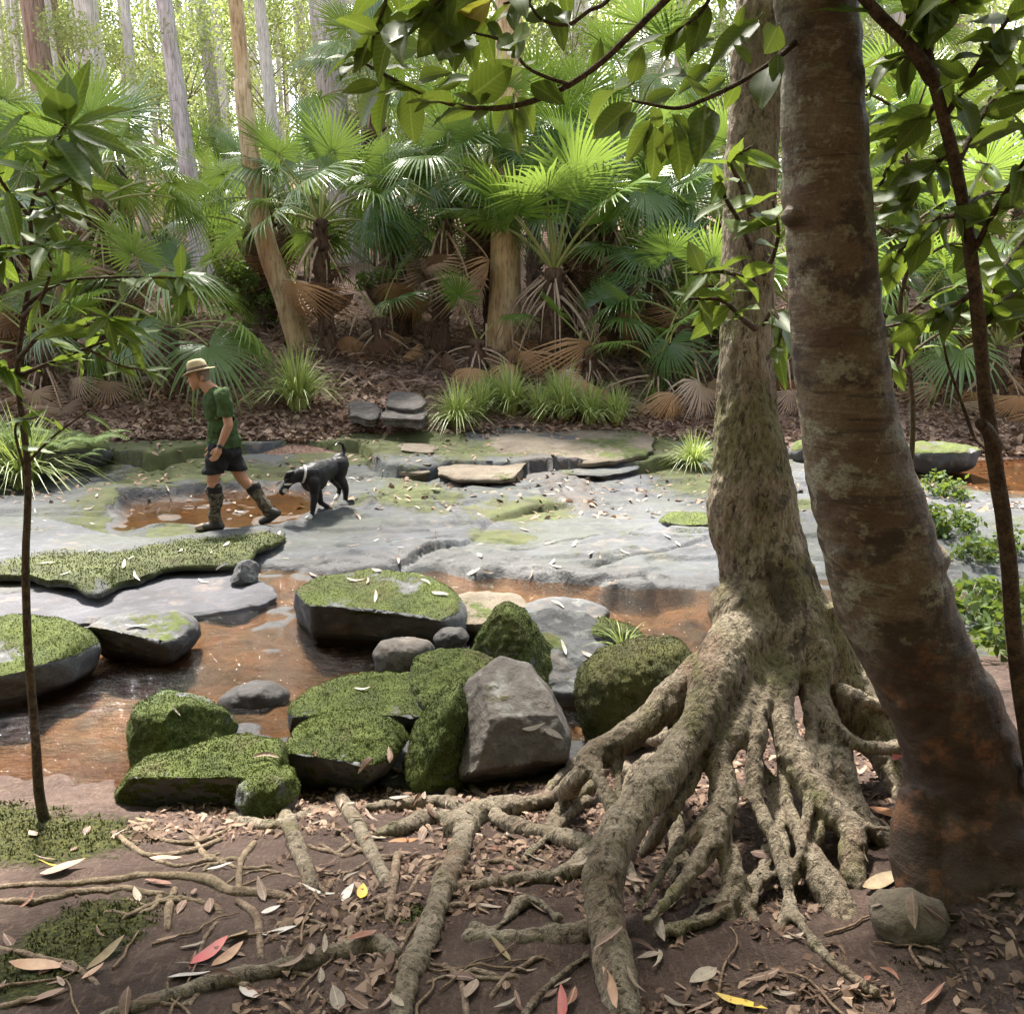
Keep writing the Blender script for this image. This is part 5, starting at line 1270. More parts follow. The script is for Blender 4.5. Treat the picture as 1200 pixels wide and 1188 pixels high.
def palm(px, py_foot, Y, h, r0, nf, ndead, label, seed, fs=1.0, tilt=(0, 0), lime=0.25, updown=(74, -8), petiole_skirt=0, dead_mix=(0.35, 0.5, 0.15), dead_el=(-84, -40)):
    rr = np.random.default_rng(seed)
    h, fs, ndead = h * 1.12 + 0.25, fs * 1.1, int(ndead * 1.5)
    p = W(px, py_foot, Y); p[2] = float(far_z(p[:1], p[1:2])[0])
    t = thing('cabbage_palm', label, 'palm', p, 'cabbage palms on the far bank')
    (tv, tf), tip = palm_trunk_mesh(h, r0, seed)
    obj('trunk', mesh_from('trunk', tv, tf, True, [M_PALMTRUNK]), t, rot=(tilt[0], tilt[1], 0))
    tip = np.array(Euler((tilt[0], tilt[1], 0)).to_matrix()) @ tip
    for i in range(nf):
        a = i * 2.399 + seed; u = i / max(1, nf - 1)
        el = R(updown[0] + (updown[1] - updown[0]) * u + rr.normal(0, 7))
        lst = FR_UP if el > R(38) else FR_OUT
        me = lst[rr.integers(len(lst))]
        if me in (FR_UP[2], FR_OUT[3]) and rr.random() > lime * 2: me = lst[0]
        s = fs * rr.uniform(0.85, 1.15)
        obj('frond', me, t, loc=tip + np.array([0, 0, -0.06 * u]), rot=(rr.normal(0, 0.35), -el, a), scale=(s, s, s))
    for i in range(ndead):
        a = i * 2.399 + 1.1 + seed; el = R(rr.uniform(*dead_el))
        me = FR_DEAD[rr.choice(3, p=dead_mix)]; s = fs * rr.uniform(0.75, 1.1)
        obj('dead_frond', me, t, loc=tip + np.array([0, 0, -0.1 - 0.35 * rr.random() * min(h, 1.2)]), rot=(rr.normal(0, 0.3), -el, a), scale=(s, s, s))
    if petiole_skirt:
        for i in range(petiole_skirt):
            a = rr.random() * 6.283; q = tip + np.array([0.12 * math.cos(a), 0.12 * math.sin(a), -0.1 + rr.uniform(-0.2, 0.15)])
            e = q + np.array([math.cos(a), math.sin(a), 0]) * rr.uniform(0.4, 0.95) + np.array([0, 0, -rr.uniform(0.9, 1.5)])
            e[2] = max(e[2], 0.03)
            P = catmull(np.array([q, (q + e) / 2 + np.array([math.cos(a), math.sin(a), 0.5]) * 0.14, e]), 8)
            v, f = tube(P, np.linspace(0.022, 0.009, 8), 5)
            obj('dead_stalk', mesh_from('dead_stalk', v, f, True, [M_PETIOLE_DEAD if i % 3 else M_FROND_PALE]), t)
    return t
palm(386, 405, 16.6, 1.9, 0.15, 13, 6, 'palm with a dark trunk right of the tan gum with the reddish foot', 3, 1.05)
palm(520, 398, 16.9, 2.2, 0.16, 13, 8, 'palm with a dark shaggy trunk left of the stout yellow trunk', 5, 1.05, dead_mix=(0.2, 0.7, 0.1))
palm(573, 405, 17.9, 2.7, 0.16, 15, 7, 'tall middle palm behind the stout yellow trunk', 8, 1.15)
palm(645, 415, 16.4, 1.35, 0.20, 16, 5, 'short stemmed palm with long upright stalks and a skirt of bare dead stalks', 12, 1.25, updown=(84, 25), lime=0.6, petiole_skirt=22)
palm(712, 398, 17.4, 2.2, 0.16, 13, 7, 'palm right of the upright stalks with a brown trunk and drooping fans', 15, 1.05)
palm(800, 415, 15.6, 0.8, 0.16, 12, 4, 'low palm with pale glossy fans left of the mossy near trunk', 18, 1.0, updown=(65, -20))
palm(842, 395, 18.2, 1.8, 0.16, 12, 6, 'palm mostly hidden behind the mossy near trunk', 21, 1.05)
palm(128, 430, 15.4, 2.4, 0.17, 12, 12, 'tall palm with a heavy skirt of dead fronds behind the sapling', 24, 1.1, dead_mix=(0.35, 0.25, 0.4))
palm(205, 445, 14.6, 0.75, 0.15, 13, 4, 'low palm with wide bright fans just behind the walking person', 27, 1.0, updown=(60, -15))
palm(22, 440, 15.6, 2.0, 0.17, 12, 10, 'palm at the left edge with brown hanging fronds', 30, 1.1)
palm(450, 385, 21.5, 3.9, 0.17, 14, 6, 'tall palm far behind with its crown high above the palm left of centre', 33, 1.1)
palm(740, 395, 20.5, 3.6, 0.17, 14, 6, 'tall palm far behind with a lime crown high right of the middle', 36, 1.2, lime=0.7)
palm(965, 400, 17.5, 1.9, 0.17, 13, 8, 'palm seen in the gap between the two near trunks', 39, 1.1)
palm(1130, 415, 16.2, 1.5, 0.17, 12, 8, 'palm with pale fans behind the dark sapling stem', 42, 1.1)
palm(1040, 410, 18.6, 2.8, 0.17, 13, 8, 'palm just right of the leaning tree among big leaves', 45, 1.1)
palm(1215, 420, 16.4, 1.9, 0.17, 12, 9, 'palm at the right edge with brown skirt', 48, 1.1)
palm(300, 395, 20.0, 1.4, 0.15, 12, 4, 'small palm behind the tan gum foot', 51, 0.95)
palm(630, 380, 22.5, 3.2, 0.17, 14, 7, 'palm far behind the middle clump with a pale skirt', 54, 1.1, dead_mix=(0.3, 0.1, 0.6))
palm(1055, 432, 15.3, 0.7, 0.16, 11, 8, 'low palm with tan dead fans just right of the leaning tree', 86, 0.95, updown=(65, -5), dead_mix=(0.5, 0.1, 0.4))
palm(1165, 442, 14.9, 0.6, 0.16, 11, 8, 'low palm with tan dead fans behind the forked sapling', 89, 0.95, updown=(65, -5), dead_mix=(0.5, 0.1, 0.4))
palm(945, 436, 15.6, 0.7, 0.16, 11, 7, 'low palm in the slot between the two near trunks', 92, 0.95, updown=(65, -5), dead_mix=(0.5, 0.1, 0.4))
palm(690, 428, 15.6, 0.35, 0.15, 4, 10, 'low palm with many tan dead fans right of the bare dead stalks', 95, 0.8, updown=(70, 10), dead_mix=(0.7, 0.1, 0.2), dead_el=(-65, -10))
palm(560, 420, 15.9, 0.35, 0.15, 2, 12, 'heap of tan dead fans with a few green ones left of the bare dead stalks', 98, 0.8, updown=(70, 30), dead_mix=(0.7, 0.1, 0.2), dead_el=(-65, -10))
palm(445, 408, 16.8, 0.4, 0.15, 3, 9, 'low palm with rusty fans left of the shaggy palm', 101, 0.8, updown=(70, 20), dead_mix=(0.7, 0.2, 0.1), dead_el=(-65, -10))
palm(55, 448, 14.4, 0.6, 0.15, 9, 9, 'low palm with pale dead fans left of the person', 104, 0.9, updown=(70, 0), dead_mix=(0.3, 0.1, 0.6))
palm(770, 436, 14.9, 0.4, 0.15, 6, 9, 'low palm with tan dead fans left of the mossy near trunk', 107, 0.85, updown=(65, 10), dead_mix=(0.6, 0.1, 0.3), dead_el=(-65, -10))
palm(470, 395, 18.4, 1.5, 0.16, 13, 8, 'palm with a wide brown skirt between the dark trunk palm and the shaggy palm', 71, 1.0)
palm(670, 395, 19.2, 2.6, 0.16, 14, 8, 'palm close behind the upright stalks with a brown skirt', 74, 1.1)
palm(765, 405, 17.0, 1.3, 0.16, 12, 7, 'short palm between the brown trunk palm and the low glossy palm', 77, 1.0)
palm(320, 400, 18.6, 2.0, 0.16, 12, 6, 'palm close behind the tan gum', 80, 1.0)
palm(75, 430, 17.2, 2.6, 0.16, 13, 8, 'palm between the left edge palm and the tall palm behind the sapling', 83, 1.1)
palm(1010, 400, 24, 4.6, 0.17, 14, 5, 'tall palm far behind the leaning tree', 57, 1.2)
for i, (px, Y, h) in enumerate([(60, 21, 2.4), (250, 25, 1.6), (340, 27, 1.2), (480, 25, 1.4), (555, 26, 2.8), (690, 27, 2.6), (790, 23, 2.4), (880, 24, 2.2), (1090, 23, 2.6), (1180, 24, 3.0), (160, 24, 2.2), (820, 29, 2.8)]):
    palm(px, 390, Y, h, 0.15, 11, 3, 'small palm half lost in the undergrowth far up the slope', 60 + 3 * i, 1.0)

# dead fans lying on the far bank
lit = [(570, 430, 0, 'orange brown dead palm fan fallen over the grass row'), (600, 426, 0, 'brown dead palm fan beside the orange brown fan'), (642, 425, 2, 'dark dead palm fan at the foot of the bare stalks'), (682, 440, 0, 'split brown dead palm fan right of the bare stalks'),
       (722, 408, 0, 'dead palm fan at the foot of the right hand palm trunk'), (816, 480, 1, 'pale dead palm fan lying by the mossy near trunk'), (92, 466, 1, 'bleached dead palm fan left of the walking person'), (126, 470, 1, 'second bleached dead palm fan beside the person with the hat'),
       (456, 404, 0, 'small rusty dead fan left of the shaggy palm'), (418, 412, 0, 'rusty dead fan below the palm beside the tan gum'), (385, 410, 2, 'dark dead fan under the palm beside the tan gum'), (1052, 430, 0, 'brown dead fan right of the leaning tree'),
       (1085, 445, 1, 'pale dead fan behind the dark sapling stem'), (1180, 455, 0, 'brown dead fan at the right edge of the view'), (925, 480, 1, 'whitish dead fan seen between the two near trunks'), (505, 395, 2, 'dark folded fan hanging against the shaggy palm'), (545, 400, 2, 'dark folded fan between the shaggy palm and the yellow trunk')]
r = np.random.default_rng(81)
for (px, py, kd, lb) in lit:
    p = on(px, py + 12, lambda x, y: far_z(x, y), 11, 40)
    a = r.uniform(-0.6, 0.6) - math.pi / 2
    o = obj('fallen_palm_frond', FAN_DEAD[kd], None, loc=p + np.array([0, 0.30, 0.92]), rot=(r.normal(0, 0.3), R(r.uniform(58, 78)), a), scale=(0.95, 0.95, 0.95))
    tag(o, lb, 'palm frond', 'dead palm fans on the far bank')

# ------------------------------------------------------------------ grass tussocks, ferns
def tussock_mesh(n, L, spread, seed, w=0.006, mat=None, segs=5):
    rr = np.random.default_rng(seed)
    Vs, Fs = [], []
    t = np.linspace(0, 1, segs)
    for k in range(n):
        a = rr.random() * 6.283; ln = L * rr.uniform(0.55, 1.1); lean = spread * rr.uniform(0.15, 1.0); b0 = rr.random() * 0.10 * L
        d = np.array([math.cos(a), math.sin(a), 0]); e = np.array([-math.sin(a), math.cos(a), 0])
        hor = ln * (lean * t ** 1.6); z = ln * (t * (1 - 0.25 * lean) - lean * 0.75 * t ** 2.6)
        c = np.outer(hor + b0, d) + np.outer(z, [0, 0, 1]) + np.outer(t ** 2 * rr.normal(0, 0.08) * ln, e)
        ww = w * (1 - t ** 2 * 0.95)
        V = np.stack([c - np.outer(ww, e), c + np.outer(ww, e)], 1).reshape(-1, 3)
        i = np.arange(segs - 1)[:, None] * 2
        Vs.append(V); Fs.append(np.concatenate([i, i + 1, i + 3, i + 2], 1) + k * 2 * segs)
    return mesh_from('grass_tussock', np.vstack(Vs), np.vstack(Fs), False, [mat or M_GRASS])
TU = [tussock_mesh(320, 0.62, 0.9, 701, 0.007), tussock_mesh(260, 0.55, 0.8, 702, 0.006), tussock_mesh(300, 0.7, 1.0, 703, 0.007)]
for (px, py, s, k, lb) in [
    (350, 480, 1.35, 0, 'big lush tussock behind the dog'), (536, 500, 0.9, 2, 'tussock trailing over the ledge at the left end of the grass row'), (562, 488, 1.0, 1, 'tussock second from the left end of the grass row'), (598, 484, 1.1, 0, 'tussock below the orange brown fallen fan in the grass row'),
    (632, 492, 0.95, 1, 'tussock in the middle of the grass row below the bare stalks'), (662, 490, 1.0, 2, 'tussock just right of the middle of the grass row'), (692, 496, 0.9, 0, 'tussock second from the right end of the grass row'), (722, 497, 0.95, 1, 'tussock at the right end of the grass row'),
    (766, 476, 0.7, 0, 'small upright tussock on its own between grass row and mossy trunk'), (812, 548, 0.62, 2, 'tussock on the slab at the left edge of the mossy trunk'), (30, 570, 1.15, 2, 'drooping tussock at the left edge below the ferns'), (-15, 560, 1.1, 0, 'drooping tussock half cut by the left edge'),
    (70, 548, 0.7, 1, 'small tussock among the ferns on the mossy mound'), (576, 470, 0.8, 1, 'pale tussock behind the grass row under dead fans'), (650, 470, 0.7, 0, 'small tussock at the foot of the short stemmed palm')]:
    p = on(px, py, any_z, 6, 40)
    s2 = s * 1.65
    tag(obj('grass_tussock', TU[k], None, loc=p - np.array([0, 0, 0.02]), rot=(0, 0, px * 0.37), scale=(s2, s2, s2)), lb, 'grass', 'grass tussocks')
p = on(728, 772, any_z, 3, 9); p[2] = max(p[2], 0.12); p = W(730, 768, 5.0)
tag(obj('grass_tussock', tussock_mesh(34, 0.36, 1.15, 711, 0.004, segs=8), None, loc=p, rot=(0, 0, 0.4)), 'wispy tuft of arching grass at the edge of the orange pool', 'grass', 'grass tussocks')

def fern_mesh(n, L, seed):
    rr = np.random.default_rng(seed); Vs, Fs, c0 = [], [], 0
    for k in range(n):
        a = rr.random() * 6.283; ln = L * rr.uniform(0.7, 1.1); d = np.array([math.cos(a), math.sin(a), 0]); e = np.array([-math.sin(a), math.cos(a), 0])
        for s in np.linspace(0.12, 1, 17):
            c = d * ln * s * 0.85 + np.array([0, 0, ln * (0.75 * s - 0.62 * s * s)])
            w = ln * 0.24 * math.sin(min(1, (1.05 - s) * 1.2 + 0.08) * 1.5)
            for sg in (-1, 1):
                tip = c + sg * e * w + d * w * 0.35 + np.array([0, 0, -w * 0.25])
                f = d * ln * 0.026
                Vs += [c - f, c + (tip - c) * 0.5 - f * 0.8, tip, c + (tip - c) * 0.5 + f * 0.8, ]
                Fs.append([c0, c0 + 1, c0 + 2, c0 + 3]); c0 += 4
    return mesh_from('fern', np.array(Vs), np.array(Fs), False, [M_FERN])
FM = [fern_mesh(9, 0.55, 721), fern_mesh(8, 0.5, 722)]
for i, (px, py, s, lb) in enumerate([(108, 520, 1.1, 'fern at the right end of the mossy mound'), (75, 525, 1.0, 'fern in the middle of the mossy mound'), (40, 522, 1.0, 'fern near the left edge on the mossy mound'), (90, 538, 0.9, 'lowest fern hanging off the mossy mound'), (5, 515, 1.1, 'fern half cut by the left edge on the mossy mound'),
                                (1100, 535, 0.8, 'fern clump on the mossy stone behind the sapling stem'), (1075, 530, 0.7, 'small fern clump beside the leaning tree at the slab edge')]):
    p = on(px, py, any_z, 6, 40)
    if i < 5: p = W(px, py, 11.2)
    tag(obj('fern', FM[i % 2], None, loc=p, rot=(0, 0, i * 1.7), scale=(s, s, s)), lb, 'fern', 'ferns')
# leafy debris piles and low plants on the slab at right
PL = [bush_mesh(540 + i, 0.35, 0.42, 14, 380, 0.11, M_DARKLOWLEAF, 0.24, 0.02) for i in range(2)]
for i, (px, py, Y, s, lb) in enumerate([(1112, 545, 10.6, 0.7, 'flattened leafy plant on the slab beside the orange side pool'), (1110, 605, 8.6, 0.75, 'low leafy plant sprawling on the slab right of the leaning tree'), (1150, 640, 7.8, 0.65, 'dark leafy plant below the sprawling plant'), (1172, 690, 6.6, 0.7, 'bushy plant close behind the dark sapling stem'), (1140, 718, 6.2, 0.8, 'low plant at the waterside between leaning tree and sapling stem'), (1190, 620, 8.0, 0.6, 'leafy plant at the right edge above the bushy plant'), (1205, 760, 5.4, 0.8, 'plant at the right edge close to the water')]):
    p = W(px, py, Y); p[2] = float(any_z(p[:1], p[1:2])[0])
    t = thing('creekside_plant', lb, 'plant', p, 'leafy plants on the slab at right')
    obj('foliage', PL[i % 2][0], t, rot=(0, 0, i * 1.1), scale=(s, s, s)); obj('stem', PL[i % 2][1], t, rot=(0, 0, i * 1.1), scale=(s, s, s))

# ------------------------------------------------------------------ leafy saplings and boughs close to the camera
def broad_leaf(name, half, fold, curl, seed, mat, tipx=0.0, n=9, wav=0.015):
    rr = np.random.default_rng(seed)
    t = np.linspace(0, 1, n)
    w = half * np.sin(np.pi * np.clip(t, 0, 1) ** 0.82) ** 0.85 * (1 - 0.15 * t); w[0] = 0.012; w[-1] = 0.003
    c = np.column_stack([tipx * t * t, t, -curl * t ** 2 + 0.02 * np.sin(t * 5 + seed)])
    L = np.column_stack([c[:, 0] - w, c[:, 1], c[:, 2] + fold * w + wav * rr.normal(0, 1, n)])
    Rr = np.column_stack([c[:, 0] + w, c[:, 1], c[:, 2] + fold * w + wav * rr.normal(0, 1, n)])
    Lm = (c + L) / 2; Lm[:, 2] -= 0.1 * w; Rm = (c + Rr) / 2; Rm[:, 2] -= 0.1 * w
    V = np.stack([L, Lm, c, Rm, Rr], 1).reshape(-1, 3)
    i = np.arange(n - 1)[:, None] * 5; j = np.arange(4)[None]
    F = np.stack([i + j, i + j + 1, i + j + 6, i + j + 5], -1).reshape(-1, 4)
    pv, pf = tube(np.array([[0, -0.12, 0.02], [0, -0.05, 0.005], [0, 0.02, 0]]), [0.012, 0.011, 0.008], 4, False)
    V, F = join([(V, F), (pv, pf)])
    return mesh_from(name, V, F, True, [mat])
LEAFS = [broad_leaf('leaf', 0.24, 0.25, 0.10, 801, M_LEAF), broad_leaf('leaf', 0.21, 0.35, 0.18, 802, M_LEAF, 0.05), broad_leaf('leaf', 0.26, 0.15, 0.05, 803, M_LEAF, -0.04), broad_leaf('leaf', 0.22, 0.45, 0.28, 804, M_LEAF, 0.03)]
LEAFY = [broad_leaf('leaf', 0.15, 0.4, 0.15, 805, M_LEAF_YELLOW, 0.06)]
LEAFL = [broad_leaf('leaf', 0.16, 0.3, 0.15, 806, M_LEAF_LIGHT), broad_leaf('leaf', 0.14, 0.4, 0.25, 807, M_LEAF_LIGHT, 0.05), broad_leaf('leaf', 0.17, 0.2, 0.08, 808, M_LEAF_LIGHT, -0.03)]
def put_leaf(parent, base, a, b, me, up=(0, 0, 1), roll=0.0, wid=1.0):
    a = np.asarray(a, float); b = np.asarray(b, float)
    d = Vector(b - a); L = d.length; d.normalize()
    z = Vector(up); z = z - d * z.dot(d)
    if z.length < 0.05: z = Vector((0, -1, 0.2)); z = z - d * z.dot(d)
    z.normalize(); z = Quaternion(d, roll) @ z
    x = d.cross(z)
    m = Matrix((x, d, z)).transposed()
    return obj('leaf', me, parent, loc=a - base, rot=m.to_euler(), scale=(L * wid, L, L))
def branch(parent, base, pts, mat=None, name='branch', n=24, seg=8):
    P = np.array([W(q[0], q[1], q[3]) for q in pts]); s = np.array([q[2] * np.dot(p - CAMP, WV_) / FPX for q, p in zip(pts, P)])
    Q = catmull(np.column_stack([P, s]), n)
    v, f = tube(Q[:, :3] - base, np.maximum(Q[:, 3], 0.0012), seg, True, 0.12, len(pts))
    return obj(name, mesh_from(name, v, f, True, [mat or M_STEM]), parent), Q[:, :3]
def leaves_on(br, base, Q, n, size, lib, seed, t0=0.25, droop=0.5, out=0.8, wid=1.0, whorl=0):
    rr = np.random.default_rng(seed)
    T = np.gradient(Q, axis=0); T /= np.linalg.norm(T, axis=1, keepdims=True)
    for k in range(n):
        u = t0 + (1 - t0) * (k + rr.random()) / n; i = int(u * (len(Q) - 1))
        d = T[i] * rr.uniform(0.2, 0.9) + out * rr.normal(0, 1, 3) * np.array([1, 0.8, 0.6]); d[2] -= droop * rr.random()
        d /= np.linalg.norm(d); s = size * rr.uniform(0.7, 1.2)
        put_leaf(br, base, Q[i], Q[i] + d * s, lib[rr.integers(len(lib))], (rr.normal(0, 0.5), rr.normal(-0.3, 0.5), 1), rr.normal(0, 0.4), wid)
    for k in range(whorl):
        a = k * 6.283 / whorl + rr.random(); tz = T[-1]
        e1 = np.cross(tz, [0.3, 0.9, 0.2]); e1 /= np.linalg.norm(e1); e2 = np.cross(tz, e1)
        d = tz * rr.uniform(0.1, 0.6) + (e1 * math.cos(a) + e2 * math.sin(a)); d[2] -= droop * 0.4; d /= np.linalg.norm(d)
        put_leaf(br, base, Q[-1], Q[-1] + d * size * rr.uniform(0.8, 1.25), lib[rr.integers(len(lib))], (rr.normal(0, 0.3), -0.4, 1), rr.normal(0, 0.3), wid)

# bough of the leaning tree hanging into the top of the view; leaves given by stalk and tip
bough, Q = branch(lean, LEAN_BASE, [(955, -230, 9, 2.02), (870, -90, 7, 1.96), (778, 2, 4.5, 1.92), (740, 40, 4, 1.92), (700, 77, 3.6, 1.92), (655, 106, 3.4, 1.92), (600, 125, 3.2, 1.93), (545, 126, 3, 1.94), (500, 112, 2.6, 1.95), (462, 94, 2.2, 1.96), (430, 76, 1.8, 1.97), (410, 62, 1.2, 1.98)], name='bough', n=50)
tw1, _ = branch(lean, LEAN_BASE, [(666, 99, 2.4, 1.92), (636, 89, 2.2, 1.90), (615, 77, 2.0, 1.88), (592, 50, 1.8, 1.86), (548, 37, 1.4, 1.85)], name='twig', n=16)
tw2, _ = branch(lean, LEAN_BASE, [(944, -300, 4, 1.9), (850, -180, 3.6, 1.9), (760, -60, 3, 1.88), (713, 0, 2.6, 1.86), (690, 13, 2.4, 1.85), (666, 29, 2.2, 1.84), (636, 24, 1.8, 1.83), (620, 5, 1.4, 1.82)], name='twig', n=40)
rr = np.random.default_rng(91)
def zl(lst, parent, base, Y, off, lib, k=2.97, dy=0.07):
    for it in lst:
        (x0, y0), (x1, y1) = it[0], it[1]
        me = it[2] if len(it) > 2 else lib[rr.integers(len(lib))]
        Ya = Y + rr.normal(0, dy * 0.4); Yb = Ya + rr.normal(0, dy)
        put_leaf(parent, base, W(x0 / k + off[0], y0 / k + off[1], Ya), W(x1 / k + off[0], y1 / k + off[1], Yb), me, (rr.normal(0, 0.25), -0.95, 0.35), rr.normal(0, 0.3), rr.uniform(0.95, 1.25))
zl([((80, 210), (-10, 145)), ((130, 290), (0, 320)), ((130, 300), (35, 470)), ((165, 300), (100, 485)), ((235, 315), (250, 505)), ((270, 280), (355, 235)), ((440, 345), (610, 215)), ((600, 335), (510, 475)), ((600, 340), (602, 465)),
    ((612, 340), (692, 458)), ((660, 290), (775, 365)), ((420, 275), (320, 315)), ((880, 245), (905, 125)), ((270, 170), (160, 160)), ((330, 300), (440, 250)), ((520, 330), (450, 360)), ((480, 360), (390, 320))], bough, LEAN_BASE, 1.95, (400, 0), LEAFS)
zl([((400, 110), (390, 255)), ((440, 125), (462, 250)), ((500, 60), (515, 225)), ((545, 130), (600, 175)), ((570, 150), (640, 105)), ((620, 205), (595, 110)), ((640, 230), (580, 215)), ((430, 105), (330, 190)), ((560, 140), (500, 60))], tw1, LEAN_BASE, 1.86, (400, 0), LEAFS)
zl([((730, 5), (772, 175)), ((660, 25), (565, 75)), ((700, 75), (655, 25)), ((660, 20), (560, -40)), ((790, 85), (740, 20)), ((480, -40), (255, 180)), ((520, -60), (300, 200)), ((420, -60), (270, 60)), ((520, 0), (330, 190), LEAFY[0]), ((600, -30), (640, 60)), ((500, -40), (560, 60)), ((360, -80), (250, 40))], tw2, LEAN_BASE, 1.84, (400, 0), LEAFS)
leaves_on(bough, LEAN_BASE, Q, 16, 0.085, LEAFS, 921, 0.55, 0.7, 0.8, 1.1)
for (pts, n_) in (([(560, -60, 2.4, 1.86), (520, -5, 2, 1.84), (480, 25, 1.6, 1.83), (440, 40, 1.2, 1.82)], 12), ([(480, -60, 2.4, 1.9), (450, 10, 2, 1.9), (430, 60, 1.5, 1.92)], 9), ([(850, -60, 3, 2.0), (825, 10, 2.2, 1.98), (780, 45, 1.6, 1.95)], 9), ([(690, -70, 3, 1.9), (640, -10, 2, 1.88), (590, 5, 1.5, 1.86)], 8)):
    pts = [(944, -330, 4, 1.9), ((pts[0][0] + 944) / 2, -210, 3.4, 1.9)] + pts
    b, q_ = branch(lean, LEAN_BASE, pts, name='twig', n=44)
    leaves_on(b, LEAN_BASE, q_, n_, 0.10, LEAFS, 925 + n_, 0.5, 0.7, 0.8, 1.1)
bough2, Q = branch(lean, LEAN_BASE, [(955, 30, 6, 2.18), (911, 68, 3.4, 2.1), (870, 95, 3, 2.05), (830, 115, 2.6, 2.0), (795, 127, 2.2, 1.97), (760, 122, 1.8, 1.95), (740, 118, 1.2, 1.94)], name='bough', n=30)
zl([((1000, 300), (835, 365)), ((1010, 290), (1052, 160)), ((1100, 270), (1200, 235)), ((1010, 360), (862, 495)), ((1030, 395), (945, 490)), ((1060, 360), (1165, 310)), ((1080, 380), (1115, 450)), ((1080, 420), (990, 560)), ((1092, 440), (1085, 630)), ((1130, 430), (1110, 570)), ((1160, 440), (1190, 600)), ((1150, 400), (1230, 480))], bough2, LEAN_BASE, 1.96, (400, 0), LEAFS)
zl([((110, 110), (-5, 85)), ((190, 95), (205, 25)), ((262, 65), (100, 205)), ((110, 135), (35, 175)), ((330, 95), (295, 175)), ((300, 230), (265, 375)), ((100, 230), (-10, 305)), ((190, 290), (145, 385)), ((80, 365), (65, 545)), ((5, 430), (20, 605)), ((240, 220), (180, 150)), ((150, 270), (60, 330)), ((60, 330), (20, 250)), ((330, 190), (330, 300))], bough2, LEAN_BASE, 2.03, (800, 0), LEAFS)

# leafy shoots growing from the mossy trunk
for i, (pts, n_) in enumerate([([(880, 290, 4, 3.36), (868, 262, 3, 3.1), (850, 232, 2.4, 2.95), (842, 205, 1.4, 2.9)], 9), ([(888, 340, 4, 3.34), (870, 325, 3, 3.1), (840, 318, 2.4, 2.95), (812, 322, 1.4, 2.9)], 9), ([(895, 320, 4, 3.34), (906, 300, 3, 3.1), (912, 270, 2, 3.0), (905, 235, 1.4, 2.95)], 8), ([(885, 385, 4, 3.34), (868, 372, 3, 3.1), (845, 352, 2.4, 2.95), (800, 350, 1.4, 2.9)], 9), ([(895, 380, 3, 3.3), (905, 365, 2.6, 3.1), (915, 385, 2, 3.0), (908, 420, 1.2, 2.95)], 7), ([(880, 250, 4, 3.36), (866, 212, 3, 3.1), (858, 190, 2.4, 3.0), (880, 172, 1.4, 2.95)], 6)]):
    b, Q = branch(fig, FIG_BASE, pts, name='shoot', n=16)
    leaves_on(b, FIG_BASE, Q, n_, 0.15, LEAFS[:3] + LEAFL[:1], 820 + i, 0.3, 0.5, 0.9)

# thin sapling at left
def sapling(name, label, stem_pts, n=50):
    base = W(*stem_pts[0][:2], stem_pts[0][3])
    t = thing(name, label, 'sapling', base)
    s, Q = branch(t, base, stem_pts, name='stem', n=n, seg=10)
    return t, base, Q
sap, SB, Q = sapling('sapling', 'thin dark sapling with long fresh leaves rising along the left edge', [(53, 965, 6.5, 3.45), (46, 930, 5.8, 3.45), (41, 860, 5.0, 3.44), (33, 760, 4.7, 3.42), (30, 660, 4.3, 3.40), (33, 560, 4.0, 3.38), (26, 490, 3.6, 3.36), (20, 440, 3.3, 3.34), (28, 370, 3.0, 3.32), (38, 310, 2.7, 3.30), (36, 250, 2.4, 3.28), (48, 205, 2.2, 3.26), (66, 165, 1.7, 3.24), (80, 140, 1.3, 3.22)])
top_leaves = [((80, 145), (101, 68)), ((80, 148), (30, 72)), ((82, 145), (172, 140)), ((80, 150), (155, 168)), ((78, 150), (12, 118)), ((78, 155), (40, 175)), ((82, 150), (150, 112)), ((76, 148), (58, 88)), ((84, 152), (120, 190)), ((70, 165), (5, 160)), ((66, 170), (100, 205)), ((80, 145), (75, 78)), ((72, 160), (140, 150))]
crown_twig, _ = branch(sap, SB, [(60, 175, 2, 3.24), (72, 158, 1.8, 3.22), (80, 146, 1.2, 3.20)], name='branch', n=6)
for (a, b) in top_leaves:
    put_leaf(crown_twig, SB, W(*a, 3.2 + rr.normal(0, 0.05)), W(*b, 3.15 + rr.normal(0, 0.14)), LEAFL[rr.integers(3)], (rr.normal(0, 0.3), -0.4, 0.9), rr.normal(0, 0.3), rr.uniform(0.9, 1.25))
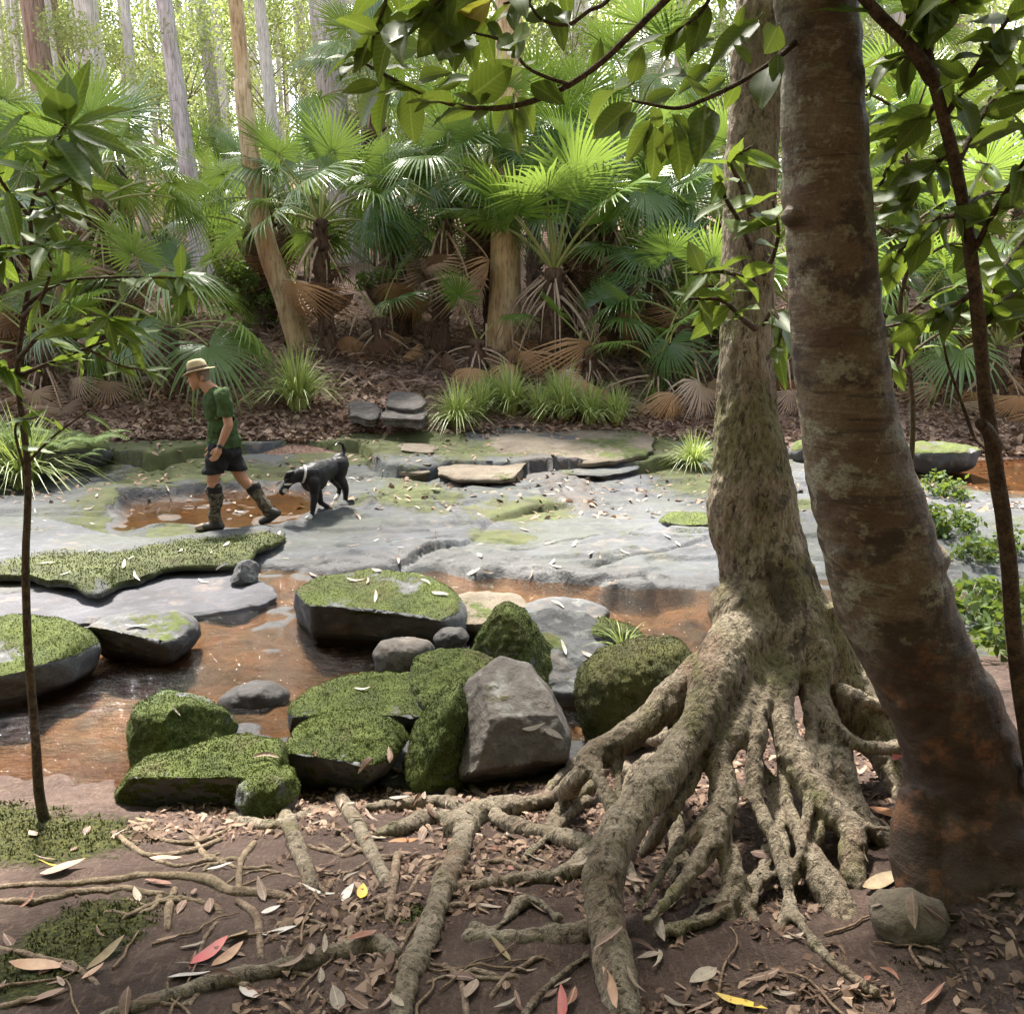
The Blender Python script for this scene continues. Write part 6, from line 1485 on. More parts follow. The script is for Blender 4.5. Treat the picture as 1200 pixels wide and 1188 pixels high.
for i, (pts, n_, sz, wh) in enumerate([
    ([(36, 255, 3, 3.28), (10, 225, 2.4, 3.2), (-12, 190, 1.6, 3.1)], 6, 0.22, 5), ([(40, 230, 3, 3.27), (66, 222, 2.2, 3.2), (86, 205, 1.4, 3.15)], 5, 0.2, 6), ([(34, 300, 3, 3.3), (12, 290, 2.2, 3.25), (-15, 300, 1.4, 3.2)], 6, 0.2, 5), ([(38, 280, 3, 3.3), (58, 262, 2.2, 3.25), (64, 240, 1.4, 3.2)], 5, 0.19, 5),
    ([(28, 370, 3, 3.32), (48, 350, 2.4, 3.2), (60, 312, 1.6, 3.1), (52, 290, 1.2, 3.05)], 7, 0.18, 5), ([(22, 420, 3, 3.33), (50, 392, 2.2, 3.2), (92, 385, 1.6, 3.1), (125, 372, 1.2, 3.0)], 7, 0.17, 5), ([(28, 360, 3, 3.3), (70, 332, 2, 3.25), (130, 325, 1.6, 3.2), (212, 326, 1.2, 3.15)], 9, 0.16, 6),
    ([(24, 440, 3, 3.34), (62, 424, 2, 3.3), (110, 405, 1.6, 3.25), (150, 392, 1.2, 3.2)], 10, 0.15, 5), ([(20, 455, 3, 3.34), (5, 430, 2, 3.3), (-20, 425, 1.4, 3.2)], 6, 0.17, 5), ([(34, 540, 2, 3.37), (62, 512, 1.5, 3.3), (105, 480, 1.2, 3.2)], 2, 0.12, 0), ([(30, 555, 2, 3.37), (18, 500, 1.5, 3.3), (45, 488, 1.0, 3.25)], 3, 0.13, 2),
    ([(100, 408, 2, 3.25), (140, 428, 1.5, 3.2), (172, 434, 1.0, 3.15)], 5, 0.11, 2)]):
    b, Q = branch(sap, SB, pts, name='branch', n=16)
    leaves_on(b, SB, Q, int(n_ * 1.5), sz * 0.85, LEAFL if i not in (2, 3) else LEAFL + LEAFS[:1], 840 + i, 0.3, 0.35, 0.75, 1.0, wh)

# dark forked sapling at right
sap2, SB2, Q = sapling('forked_sapling', 'dark forked sapling stem curving up the right edge with big leaves', [(1236, 1075, 11.0, 2.34), (1225, 990, 11.0, 2.32), (1212, 905, 10.5, 2.3), (1198, 820, 9.8, 2.28), (1188, 740, 9.4, 2.26), (1180, 640, 9.0, 2.24), (1166, 545, 9.0, 2.22), (1155, 470, 8.4, 2.2), (1148, 390, 8.0, 2.18), (1138, 300, 7.6, 2.16), (1124, 215, 7.3, 2.14), (1106, 140, 7.0, 2.12), (1092, 88, 6.6, 2.11)])
f1, Q1 = branch(sap2, SB2, [(1094, 94, 9, 2.11), (1064, 52, 7.5, 2.08), (1030, 18, 7, 2.05), (990, -30, 6, 2.0), (930, -110, 5, 1.95)], name='branch')
f2, Q2 = branch(sap2, SB2, [(1092, 90, 8, 2.11), (1082, 45, 6.5, 2.12), (1062, 0, 6, 2.14), (1045, -60, 5, 2.16)], name='branch')
branch(sap2, SB2, [(1166, 525, 10, 2.21), (1158, 506, 8, 2.16), (1149, 496, 7, 2.12)], name='branch_stub', n=8)
b, Q = branch(sap2, SB2, [(1160, 528, 3, 2.21), (1142, 512, 2.4, 2.25), (1130, 480, 2, 2.28), (1112, 430, 1.6, 2.3), (1105, 400, 1.2, 2.3)], name='branch')
for i, (pts, n_, sz) in enumerate([
    ([(1138, 300, 4, 2.16), (1170, 240, 3, 2.1), (1215, 165, 2, 2.0)], 8, 0.15), ([(1118, 200, 4, 2.14), (1155, 130, 3, 2.2), (1205, 70, 2, 2.25)], 9, 0.15), ([(1106, 140, 4, 2.12), (1150, 70, 3, 2.05), (1190, 10, 2, 2.0)], 9, 0.15), ([(1130, 250, 4, 2.15), (1085, 265, 3, 2.3), (1020, 330, 2, 2.45)], 9, 0.14),
    ([(1100, 120, 4, 2.12), (1058, 160, 3, 2.3), (1022, 240, 2, 2.5)], 9, 0.15), ([(1145, 340, 4, 2.18), (1100, 368, 3, 2.3), (1030, 385, 1.6, 2.5)], 7, 0.13), ([(1150, 385, 4, 2.18), (1180, 350, 3, 2.25), (1225, 330, 2, 2.3)], 8, 0.14), ([(1148, 370, 3, 2.18), (1185, 300, 2.4, 2.5), (1230, 250, 2, 2.6)], 8, 0.15),
    ([(1085, 60, 4, 2.12), (1050, 70, 3, 2.2), (1012, 105, 2, 2.35)], 6, 0.13), ([(1062, 20, 4, 2.13), (1100, 10, 3, 2.1), (1150, -20, 2, 2.05)], 8, 0.15), ([(1130, 240, 3, 2.15), (1165, 225, 2.4, 2.35), (1220, 225, 2, 2.5)], 8, 0.14), ([(1115, 180, 3, 2.14), (1075, 205, 2.4, 2.25), (1060, 250, 1.6, 2.3)], 6, 0.14)]):
    b, Q = branch(sap2, SB2, pts, name='branch', n=16)
    leaves_on(b, SB2, Q, int(n_ * 2.3), sz * 0.76, LEAFS, 870 + i, 0.1, 0.6, 0.9, 1.1)
leaves_on(f1, SB2, Q1, 6, 0.14, LEAFS, 890, 0.3, 0.6); leaves_on(f2, SB2, Q2, 5, 0.14, LEAFS, 891, 0.3, 0.6)
# a lighter sapling a little further back at right
sap3, SB3, Q = sapling('leafy_sapling', 'slender sapling full of small leaves between leaning tree and forked sapling', [(1065, 800, 4.2, 5.9), (1062, 640, 3.6, 5.8), (1070, 480, 3.0, 5.7), (1055, 360, 2.7, 5.6), (1075, 270, 2.4, 5.5), (1062, 180, 1.8, 5.4), (1085, 100, 1.2, 5.3)], 30)
for i in range(13):
    y = 100 + i * 25; sgn = 1 if i % 2 else -1
    b, Q = branch(sap3, SB3, [(1066, y + 40, 2.2, 5.55), (1066 + sgn * 45, y + 12, 1.6, 5.5 + 0.2 * (i % 3 - 1)), (1066 + sgn * 95, y + 18, 1, 5.4 + 0.4 * (i % 3 - 1))], name='branch', n=12)
    leaves_on(b, SB3, Q, 12, 0.18, LEAFL + LEAFS[:2], 900 + i, 0.15, 0.5, 0.8)

# crowns of the two near trees, unseen, spread wide to block overhead light
for (tr, bs, c, sd) in ((fig, FIG_BASE, np.array([0.6, 2.6, 7.4]), 931), (lean, LEAN_BASE, np.array([0.0, -1.8, 6.4]), 932)):
    rr_ = np.random.default_rng(sd)
    cl = c + rr_.uniform(-1, 1, (26, 3)) * np.array([5.0, 3.2, 1.3]); rad = rr_.uniform(0.8, 1.5, 26)
    v, f = leaf_cloud(cl - bs, rad, 13000, 0.25, sd, 0.4, 0.22)
    obj('crown', mesh_from('crown', v, f, False, [M_GUMLEAF]), tr)
    st = np.array([0.96, 3.80, 6.4]) if tr is fig else W(944, -420, 1.8)
    lm = [tube(catmull(np.array([st - bs, (st + q) / 2 - bs + rr_.normal(0, 0.15, 3), q - bs]), 10), np.linspace(0.05, 0.012, 10), 7) for q in cl]
    lv, lf = join(lm); kind(obj('limbs', mesh_from('limbs', lv, lf, True, [M_FIG if tr is fig else M_LEAN], masks=np.zeros((len(lv), 3))), tr), 'stuff')

# unseen foliage mass added behind and beside the viewpoint to block light
_r = np.random.default_rng(941)
_cl = np.column_stack([_r.uniform(-14, 14, 90), _r.uniform(-10, -3.0, 90), np.zeros(90)]); _cl[:, 2] = 1.2 - 0.42 * _cl[:, 1] + _r.uniform(0, 7, 90)
_cl2 = np.column_stack([np.where(_r.random(30) < 0.5, -1, 1) * _r.uniform(7.5, 12, 30), _r.uniform(-3, 4, 30), _r.uniform(2.0, 8, 30)])
_v, _f = leaf_cloud(np.vstack([_cl, _cl2]), np.concatenate([_r.uniform(1.0, 2.2, 90), _r.uniform(0.8, 1.5, 30)]), 34000, 0.46, 942, 0.4, 0.24)
kind(obj('forest', mesh_from('forest', _v, _f, False, [M_GUMLEAF])), 'stuff')
bpy.context.view_layer.update()
_DG = bpy.context.evaluated_depsgraph_get()
SKIP = ('leaf', 'frond', 'crown', 'moss', 'stem', 'branch', 'bough', 'twig', 'shoot', 'grass', 'fern', 'foliage', 'dead', 'fallen', 'limbs', 'creek_water', 'pool_water', 'body', 'forest')
def touch(px, py):
    """the surface the pixel's ray meets: point, normal"""
    o = Vector(CAMP); d = Vector(ray(px, py)).normalized()
    for _ in range(12):
        ok, loc, nrm, _i, ob, _m = SC.ray_cast(_DG, o, d)
        if not ok: return None
        if not ob.name.startswith(SKIP): return np.array(loc), (nrm if nrm.dot(d) < 0 else -nrm), ob.name
        o = loc + d * 0.004
    return None

# ------------------------------------------------------------------ the walking person
_h = touch(250, 621.5)
YM = (_h[0][1] if _h is not None and 7.5 < _h[0][1] < 9.6 else 8.4) + 0.09
def Mp(px, py, dy=0.0): return W(px, py, YM + dy)
foot_z = Mp(250, 622, -0.08)[2]
PB = np.array([Mp(268, 560)[0], YM, foot_z])
man = thing('person', 'person in straw hat, green shirt and black shorts striding over the rock ledge', 'person', PB)
def prim_obj(name, prims, voxel, smooth, mat, parent, base, clip=None, masks=None, disp=None):
    V, F = voxel_union(prims, voxel, smooth)
    if disp: V = V + vnormals(V, F) * disp(V)[:, None]
    if clip:
        F = F if isinstance(F, np.ndarray) else F[-1]
        keep = clip(V[F].mean(1)); F = F[keep]
        idx, inv = np.unique(F, return_inverse=True); V = V[idx]; F = inv.reshape(-1, 4)
    mk = masks(V) if masks else None
    return obj(name, mesh_from(name, V - base, F, True, [mat], masks=mk), parent)
sh_n, el_n, wr_n = Mp(262, 464, -0.185), Mp(268, 498, -0.235), Mp(257.5, 524, -0.25)
sh_f, el_f, wr_f = Mp(259, 464, 0.185), Mp(264, 497, 0.23), Mp(252, 521, 0.21)
hipn, kneen, ankn = Mp(258, 528, -0.09), Mp(249, 562, -0.09), Mp(252, 610, -0.09)
hipf, kneef, ankf = Mp(267, 528, 0.09), Mp(284, 561, 0.09), Mp(316, 600, 0.09)
prims = [ellipsoid(Mp(232, 440), (0.092, 0.074, 0.112), (0, 0.42, 0)), ellipsoid(Mp(229.5, 449), (0.058, 0.052, 0.062), (0, 0.5, 0)), ellipsoid(Mp(220.8, 446.5), (0.014, 0.014, 0.026), (0, 0.35, 0)), ellipsoid(Mp(223, 441), (0.02, 0.05, 0.016)),
         ellipsoid(Mp(223.5, 452.5), (0.012, 0.024, 0.008)), ellipsoid(Mp(227.5, 456), (0.022, 0.026, 0.02)), ellipsoid(Mp(236.5, 443, -0.078), (0.02, 0.010, 0.032), (0, 0.3, 0)), ellipsoid(Mp(236.5, 443, 0.078), (0.02, 0.010, 0.032), (0, 0.3, 0)),
         capsule(Mp(238, 448), Mp(252, 461), 0.058, 0.070), ellipsoid(Mp(257, 478), (0.12, 0.17, 0.19), (0, -0.15, 0)), ellipsoid(Mp(261, 505), (0.115, 0.155, 0.16)), ellipsoid(Mp(263, 525), (0.115, 0.16, 0.11))]
for (a, b, c) in ((sh_n, el_n, wr_n), (sh_f, el_f, wr_f)):
    prims += [capsule(a, b, 0.056, 0.043), capsule(b, b * 0.6 + c * 0.4, 0.043, 0.042), capsule(b * 0.6 + c * 0.4, c, 0.042, 0.027)]
    d = (c - b) / np.linalg.norm(c - b); side = np.array([0, 1.0, 0]); fw = np.cross(side, d); fw = fw if fw[0] < 0 else -fw
    palm_c = c + d * 0.055
    prims += [ellipsoid(palm_c, (0.040, 0.019, 0.050), (0, math.atan2(-d[0], -d[2]), 0)), capsule(c - d * 0.01, palm_c, 0.026, 0.024)]
    for q, (o_, ln) in enumerate([(0.028, 0.068), (0.010, 0.078), (-0.008, 0.072), (-0.025, 0.056)]):
        k0 = c + d * 0.088 + fw * o_; k1 = k0 + d * ln * 0.5 + fw * 0.004; k2 = k1 + d * ln * 0.42 + fw * 0.016
        prims += [capsule(k0, k1, 0.0095, 0.009, 8, 4), capsule(k1, k2, 0.009, 0.0075, 8, 4)]
    t0 = c + d * 0.03 + fw * 0.030; t1 = t0 + d * 0.038 + fw * 0.022; t2 = t1 + d * 0.030 + fw * 0.004
    prims += [capsule(t0, t1, 0.012, 0.0105, 8, 4), capsule(t1, t2, 0.0105, 0.008, 8, 4)]
for (a, b, c) in ((hipn, kneen, ankn), (hipf, kneef, ankf)):
    prims += [capsule(a, b, 0.088, 0.060), ellipsoid(b, (0.060, 0.055, 0.062)), capsule(b, b * 0.68 + c * 0.32 + np.array([0.012, 0, 0]), 0.054, 0.058), capsule(b * 0.68 + c * 0.32 + np.array([0.012, 0, 0]), c, 0.058, 0.036)]
prim_obj('body', prims, 0.0065, 2, M_SKIN, man, PB)
for dy in (-0.036, 0.036):
    v, f = ellipsoid(Mp(223.3, 443, dy), (0.010, 0.011, 0.008), None, 10, 6); obj('eye', mesh_from('eye', v - PB, f, True, [M_EYE]), man)
prim_obj('hair', [ellipsoid(Mp(235, 438), (0.090, 0.079, 0.095), (0, 0.42, 0)), ellipsoid(Mp(240.5, 444), (0.04, 0.068, 0.045))], 0.008, 1, M_HAIR, man, PB, clip=lambda c: (c[:, 0] > Mp(233.5, 440)[0]))
fold = lambda V: 0.024 * fbm(V * np.array([9, 9, 6.0]), 3, 951) + 0.009 * np.sin(V[:, 2] * 34 + V[:, 0] * 22 + 4 * fbm(V * 4, 2, 952))
hem = Mp(262, 523)[2]
prims = [ellipsoid(Mp(257, 478), (0.140, 0.188, 0.205), (0, -0.15, 0)), ellipsoid(Mp(261, 503), (0.148, 0.182, 0.18)), ellipsoid(Mp(264, 520), (0.160, 0.192, 0.15)), ellipsoid(Mp(255.5, 461), (0.085, 0.15, 0.055), (0, 0.5, 0))]
for (a, b) in ((sh_n, el_n), (sh_f, el_f)):
    e = a + (b - a) * 0.62; prims += [capsule(a, e, 0.080, 0.082), ellipsoid(a, (0.084, 0.08, 0.085))]
armcut = (sh_n + (el_n - sh_n) * 0.64)[2]
def shirt_clip(c):
    k = c[:, 2] > hem
    return k & ~((np.abs(c[:, 1] - YM) > 0.195) & (c[:, 2] < armcut - 0.02))
prim_obj('shirt', prims, 0.009, 2, M_SHIRT, man, PB, clip=shirt_clip, disp=fold)
prims = [ellipsoid(Mp(264, 528), (0.145, 0.182, 0.13))]
hz1, hz2 = Mp(250, 552, -0.09), Mp(279, 553, 0.09)
prims += [capsule(hipn, hz1, 0.112, 0.098), capsule(hipf, hz2, 0.112, 0.098), capsule(hipn, hipf, 0.12, 0.12)]
prim_obj('shorts', prims, 0.009, 2, M_SHORTS, man, PB, clip=lambda c: c[:, 2] > hz1[2] - 0.02, disp=fold)
for (a, b, nm, sd) in ((Mp(251, 575, -0.09), Mp(252, 610, -0.09), 'gaiter', 0), (Mp(298, 573, 0.09), Mp(316, 600, 0.09), 'gaiter', 1)):
    g = prim_obj(nm, [capsule(a - (b - a) * 0.04, b, 0.073, 0.060), ellipsoid(a, (0.074, 0.074, 0.05))], 0.008, 1, M_GAITER, man, PB, disp=fold)
    v, f = tube(np.array([a + (b - a) * t_ for t_ in (-0.14, -0.05, 0.05)]), [0.074, 0.078, 0.077], 24, False); obj('gaiter_cuff', mesh_from('gaiter_cuff', v - PB, f, True, [M_GAITER_DARK]), g)
zz = foot_z
def foot_prims(heel, ball, toe, ank):
    return [capsule(heel, ball, 0.042, 0.046), capsule(ball, toe, 0.046, 0.036), capsule(ank, heel, 0.052, 0.045), capsule(ank, (heel + ball) / 2, 0.05, 0.045)]
fp = foot_prims(Mp(258, 616.5, -0.09), Mp(244, 617, -0.09), Mp(237, 617.5, -0.09), Mp(252, 608, -0.09))
prim_obj('boot', fp, 0.007, 1, M_BOOT, man, PB)
prim_obj('boot_toe', [capsule(Mp(238, 617.3, -0.09), Mp(231.5, 618.5, -0.09), 0.040, 0.030), ellipsoid(Mp(237, 619, -0.09), (0.05, 0.045, 0.022))], 0.007, 1, M_TOE, man, PB)
fp = foot_prims(Mp(324, 601, 0.09), Mp(314, 608, 0.09), Mp(307, 611, 0.09), Mp(317, 599, 0.09))
prim_obj('boot', fp, 0.007, 1, M_BOOT, man, PB)
v, f = tube(np.array([wr_n + (el_n - wr_n) * 0.02, wr_n + (el_n - wr_n) * 0.10]), [0.034, 0.036], 18); wt = obj('watch', mesh_from('watch', v - PB, f, True, [M_WATCH]), man)
v, f = ellipsoid(wr_n + (el_n - wr_n) * 0.06 + np.array([0.004, -0.033, 0]), (0.020, 0.008, 0.020), None, 14, 8); obj('watch_face', mesh_from('watch_face', v - PB, f, True, [M_WATCH]), wt)
# straw hat
hc = Mp(232, 434)
prof = [(0.0, 0.112), (0.035, 0.115), (0.062, 0.107), (0.078, 0.086), (0.088, 0.05), (0.095, 0.012), (0.105, 0.0), (0.125, -0.006), (0.152, -0.008), (0.155, -0.012), (0.150, -0.015), (0.13, -0.014), (0.10, -0.010)]
n = 48; a = np.linspace(0, 2 * np.pi, n, endpoint=False); Vh = []
for (rr_, z_) in prof:
    ex, ey = 1.08, 0.98
    zz_ = z_ + (0.020 * np.abs(np.sin(a)) ** 2 * max(0, rr_ - 0.1) / 0.07) - (0.022 * np.cos(a) ** 2 * max(0, rr_ - 0.1) / 0.07) * (np.cos(a) < 0)
    if rr_ < 0.07: zz_ = zz_ - 0.018 * np.exp(-(np.sin(a) * rr_ / 0.03) ** 2)
    Vh.append(np.column_stack([rr_ * ex * np.cos(a), rr_ * ey * np.sin(a), zz_ * np.ones(n)]))
Vh = np.vstack(Vh); i = np.arange(len(prof) - 1)[:, None] * n; j = np.arange(n)[None]; k = (j + 1) % n
Fh = np.stack([i + j, i + j + n, i + k + n, i + k], -1).reshape(-1, 4)
Rh = np.array(Euler((0, R(-14), 0)).to_matrix())
hat = obj('hat', mesh_from('hat', (Vh @ Rh.T) + hc - PB, Fh, True, [M_HAT]), man)
vb = np.vstack([np.column_stack([rr_ * 1.08 * np.cos(a), rr_ * 0.98 * np.sin(a), np.full(n, z_)]) for rr_, z_ in ((0.0985, 0.008), (0.0935, 0.036))])
obj('hat_band', mesh_from('hat_band', (vb @ Rh.T) + hc - PB, np.stack([j[0], k[0], k[0] + n, j[0] + n], -1), True, [M_HATBAND]), hat)

# ------------------------------------------------------------------ the dog
_hf, _hh = touch(360, 608), touch(402, 592)
_yf = _hf[0][1] if _hf is not None else 9.1; _yh = _hh[0][1] if _hh is not None else 9.6
_yf = min(max(_yf, 8.6), 9.9) + 0.09; _yh = min(max(_yh, _yf + 0.1), _yf + 0.6)
def D(px, py, dy=0.0):
    Yd = np.interp(px, [330, 365, 405], [_yf - 0.15, _yf, _yh]); return W(px, py, Yd + dy)
DB = D(382, 600); DB[2] = float(any_z(DB[:1], DB[1:2])[0])
dog = thing('dog', 'black dog with white paws and pale collar sniffing the slab behind the person', 'dog', DB)
pr = [ellipsoid(D(340, 561), (0.070, 0.062, 0.070)), capsule(D(337, 567), D(331, 576), 0.046, 0.036), ellipsoid(D(331, 577.5), (0.030, 0.032, 0.024)), ellipsoid(D(342, 557), (0.05, 0.066, 0.045)),
      capsule(D(343, 560), D(354, 555), 0.062, 0.080), capsule(D(354, 556), D(364, 556), 0.085, 0.115),
      ellipsoid(D(368, 559), (0.155, 0.125, 0.165), (0, 0.15, 0.5)), capsule(D(368, 556), D(382, 550), 0.138, 0.118), capsule(D(382, 550), D(395, 545), 0.116, 0.105), ellipsoid(D(397, 543), (0.105, 0.105, 0.115)),
      # tail
      capsule(D(401, 535), D(403.5, 527), 0.026, 0.020, 10), capsule(D(403.5, 527), D(401.5, 520.5), 0.020, 0.015, 10), capsule(D(401.5, 520.5), D(396.5, 518.5), 0.015, 0.012, 10), capsule(D(396.5, 518.5), D(392.5, 522), 0.012, 0.008, 10)]
def leg(pts):
    out = []
    for (p, q) in zip(pts[:-1], pts[1:]): out.append(capsule(D(*p[:3]), D(*q[:3]), p[3], q[3], 20))
    return out
pr += leg([(367, 564, -0.09, 0.075), (369, 577, -0.09, 0.050), (367.5, 591, -0.09, 0.034), (366, 602, -0.09, 0.027), (362.5, 606.5, -0.09, 0.032), (359.5, 607, -0.09, 0.024)])
pr += leg([(369, 565, 0.09, 0.070), (373, 579, 0.09, 0.048), (376, 589, 0.09, 0.032), (384, 594, 0.09, 0.026), (387, 596, 0.09, 0.025)])
pr += leg([(398, 545, -0.085, 0.105), (397, 559, -0.085, 0.072), (404, 570, -0.085, 0.040), (405.5, 575, -0.085, 0.032), (405, 586, -0.085, 0.025), (403, 590, -0.085, 0.029), (400.5, 590.5, -0.085, 0.022)])
pr += leg([(396, 548, 0.085, 0.10), (391, 560, 0.085, 0.062), (397, 569, 0.085, 0.034), (398, 573, 0.085, 0.028), (396, 581, 0.085, 0.024), (393.5, 584.5, 0.085, 0.023)])
def fur_mask(V):
    m = np.zeros(len(V)); t_ = np.zeros(len(V))
    for (p, rad) in [(D(361, 607, -0.09), 0.065), (D(402, 591, -0.085), 0.062), (D(394, 583, 0.085), 0.06), (D(392.5, 522), 0.045), (D(368, 577, 0.0), 0.05)]:
        m = np.maximum(m, sstep(rad, rad * 0.6, np.linalg.norm(V - p, axis=1)))
    bl = D(338, 567.5, -0.045); e = (V - bl) / np.array([0.05, 0.045, 0.012]); m = np.maximum(m, sstep(1.2, 0.7, np.linalg.norm(e, axis=1)))
    ml = D(334, 575, -0.03); t_ = np.maximum(t_, 0.0); m = np.maximum(m, 0.55 * sstep(0.055, 0.02, np.linalg.norm(V - ml, axis=1)))
    t_ = np.maximum(t_, sstep(0.06, 0.03, np.linalg.norm(V - D(386, 595, 0.09), axis=1)))
    return np.stack([m, t_, 0 * m], -1)
prim_obj('body', pr, 0.0070, 9, M_FUR, dog, DB, masks=fur_mask, disp=lambda V: 0.004 * fbm(V * 22, 3, 961) + 0.006 * fbm(V * 7, 2, 962))
for dy in (-0.062, 0.062):
    e0 = D(343, 553.5, dy); e1 = e0 + np.array([-0.045, np.sign(dy) * 0.016, -0.012]); e2 = e1 + np.array([-0.035, np.sign(dy) * 0.006, -0.045])
    prim_obj('ear', [capsule(e0, e1, 0.022, 0.026, 10), capsule(e1, e2, 0.026, 0.010, 10)], 0.006, 1, M_FUR, dog, DB, masks=lambda V: np.zeros((len(V), 3)))
v, f = ellipsoid(D(329.6, 576.2), (0.013, 0.017, 0.013), None, 12, 8); obj('nose', mesh_from('nose', v - DB, f, True, [M_EYE]), dog)
v, f = ellipsoid(D(336.0, 562.5, -0.052), (0.011, 0.008, 0.010), None, 10, 6); obj('eye', mesh_from('eye', v - DB, f, True, [M_EYE]), dog)
c0, c1 = D(353.5, 555.3), D(355.5, 555.6)
dd = (c1 - c0); dd /= np.linalg.norm(dd)
tt = np.linspace(0, 1, 4); v, f = tube(np.array([c0 + dd * 0.012 * q for q in (0, 1, 2)]), [0.094, 0.096, 0.097], 28, False); obj('collar', mesh_from('collar', v - DB, f, True, [M_COLLAR]), dog)

# ------------------------------------------------------------------ fallen leaves
def sickle(name, half, bend, curl, roll, seed, mat):
    t = np.linspace(0, 1, 8); w = half * np.sin(np.pi * t ** 0.8) ** 0.8; w[0], w[-1] = 0.008, 0.003
    c = np.column_stack([bend * np.sin(np.pi * t), t - 0.5, curl * (t - 0.5) ** 2 * 2 + 0.015 * np.sin(7 * t + seed)])
    L = c + np.column_stack([-w, 0 * w, roll * w]); Rr = c + np.column_stack([w, 0 * w, roll * w * 0.6])
    V = np.stack([L, c, Rr], 1).reshape(-1, 3); i = np.arange(7)[:, None] * 3; j = np.array([0, 1])[None]
    F = np.stack([i + j, i + j + 1, i + j + 4, i + j + 3], -1).reshape(-1, 4)
    return mesh_from(name, V, F, True, [mat])
SK = [(0.09, 0.10, 0.12, 0.3, 1), (0.11, 0.03, 0.06, 0.45, 2), (0.14, -0.04, 0.14, 0.2, 3), (0.20, 0.02, 0.16, 0.3, 4), (0.08, -0.14, 0.10, 0.5, 5), (0.17, 0.05, -0.10, -0.3, 6)]
LF = [sickle('fallen_leaf', *q, M_FALLEN) for q in SK]
LP = [sickle('fallen_leaf', *q, M_FALLEN_PALE) for q in SK[:3] + SK[4:5]]
r = np.random.default_rng(95)
def ground_normal(x, y, hf, e=0.03):
    X = np.array([x - e, x + e, x, x]); Y = np.array([y, y, y - e, y + e]); z = hf(X, Y)
    return Vector((-(z[1] - z[0]), -(z[3] - z[2]), 2 * e)).normalized()
bpy.context.view_layer.update()
_DG = bpy.context.evaluated_depsgraph_get()
def drop(px, py, length, me, label, group=None, yaw=None, hf=None, lift=0.012, tilt=0.2, minz=0.55):
    h = touch(px, py)
    for _k in range(8):
        if h is not None and h[1].z > minz and h[0][2] > 0.01 and not h[2].startswith('trunk'): break
        px += r.normal(0, 10); py += r.normal(0, 8); h = touch(px, py)
    else: return None
    p = h[0]; lift = min(lift, 0.010)
    nrm = h[1] + Vector((float(np.clip(r.normal(0, tilt), -0.25, 0.25)), float(np.clip(r.normal(0, tilt), -0.25, 0.25)), 0)); nrm.normalize()
    a = r.random() * 6.283 if yaw is None else yaw
    d = Vector((math.cos(a), math.sin(a), 0)); d = (d - nrm * d.dot(nrm)).normalized(); x = d.cross(nrm)
    m = Matrix((x, d, nrm)).transposed()
    o = obj('fallen_leaf', me, None, loc=p + np.array([0, 0, lift]), rot=m.to_euler(), scale=(length,) * 3)
    return tag(o, label, 'leaf', group)
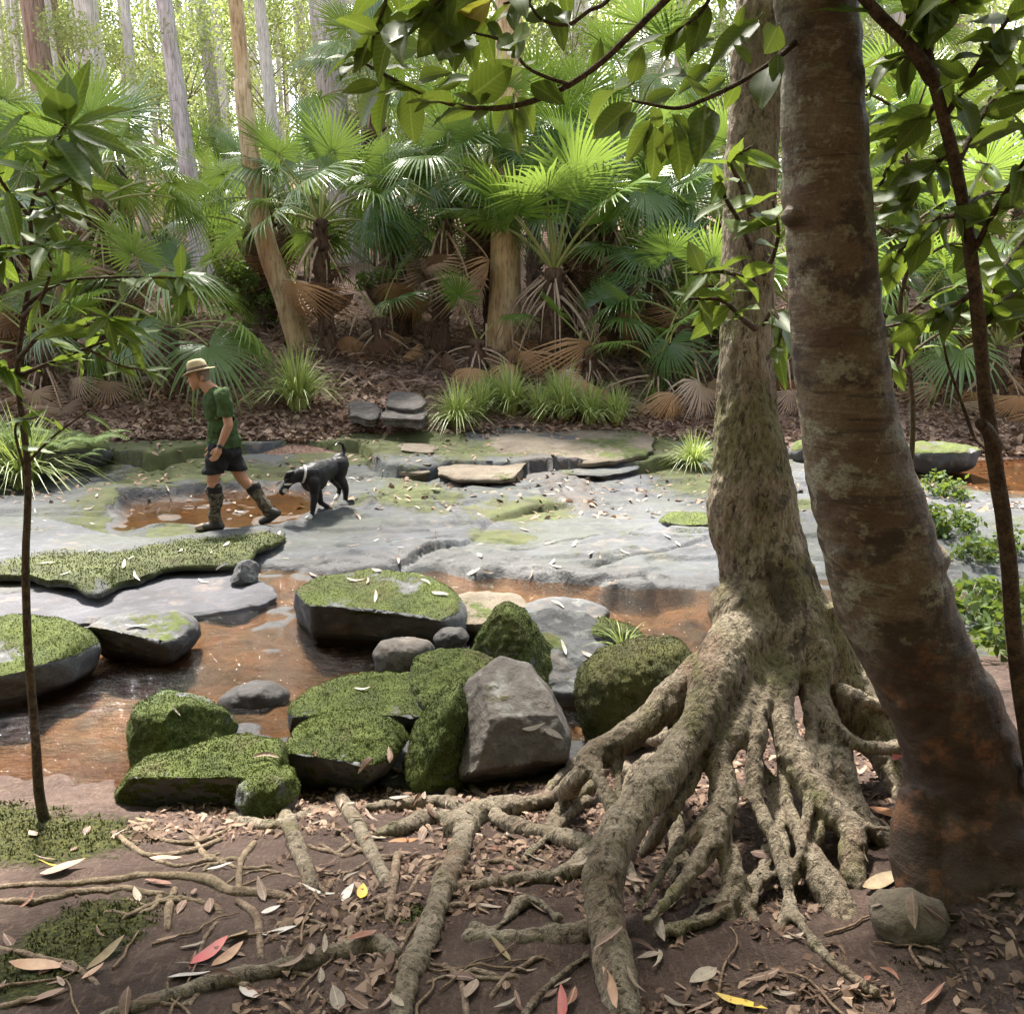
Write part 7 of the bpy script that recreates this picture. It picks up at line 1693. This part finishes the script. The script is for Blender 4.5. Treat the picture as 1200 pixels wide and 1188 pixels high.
# leaves one can point at
def solo(i, mat): return sickle('fallen_leaf', *SK[i], mat)
for (px, py, L, me, yaw, lb) in [
    (246, 1118, 0.17, solo(1, M_LEAF_PINK), 1.25, 'long pink leaf lying on the bare soil'), (267, 1122, 0.14, solo(1, M_LEAF_PEACH), 1.2, 'peach leaf lying against the pink leaf'), (280, 1100, 0.12, solo(3, M_LEAF_TAN), 1.65, 'oval tan leaf standing beside the pink leaf'),
    (424, 1048, 0.09, solo(3, M_LEAF_GOLD), 1.6, 'bright yellow leaf on the soil'), (408, 1050, 0.11, solo(2, M_LEAF_WHITE), 1.4, 'white bleached leaf beside the yellow leaf'), (375, 1047, 0.13, solo(0, M_LEAF_WHITE), 0.05, 'curved white leaf at the end of a root left of the yellow leaf'),
    (75, 1020, 0.15, solo(3, M_LEAF_PEACH), 0.35, 'large peach leaf at the edge of the moss patch'), (60, 1015, 0.10, solo(0, M_LEAF_GOLD), 0.7, 'narrow yellow leaf tucked under the large peach leaf'), (35, 1142, 0.15, solo(2, M_LEAF_PEACH), 0.1, 'big pale leaf in the lower left corner'), (172, 964, 0.10, solo(2, M_LEAF_TAN), 0.1, 'tan leaf below the long mossy boulder'),
    (190, 1003, 0.12, solo(5, M_LEAF_PEACH), 0.05, 'broad peach leaf under the thin arching roots'), (258, 1018, 0.09, solo(1, M_LEAF_WHITE), 0.5, 'silvery leaf beside the thin arching roots'), (318, 1069, 0.06, solo(3, M_LEAF_WHITE), 0.4, 'small round white leaf on the open soil'), (328, 1095, 0.10, solo(2, M_LEAF_WHITE), 0.3, 'white leaf right of the small round one'),
    (222, 1142, 0.11, solo(5, M_LEAF_WHITE), 0.3, 'crumpled white leaf below the pink leaf'), (290, 1168, 0.10, solo(3, M_LEAF_WHITE), 2.2, 'white leaf half under the long root at the bottom'), (125, 1120, 0.14, solo(1, M_LEAF_TAN), 1.2, 'pale narrow leaf left of the crumpled dark leaf'), (110, 1142, 0.07, solo(3, M_LEAF_PEACH), 1.1, 'small round leaf below the pale narrow leaf'),
    (465, 905, 0.13, solo(1, M_LEAF_RUST), 1.9, 'orange leaf on the litter between the mossy boulders'), (575, 932, 0.11, solo(3, M_LEAF_RUST), 2.9, 'rust red leaf below the large bare boulder'), (473, 985, 0.12, solo(5, M_LEAF_RUST), 0.3, 'orange curled leaf beside the root knot'), (655, 832, 0.10, solo(5, M_LEAF_GOLD), -0.5, 'yellow leaf resting right of the large bare boulder'),
    (585, 1115, 0.11, solo(1, M_LEAF_TAN), 2.2, 'tan leaf right of the diagonal root'), (716, 1160, 0.13, solo(1, M_LEAF_PEACH), 1.6, 'peach leaf standing on the biggest root'), (658, 1180, 0.12, solo(1, M_LEAF_RED), 1.5, 'dark red leaf left of the biggest root at the bottom'),
    (1045, 955, 0.17, solo(2, M_LEAF_RUST), 2.3, 'big brown curled leaf caught above the right hand roots'), (1035, 1035, 0.13, solo(3, M_LEAF_TAN), 0.15, 'broad olive tan leaf between the right hand roots'), (1006, 870, 0.07, solo(3, M_LEAF_RED), 1.0, 'small red leaf on the right buttress root'), (868, 1180, 0.13, solo(2, M_LEAF_GOLD), -0.5, 'yellow leaf at the bottom edge below the roots')]:
    drop(px, py, L, me, lb, 'fallen leaves on the near bank', yaw, minz=0.72)
for k in range(150):
    if k < 55: px, py = r.uniform(0, 480), r.uniform(960, 1185)
    elif k < 85: px, py = r.normal(470, 50), r.normal(935, 25)
    elif k < 115: px, py = r.uniform(480, 720), r.uniform(950, 1185)
    else: px, py = r.uniform(740, 1130), r.uniform(960, 1185)
    drop(px, py, r.uniform(0.04, 0.105), LF[r.integers(6)], 'dry brown leaf ' + ('on the bare soil left of the diagonal root' if k < 55 else 'in the litter pile below the rounded mossy boulder' if k < 85 else 'between the diagonal root and the biggest root' if k < 115 else 'in the shade among the right hand roots'), 'small dry leaves on the near bank', lift=r.uniform(0.006, 0.025))
for k in range(90):
    px, py = r.uniform(0, 810), 540 + 145 * r.random() ** 0.8
    drop(px, py, r.uniform(0.07, 0.15), LP[r.integers(4)], 'narrow bleached leaf scattered on the grey rock slabs', 'bleached leaves on the rock slabs', hf=any_z, lift=0.012 + (0.17 if (px < 300 and 600 < py < 680) else 0.0) * 0, tilt=0.08)
for (px, py, L, lb) in [(360, 690, 0.13, 'pale leaf on the moss at the left end of the big creek boulder'), (520, 698, 0.13, 'pale leaf on the right end of the big creek boulder'), (440, 700, 0.12, 'pale leaf in the middle of the big creek boulder top'), (625, 852, 0.12, 'white sickle leaf on the right of the large bare boulder'), (648, 862, 0.11, 'second white sickle leaf on the large bare boulder'),
    (660, 760, 0.12, 'leaf on the pale flat rock behind the large boulder'), (690, 770, 0.11, 'leaf on the far side of the pale flat rock'), (312, 890, 0.13, 'green white leaf on the long low mossy boulder'), (205, 835, 0.08, 'small leaf on the peaked mossy boulder'), (425, 808, 0.10, 'small leaf on the low flat mossy boulder'), (160, 735, 0.15, 'pale leaf on the flat topped grey boulder'), (145, 662, 0.13, 'pale leaf on the mossy ledge left of the dark undercut')]:
    drop(px, py, L, LP[r.integers(4)], lb, 'leaves caught on boulders', minz=0.2)

def litter(name, label, n, sampler, hf, smin, smax, seed, mat, lift=(0.0, 0.02), wr=(0.10, 0.28)):
    rr = np.random.default_rng(seed); x, y = sampler(rr, n); z = hf(x, y) + rr.uniform(*lift, n)
    a = rr.random(n) * 6.283; L = rr.uniform(smin, smax, n); w = L * rr.uniform(*wr, n)
    d = np.stack([np.cos(a), np.sin(a), rr.normal(0, 0.35, n)], -1) * L[:, None] * 0.5; e = np.stack([-np.sin(a), np.cos(a), rr.normal(0, 0.5, n)], -1) * w[:, None]
    P = np.stack([x, y, z], -1); up = np.array([0, 0, 1.0]) * (L * rr.uniform(0.0, 0.18, n))[:, None]
    q1, q2, q3, q4 = (rr.uniform(0.6, 1.1, (n, 1)) for _ in range(4)); b1, b2 = rr.uniform(0.2, 0.6, (n, 1)), rr.uniform(0.1, 0.5, (n, 1))
    bend = np.stack([-np.sin(a), np.cos(a), 0 * a], -1) * (L * rr.normal(0, 0.10, n))[:, None]
    V = np.stack([P - d + bend, P - d * b1 + e * q1 + up, P + d * b2 + e * q2 + up, P + d + bend, P + d * b2 - e * q3 + up, P - d * b1 - e * q4 + up], 1).reshape(-1, 3)
    o = obj(name, mesh_from(name, V, np.arange(6 * n).reshape(-1, 6), False, [mat])); o['label'] = label; o['category'] = 'leaf litter'
    return kind(o, 'stuff')
def s_far(rr, n):
    y = 12.9 + 9.5 * rr.random(n) ** 1.5; x = rr.uniform(-0.72, 0.72, n) * y; return x, y
litter('leaf_litter', 'brown and pinkish leaf litter covering the far bank', 36000, s_far, far_z, 0.05, 0.17, 961, M_LITTER, (0.0, 0.06))
def s_near(rr, n):
    y = rr.uniform(1.7, 4.1, n); x = rr.uniform(-1.6, 1.7, n)
    k = fb2(x, y, 1.8, 3, 62) + 0.25 * (x > 0.2) + 0.25 * (np.abs(y - 3.5) < 0.3) > 0.05
    return x[k], y[k]
_rr = np.random.default_rng(962)
def s_near2(rr, n):
    xs, ys = s_near(rr, n * 3); return xs[:n], ys[:n]
litter('leaf_fragments', 'crumbled leaf fragments and twigs on the near bank soil', 9000, s_near2, bank_z, 0.008, 0.04, 963, M_CRUMBS, (0.0, 0.01))
litter('leaf_scraps', 'torn half rotted leaf scraps matted on the near bank soil', 1500, s_near2, bank_z, 0.025, 0.07, 966, M_LITTER, (0.0, 0.012), (0.12, 0.3))
def s_ledge(rr, n):
    y = rr.uniform(9.5, 13.8, n); x = rr.uniform(-0.6, 0.6, n) * y; return x, y
litter('slab_litter', 'fine scatter of leaf bits on the back of the rock slabs', 1500, s_ledge, lambda x, y: any_z(x, y), 0.04, 0.13, 964, M_LITTER, (0.0, 0.015))
# dead palm debris heaped under the palms
def s_deb(rr, n):
    y = rr.uniform(14.8, 18.5, n); x = rr.uniform(-0.65, 0.65, n) * y; return x, y
litter('palm_debris', 'long dead palm segments heaped under the palms', 2500, s_deb, far_z, 0.25, 0.7, 965, M_LITTER, (0.0, 0.16), (0.02, 0.05))
# fallen twigs on the near bank
for i in range(26):
    px, py = r.uniform(20, 1100), r.uniform(960, 1180)
    p = on(px, py, bank_z); a = r.random() * 3.14; L = r.uniform(0.12, 0.35)
    q = np.array([p + np.array([math.cos(a), math.sin(a), 0]) * L * s + np.array([0, 0, 0]) for s in (-0.5, -0.1, 0.2, 0.5)]); q[1:3, :2] += r.normal(0, 0.02, (2, 2)); q = catmull(q, 10)
    q[:, 2] = bank_z(q[:, 0], q[:, 1]) + 0.008
    v, f = tube(q - p, np.linspace(0.005, 0.0025, 10) * r.uniform(0.6, 1.2), 6, True, 0.2, i)
    tag(obj('fallen_twig', mesh_from('fallen_twig', v, f, True, [M_TWIG]), None, loc=p), 'thin dry twig lying on the soil of the near bank', 'twig', 'dry twigs on the near bank')
# black fallen logs and sticks on the far bank
for i, (a, b, rpx, lb) in enumerate([((420, 452), (460, 440), 4, 'dark dead branch on the leaf litter beside the two small steps'), ((770, 480), (840, 470), 5, 'fallen stick right of the grass row'), ((0, 475), (60, 462), 5, 'dark log at the left edge behind the mossy mound'), ((1010, 470), (1100, 462), 4, 'fallen stick behind the leaning tree'), ((130, 452), (205, 446), 5, 'dark log behind the head of the walking person')]):
    A, Bq = on(a[0], a[1], far_z, 11, 40), on(b[0], b[1], far_z, 11, 40)
    P = catmull(np.array([A, (A + Bq) / 2 + np.array([0, 0, 0.05]), Bq]), 12); v, f = tube(P - A, np.linspace(rpx, rpx * 0.6, 12) * A[1] / FPX, 8, True, 0.3, i)
    tag(obj('fallen_branch', mesh_from('fallen_branch', v, f, True, [M_GUM_BROWN]), None, loc=A), lb, 'branch')
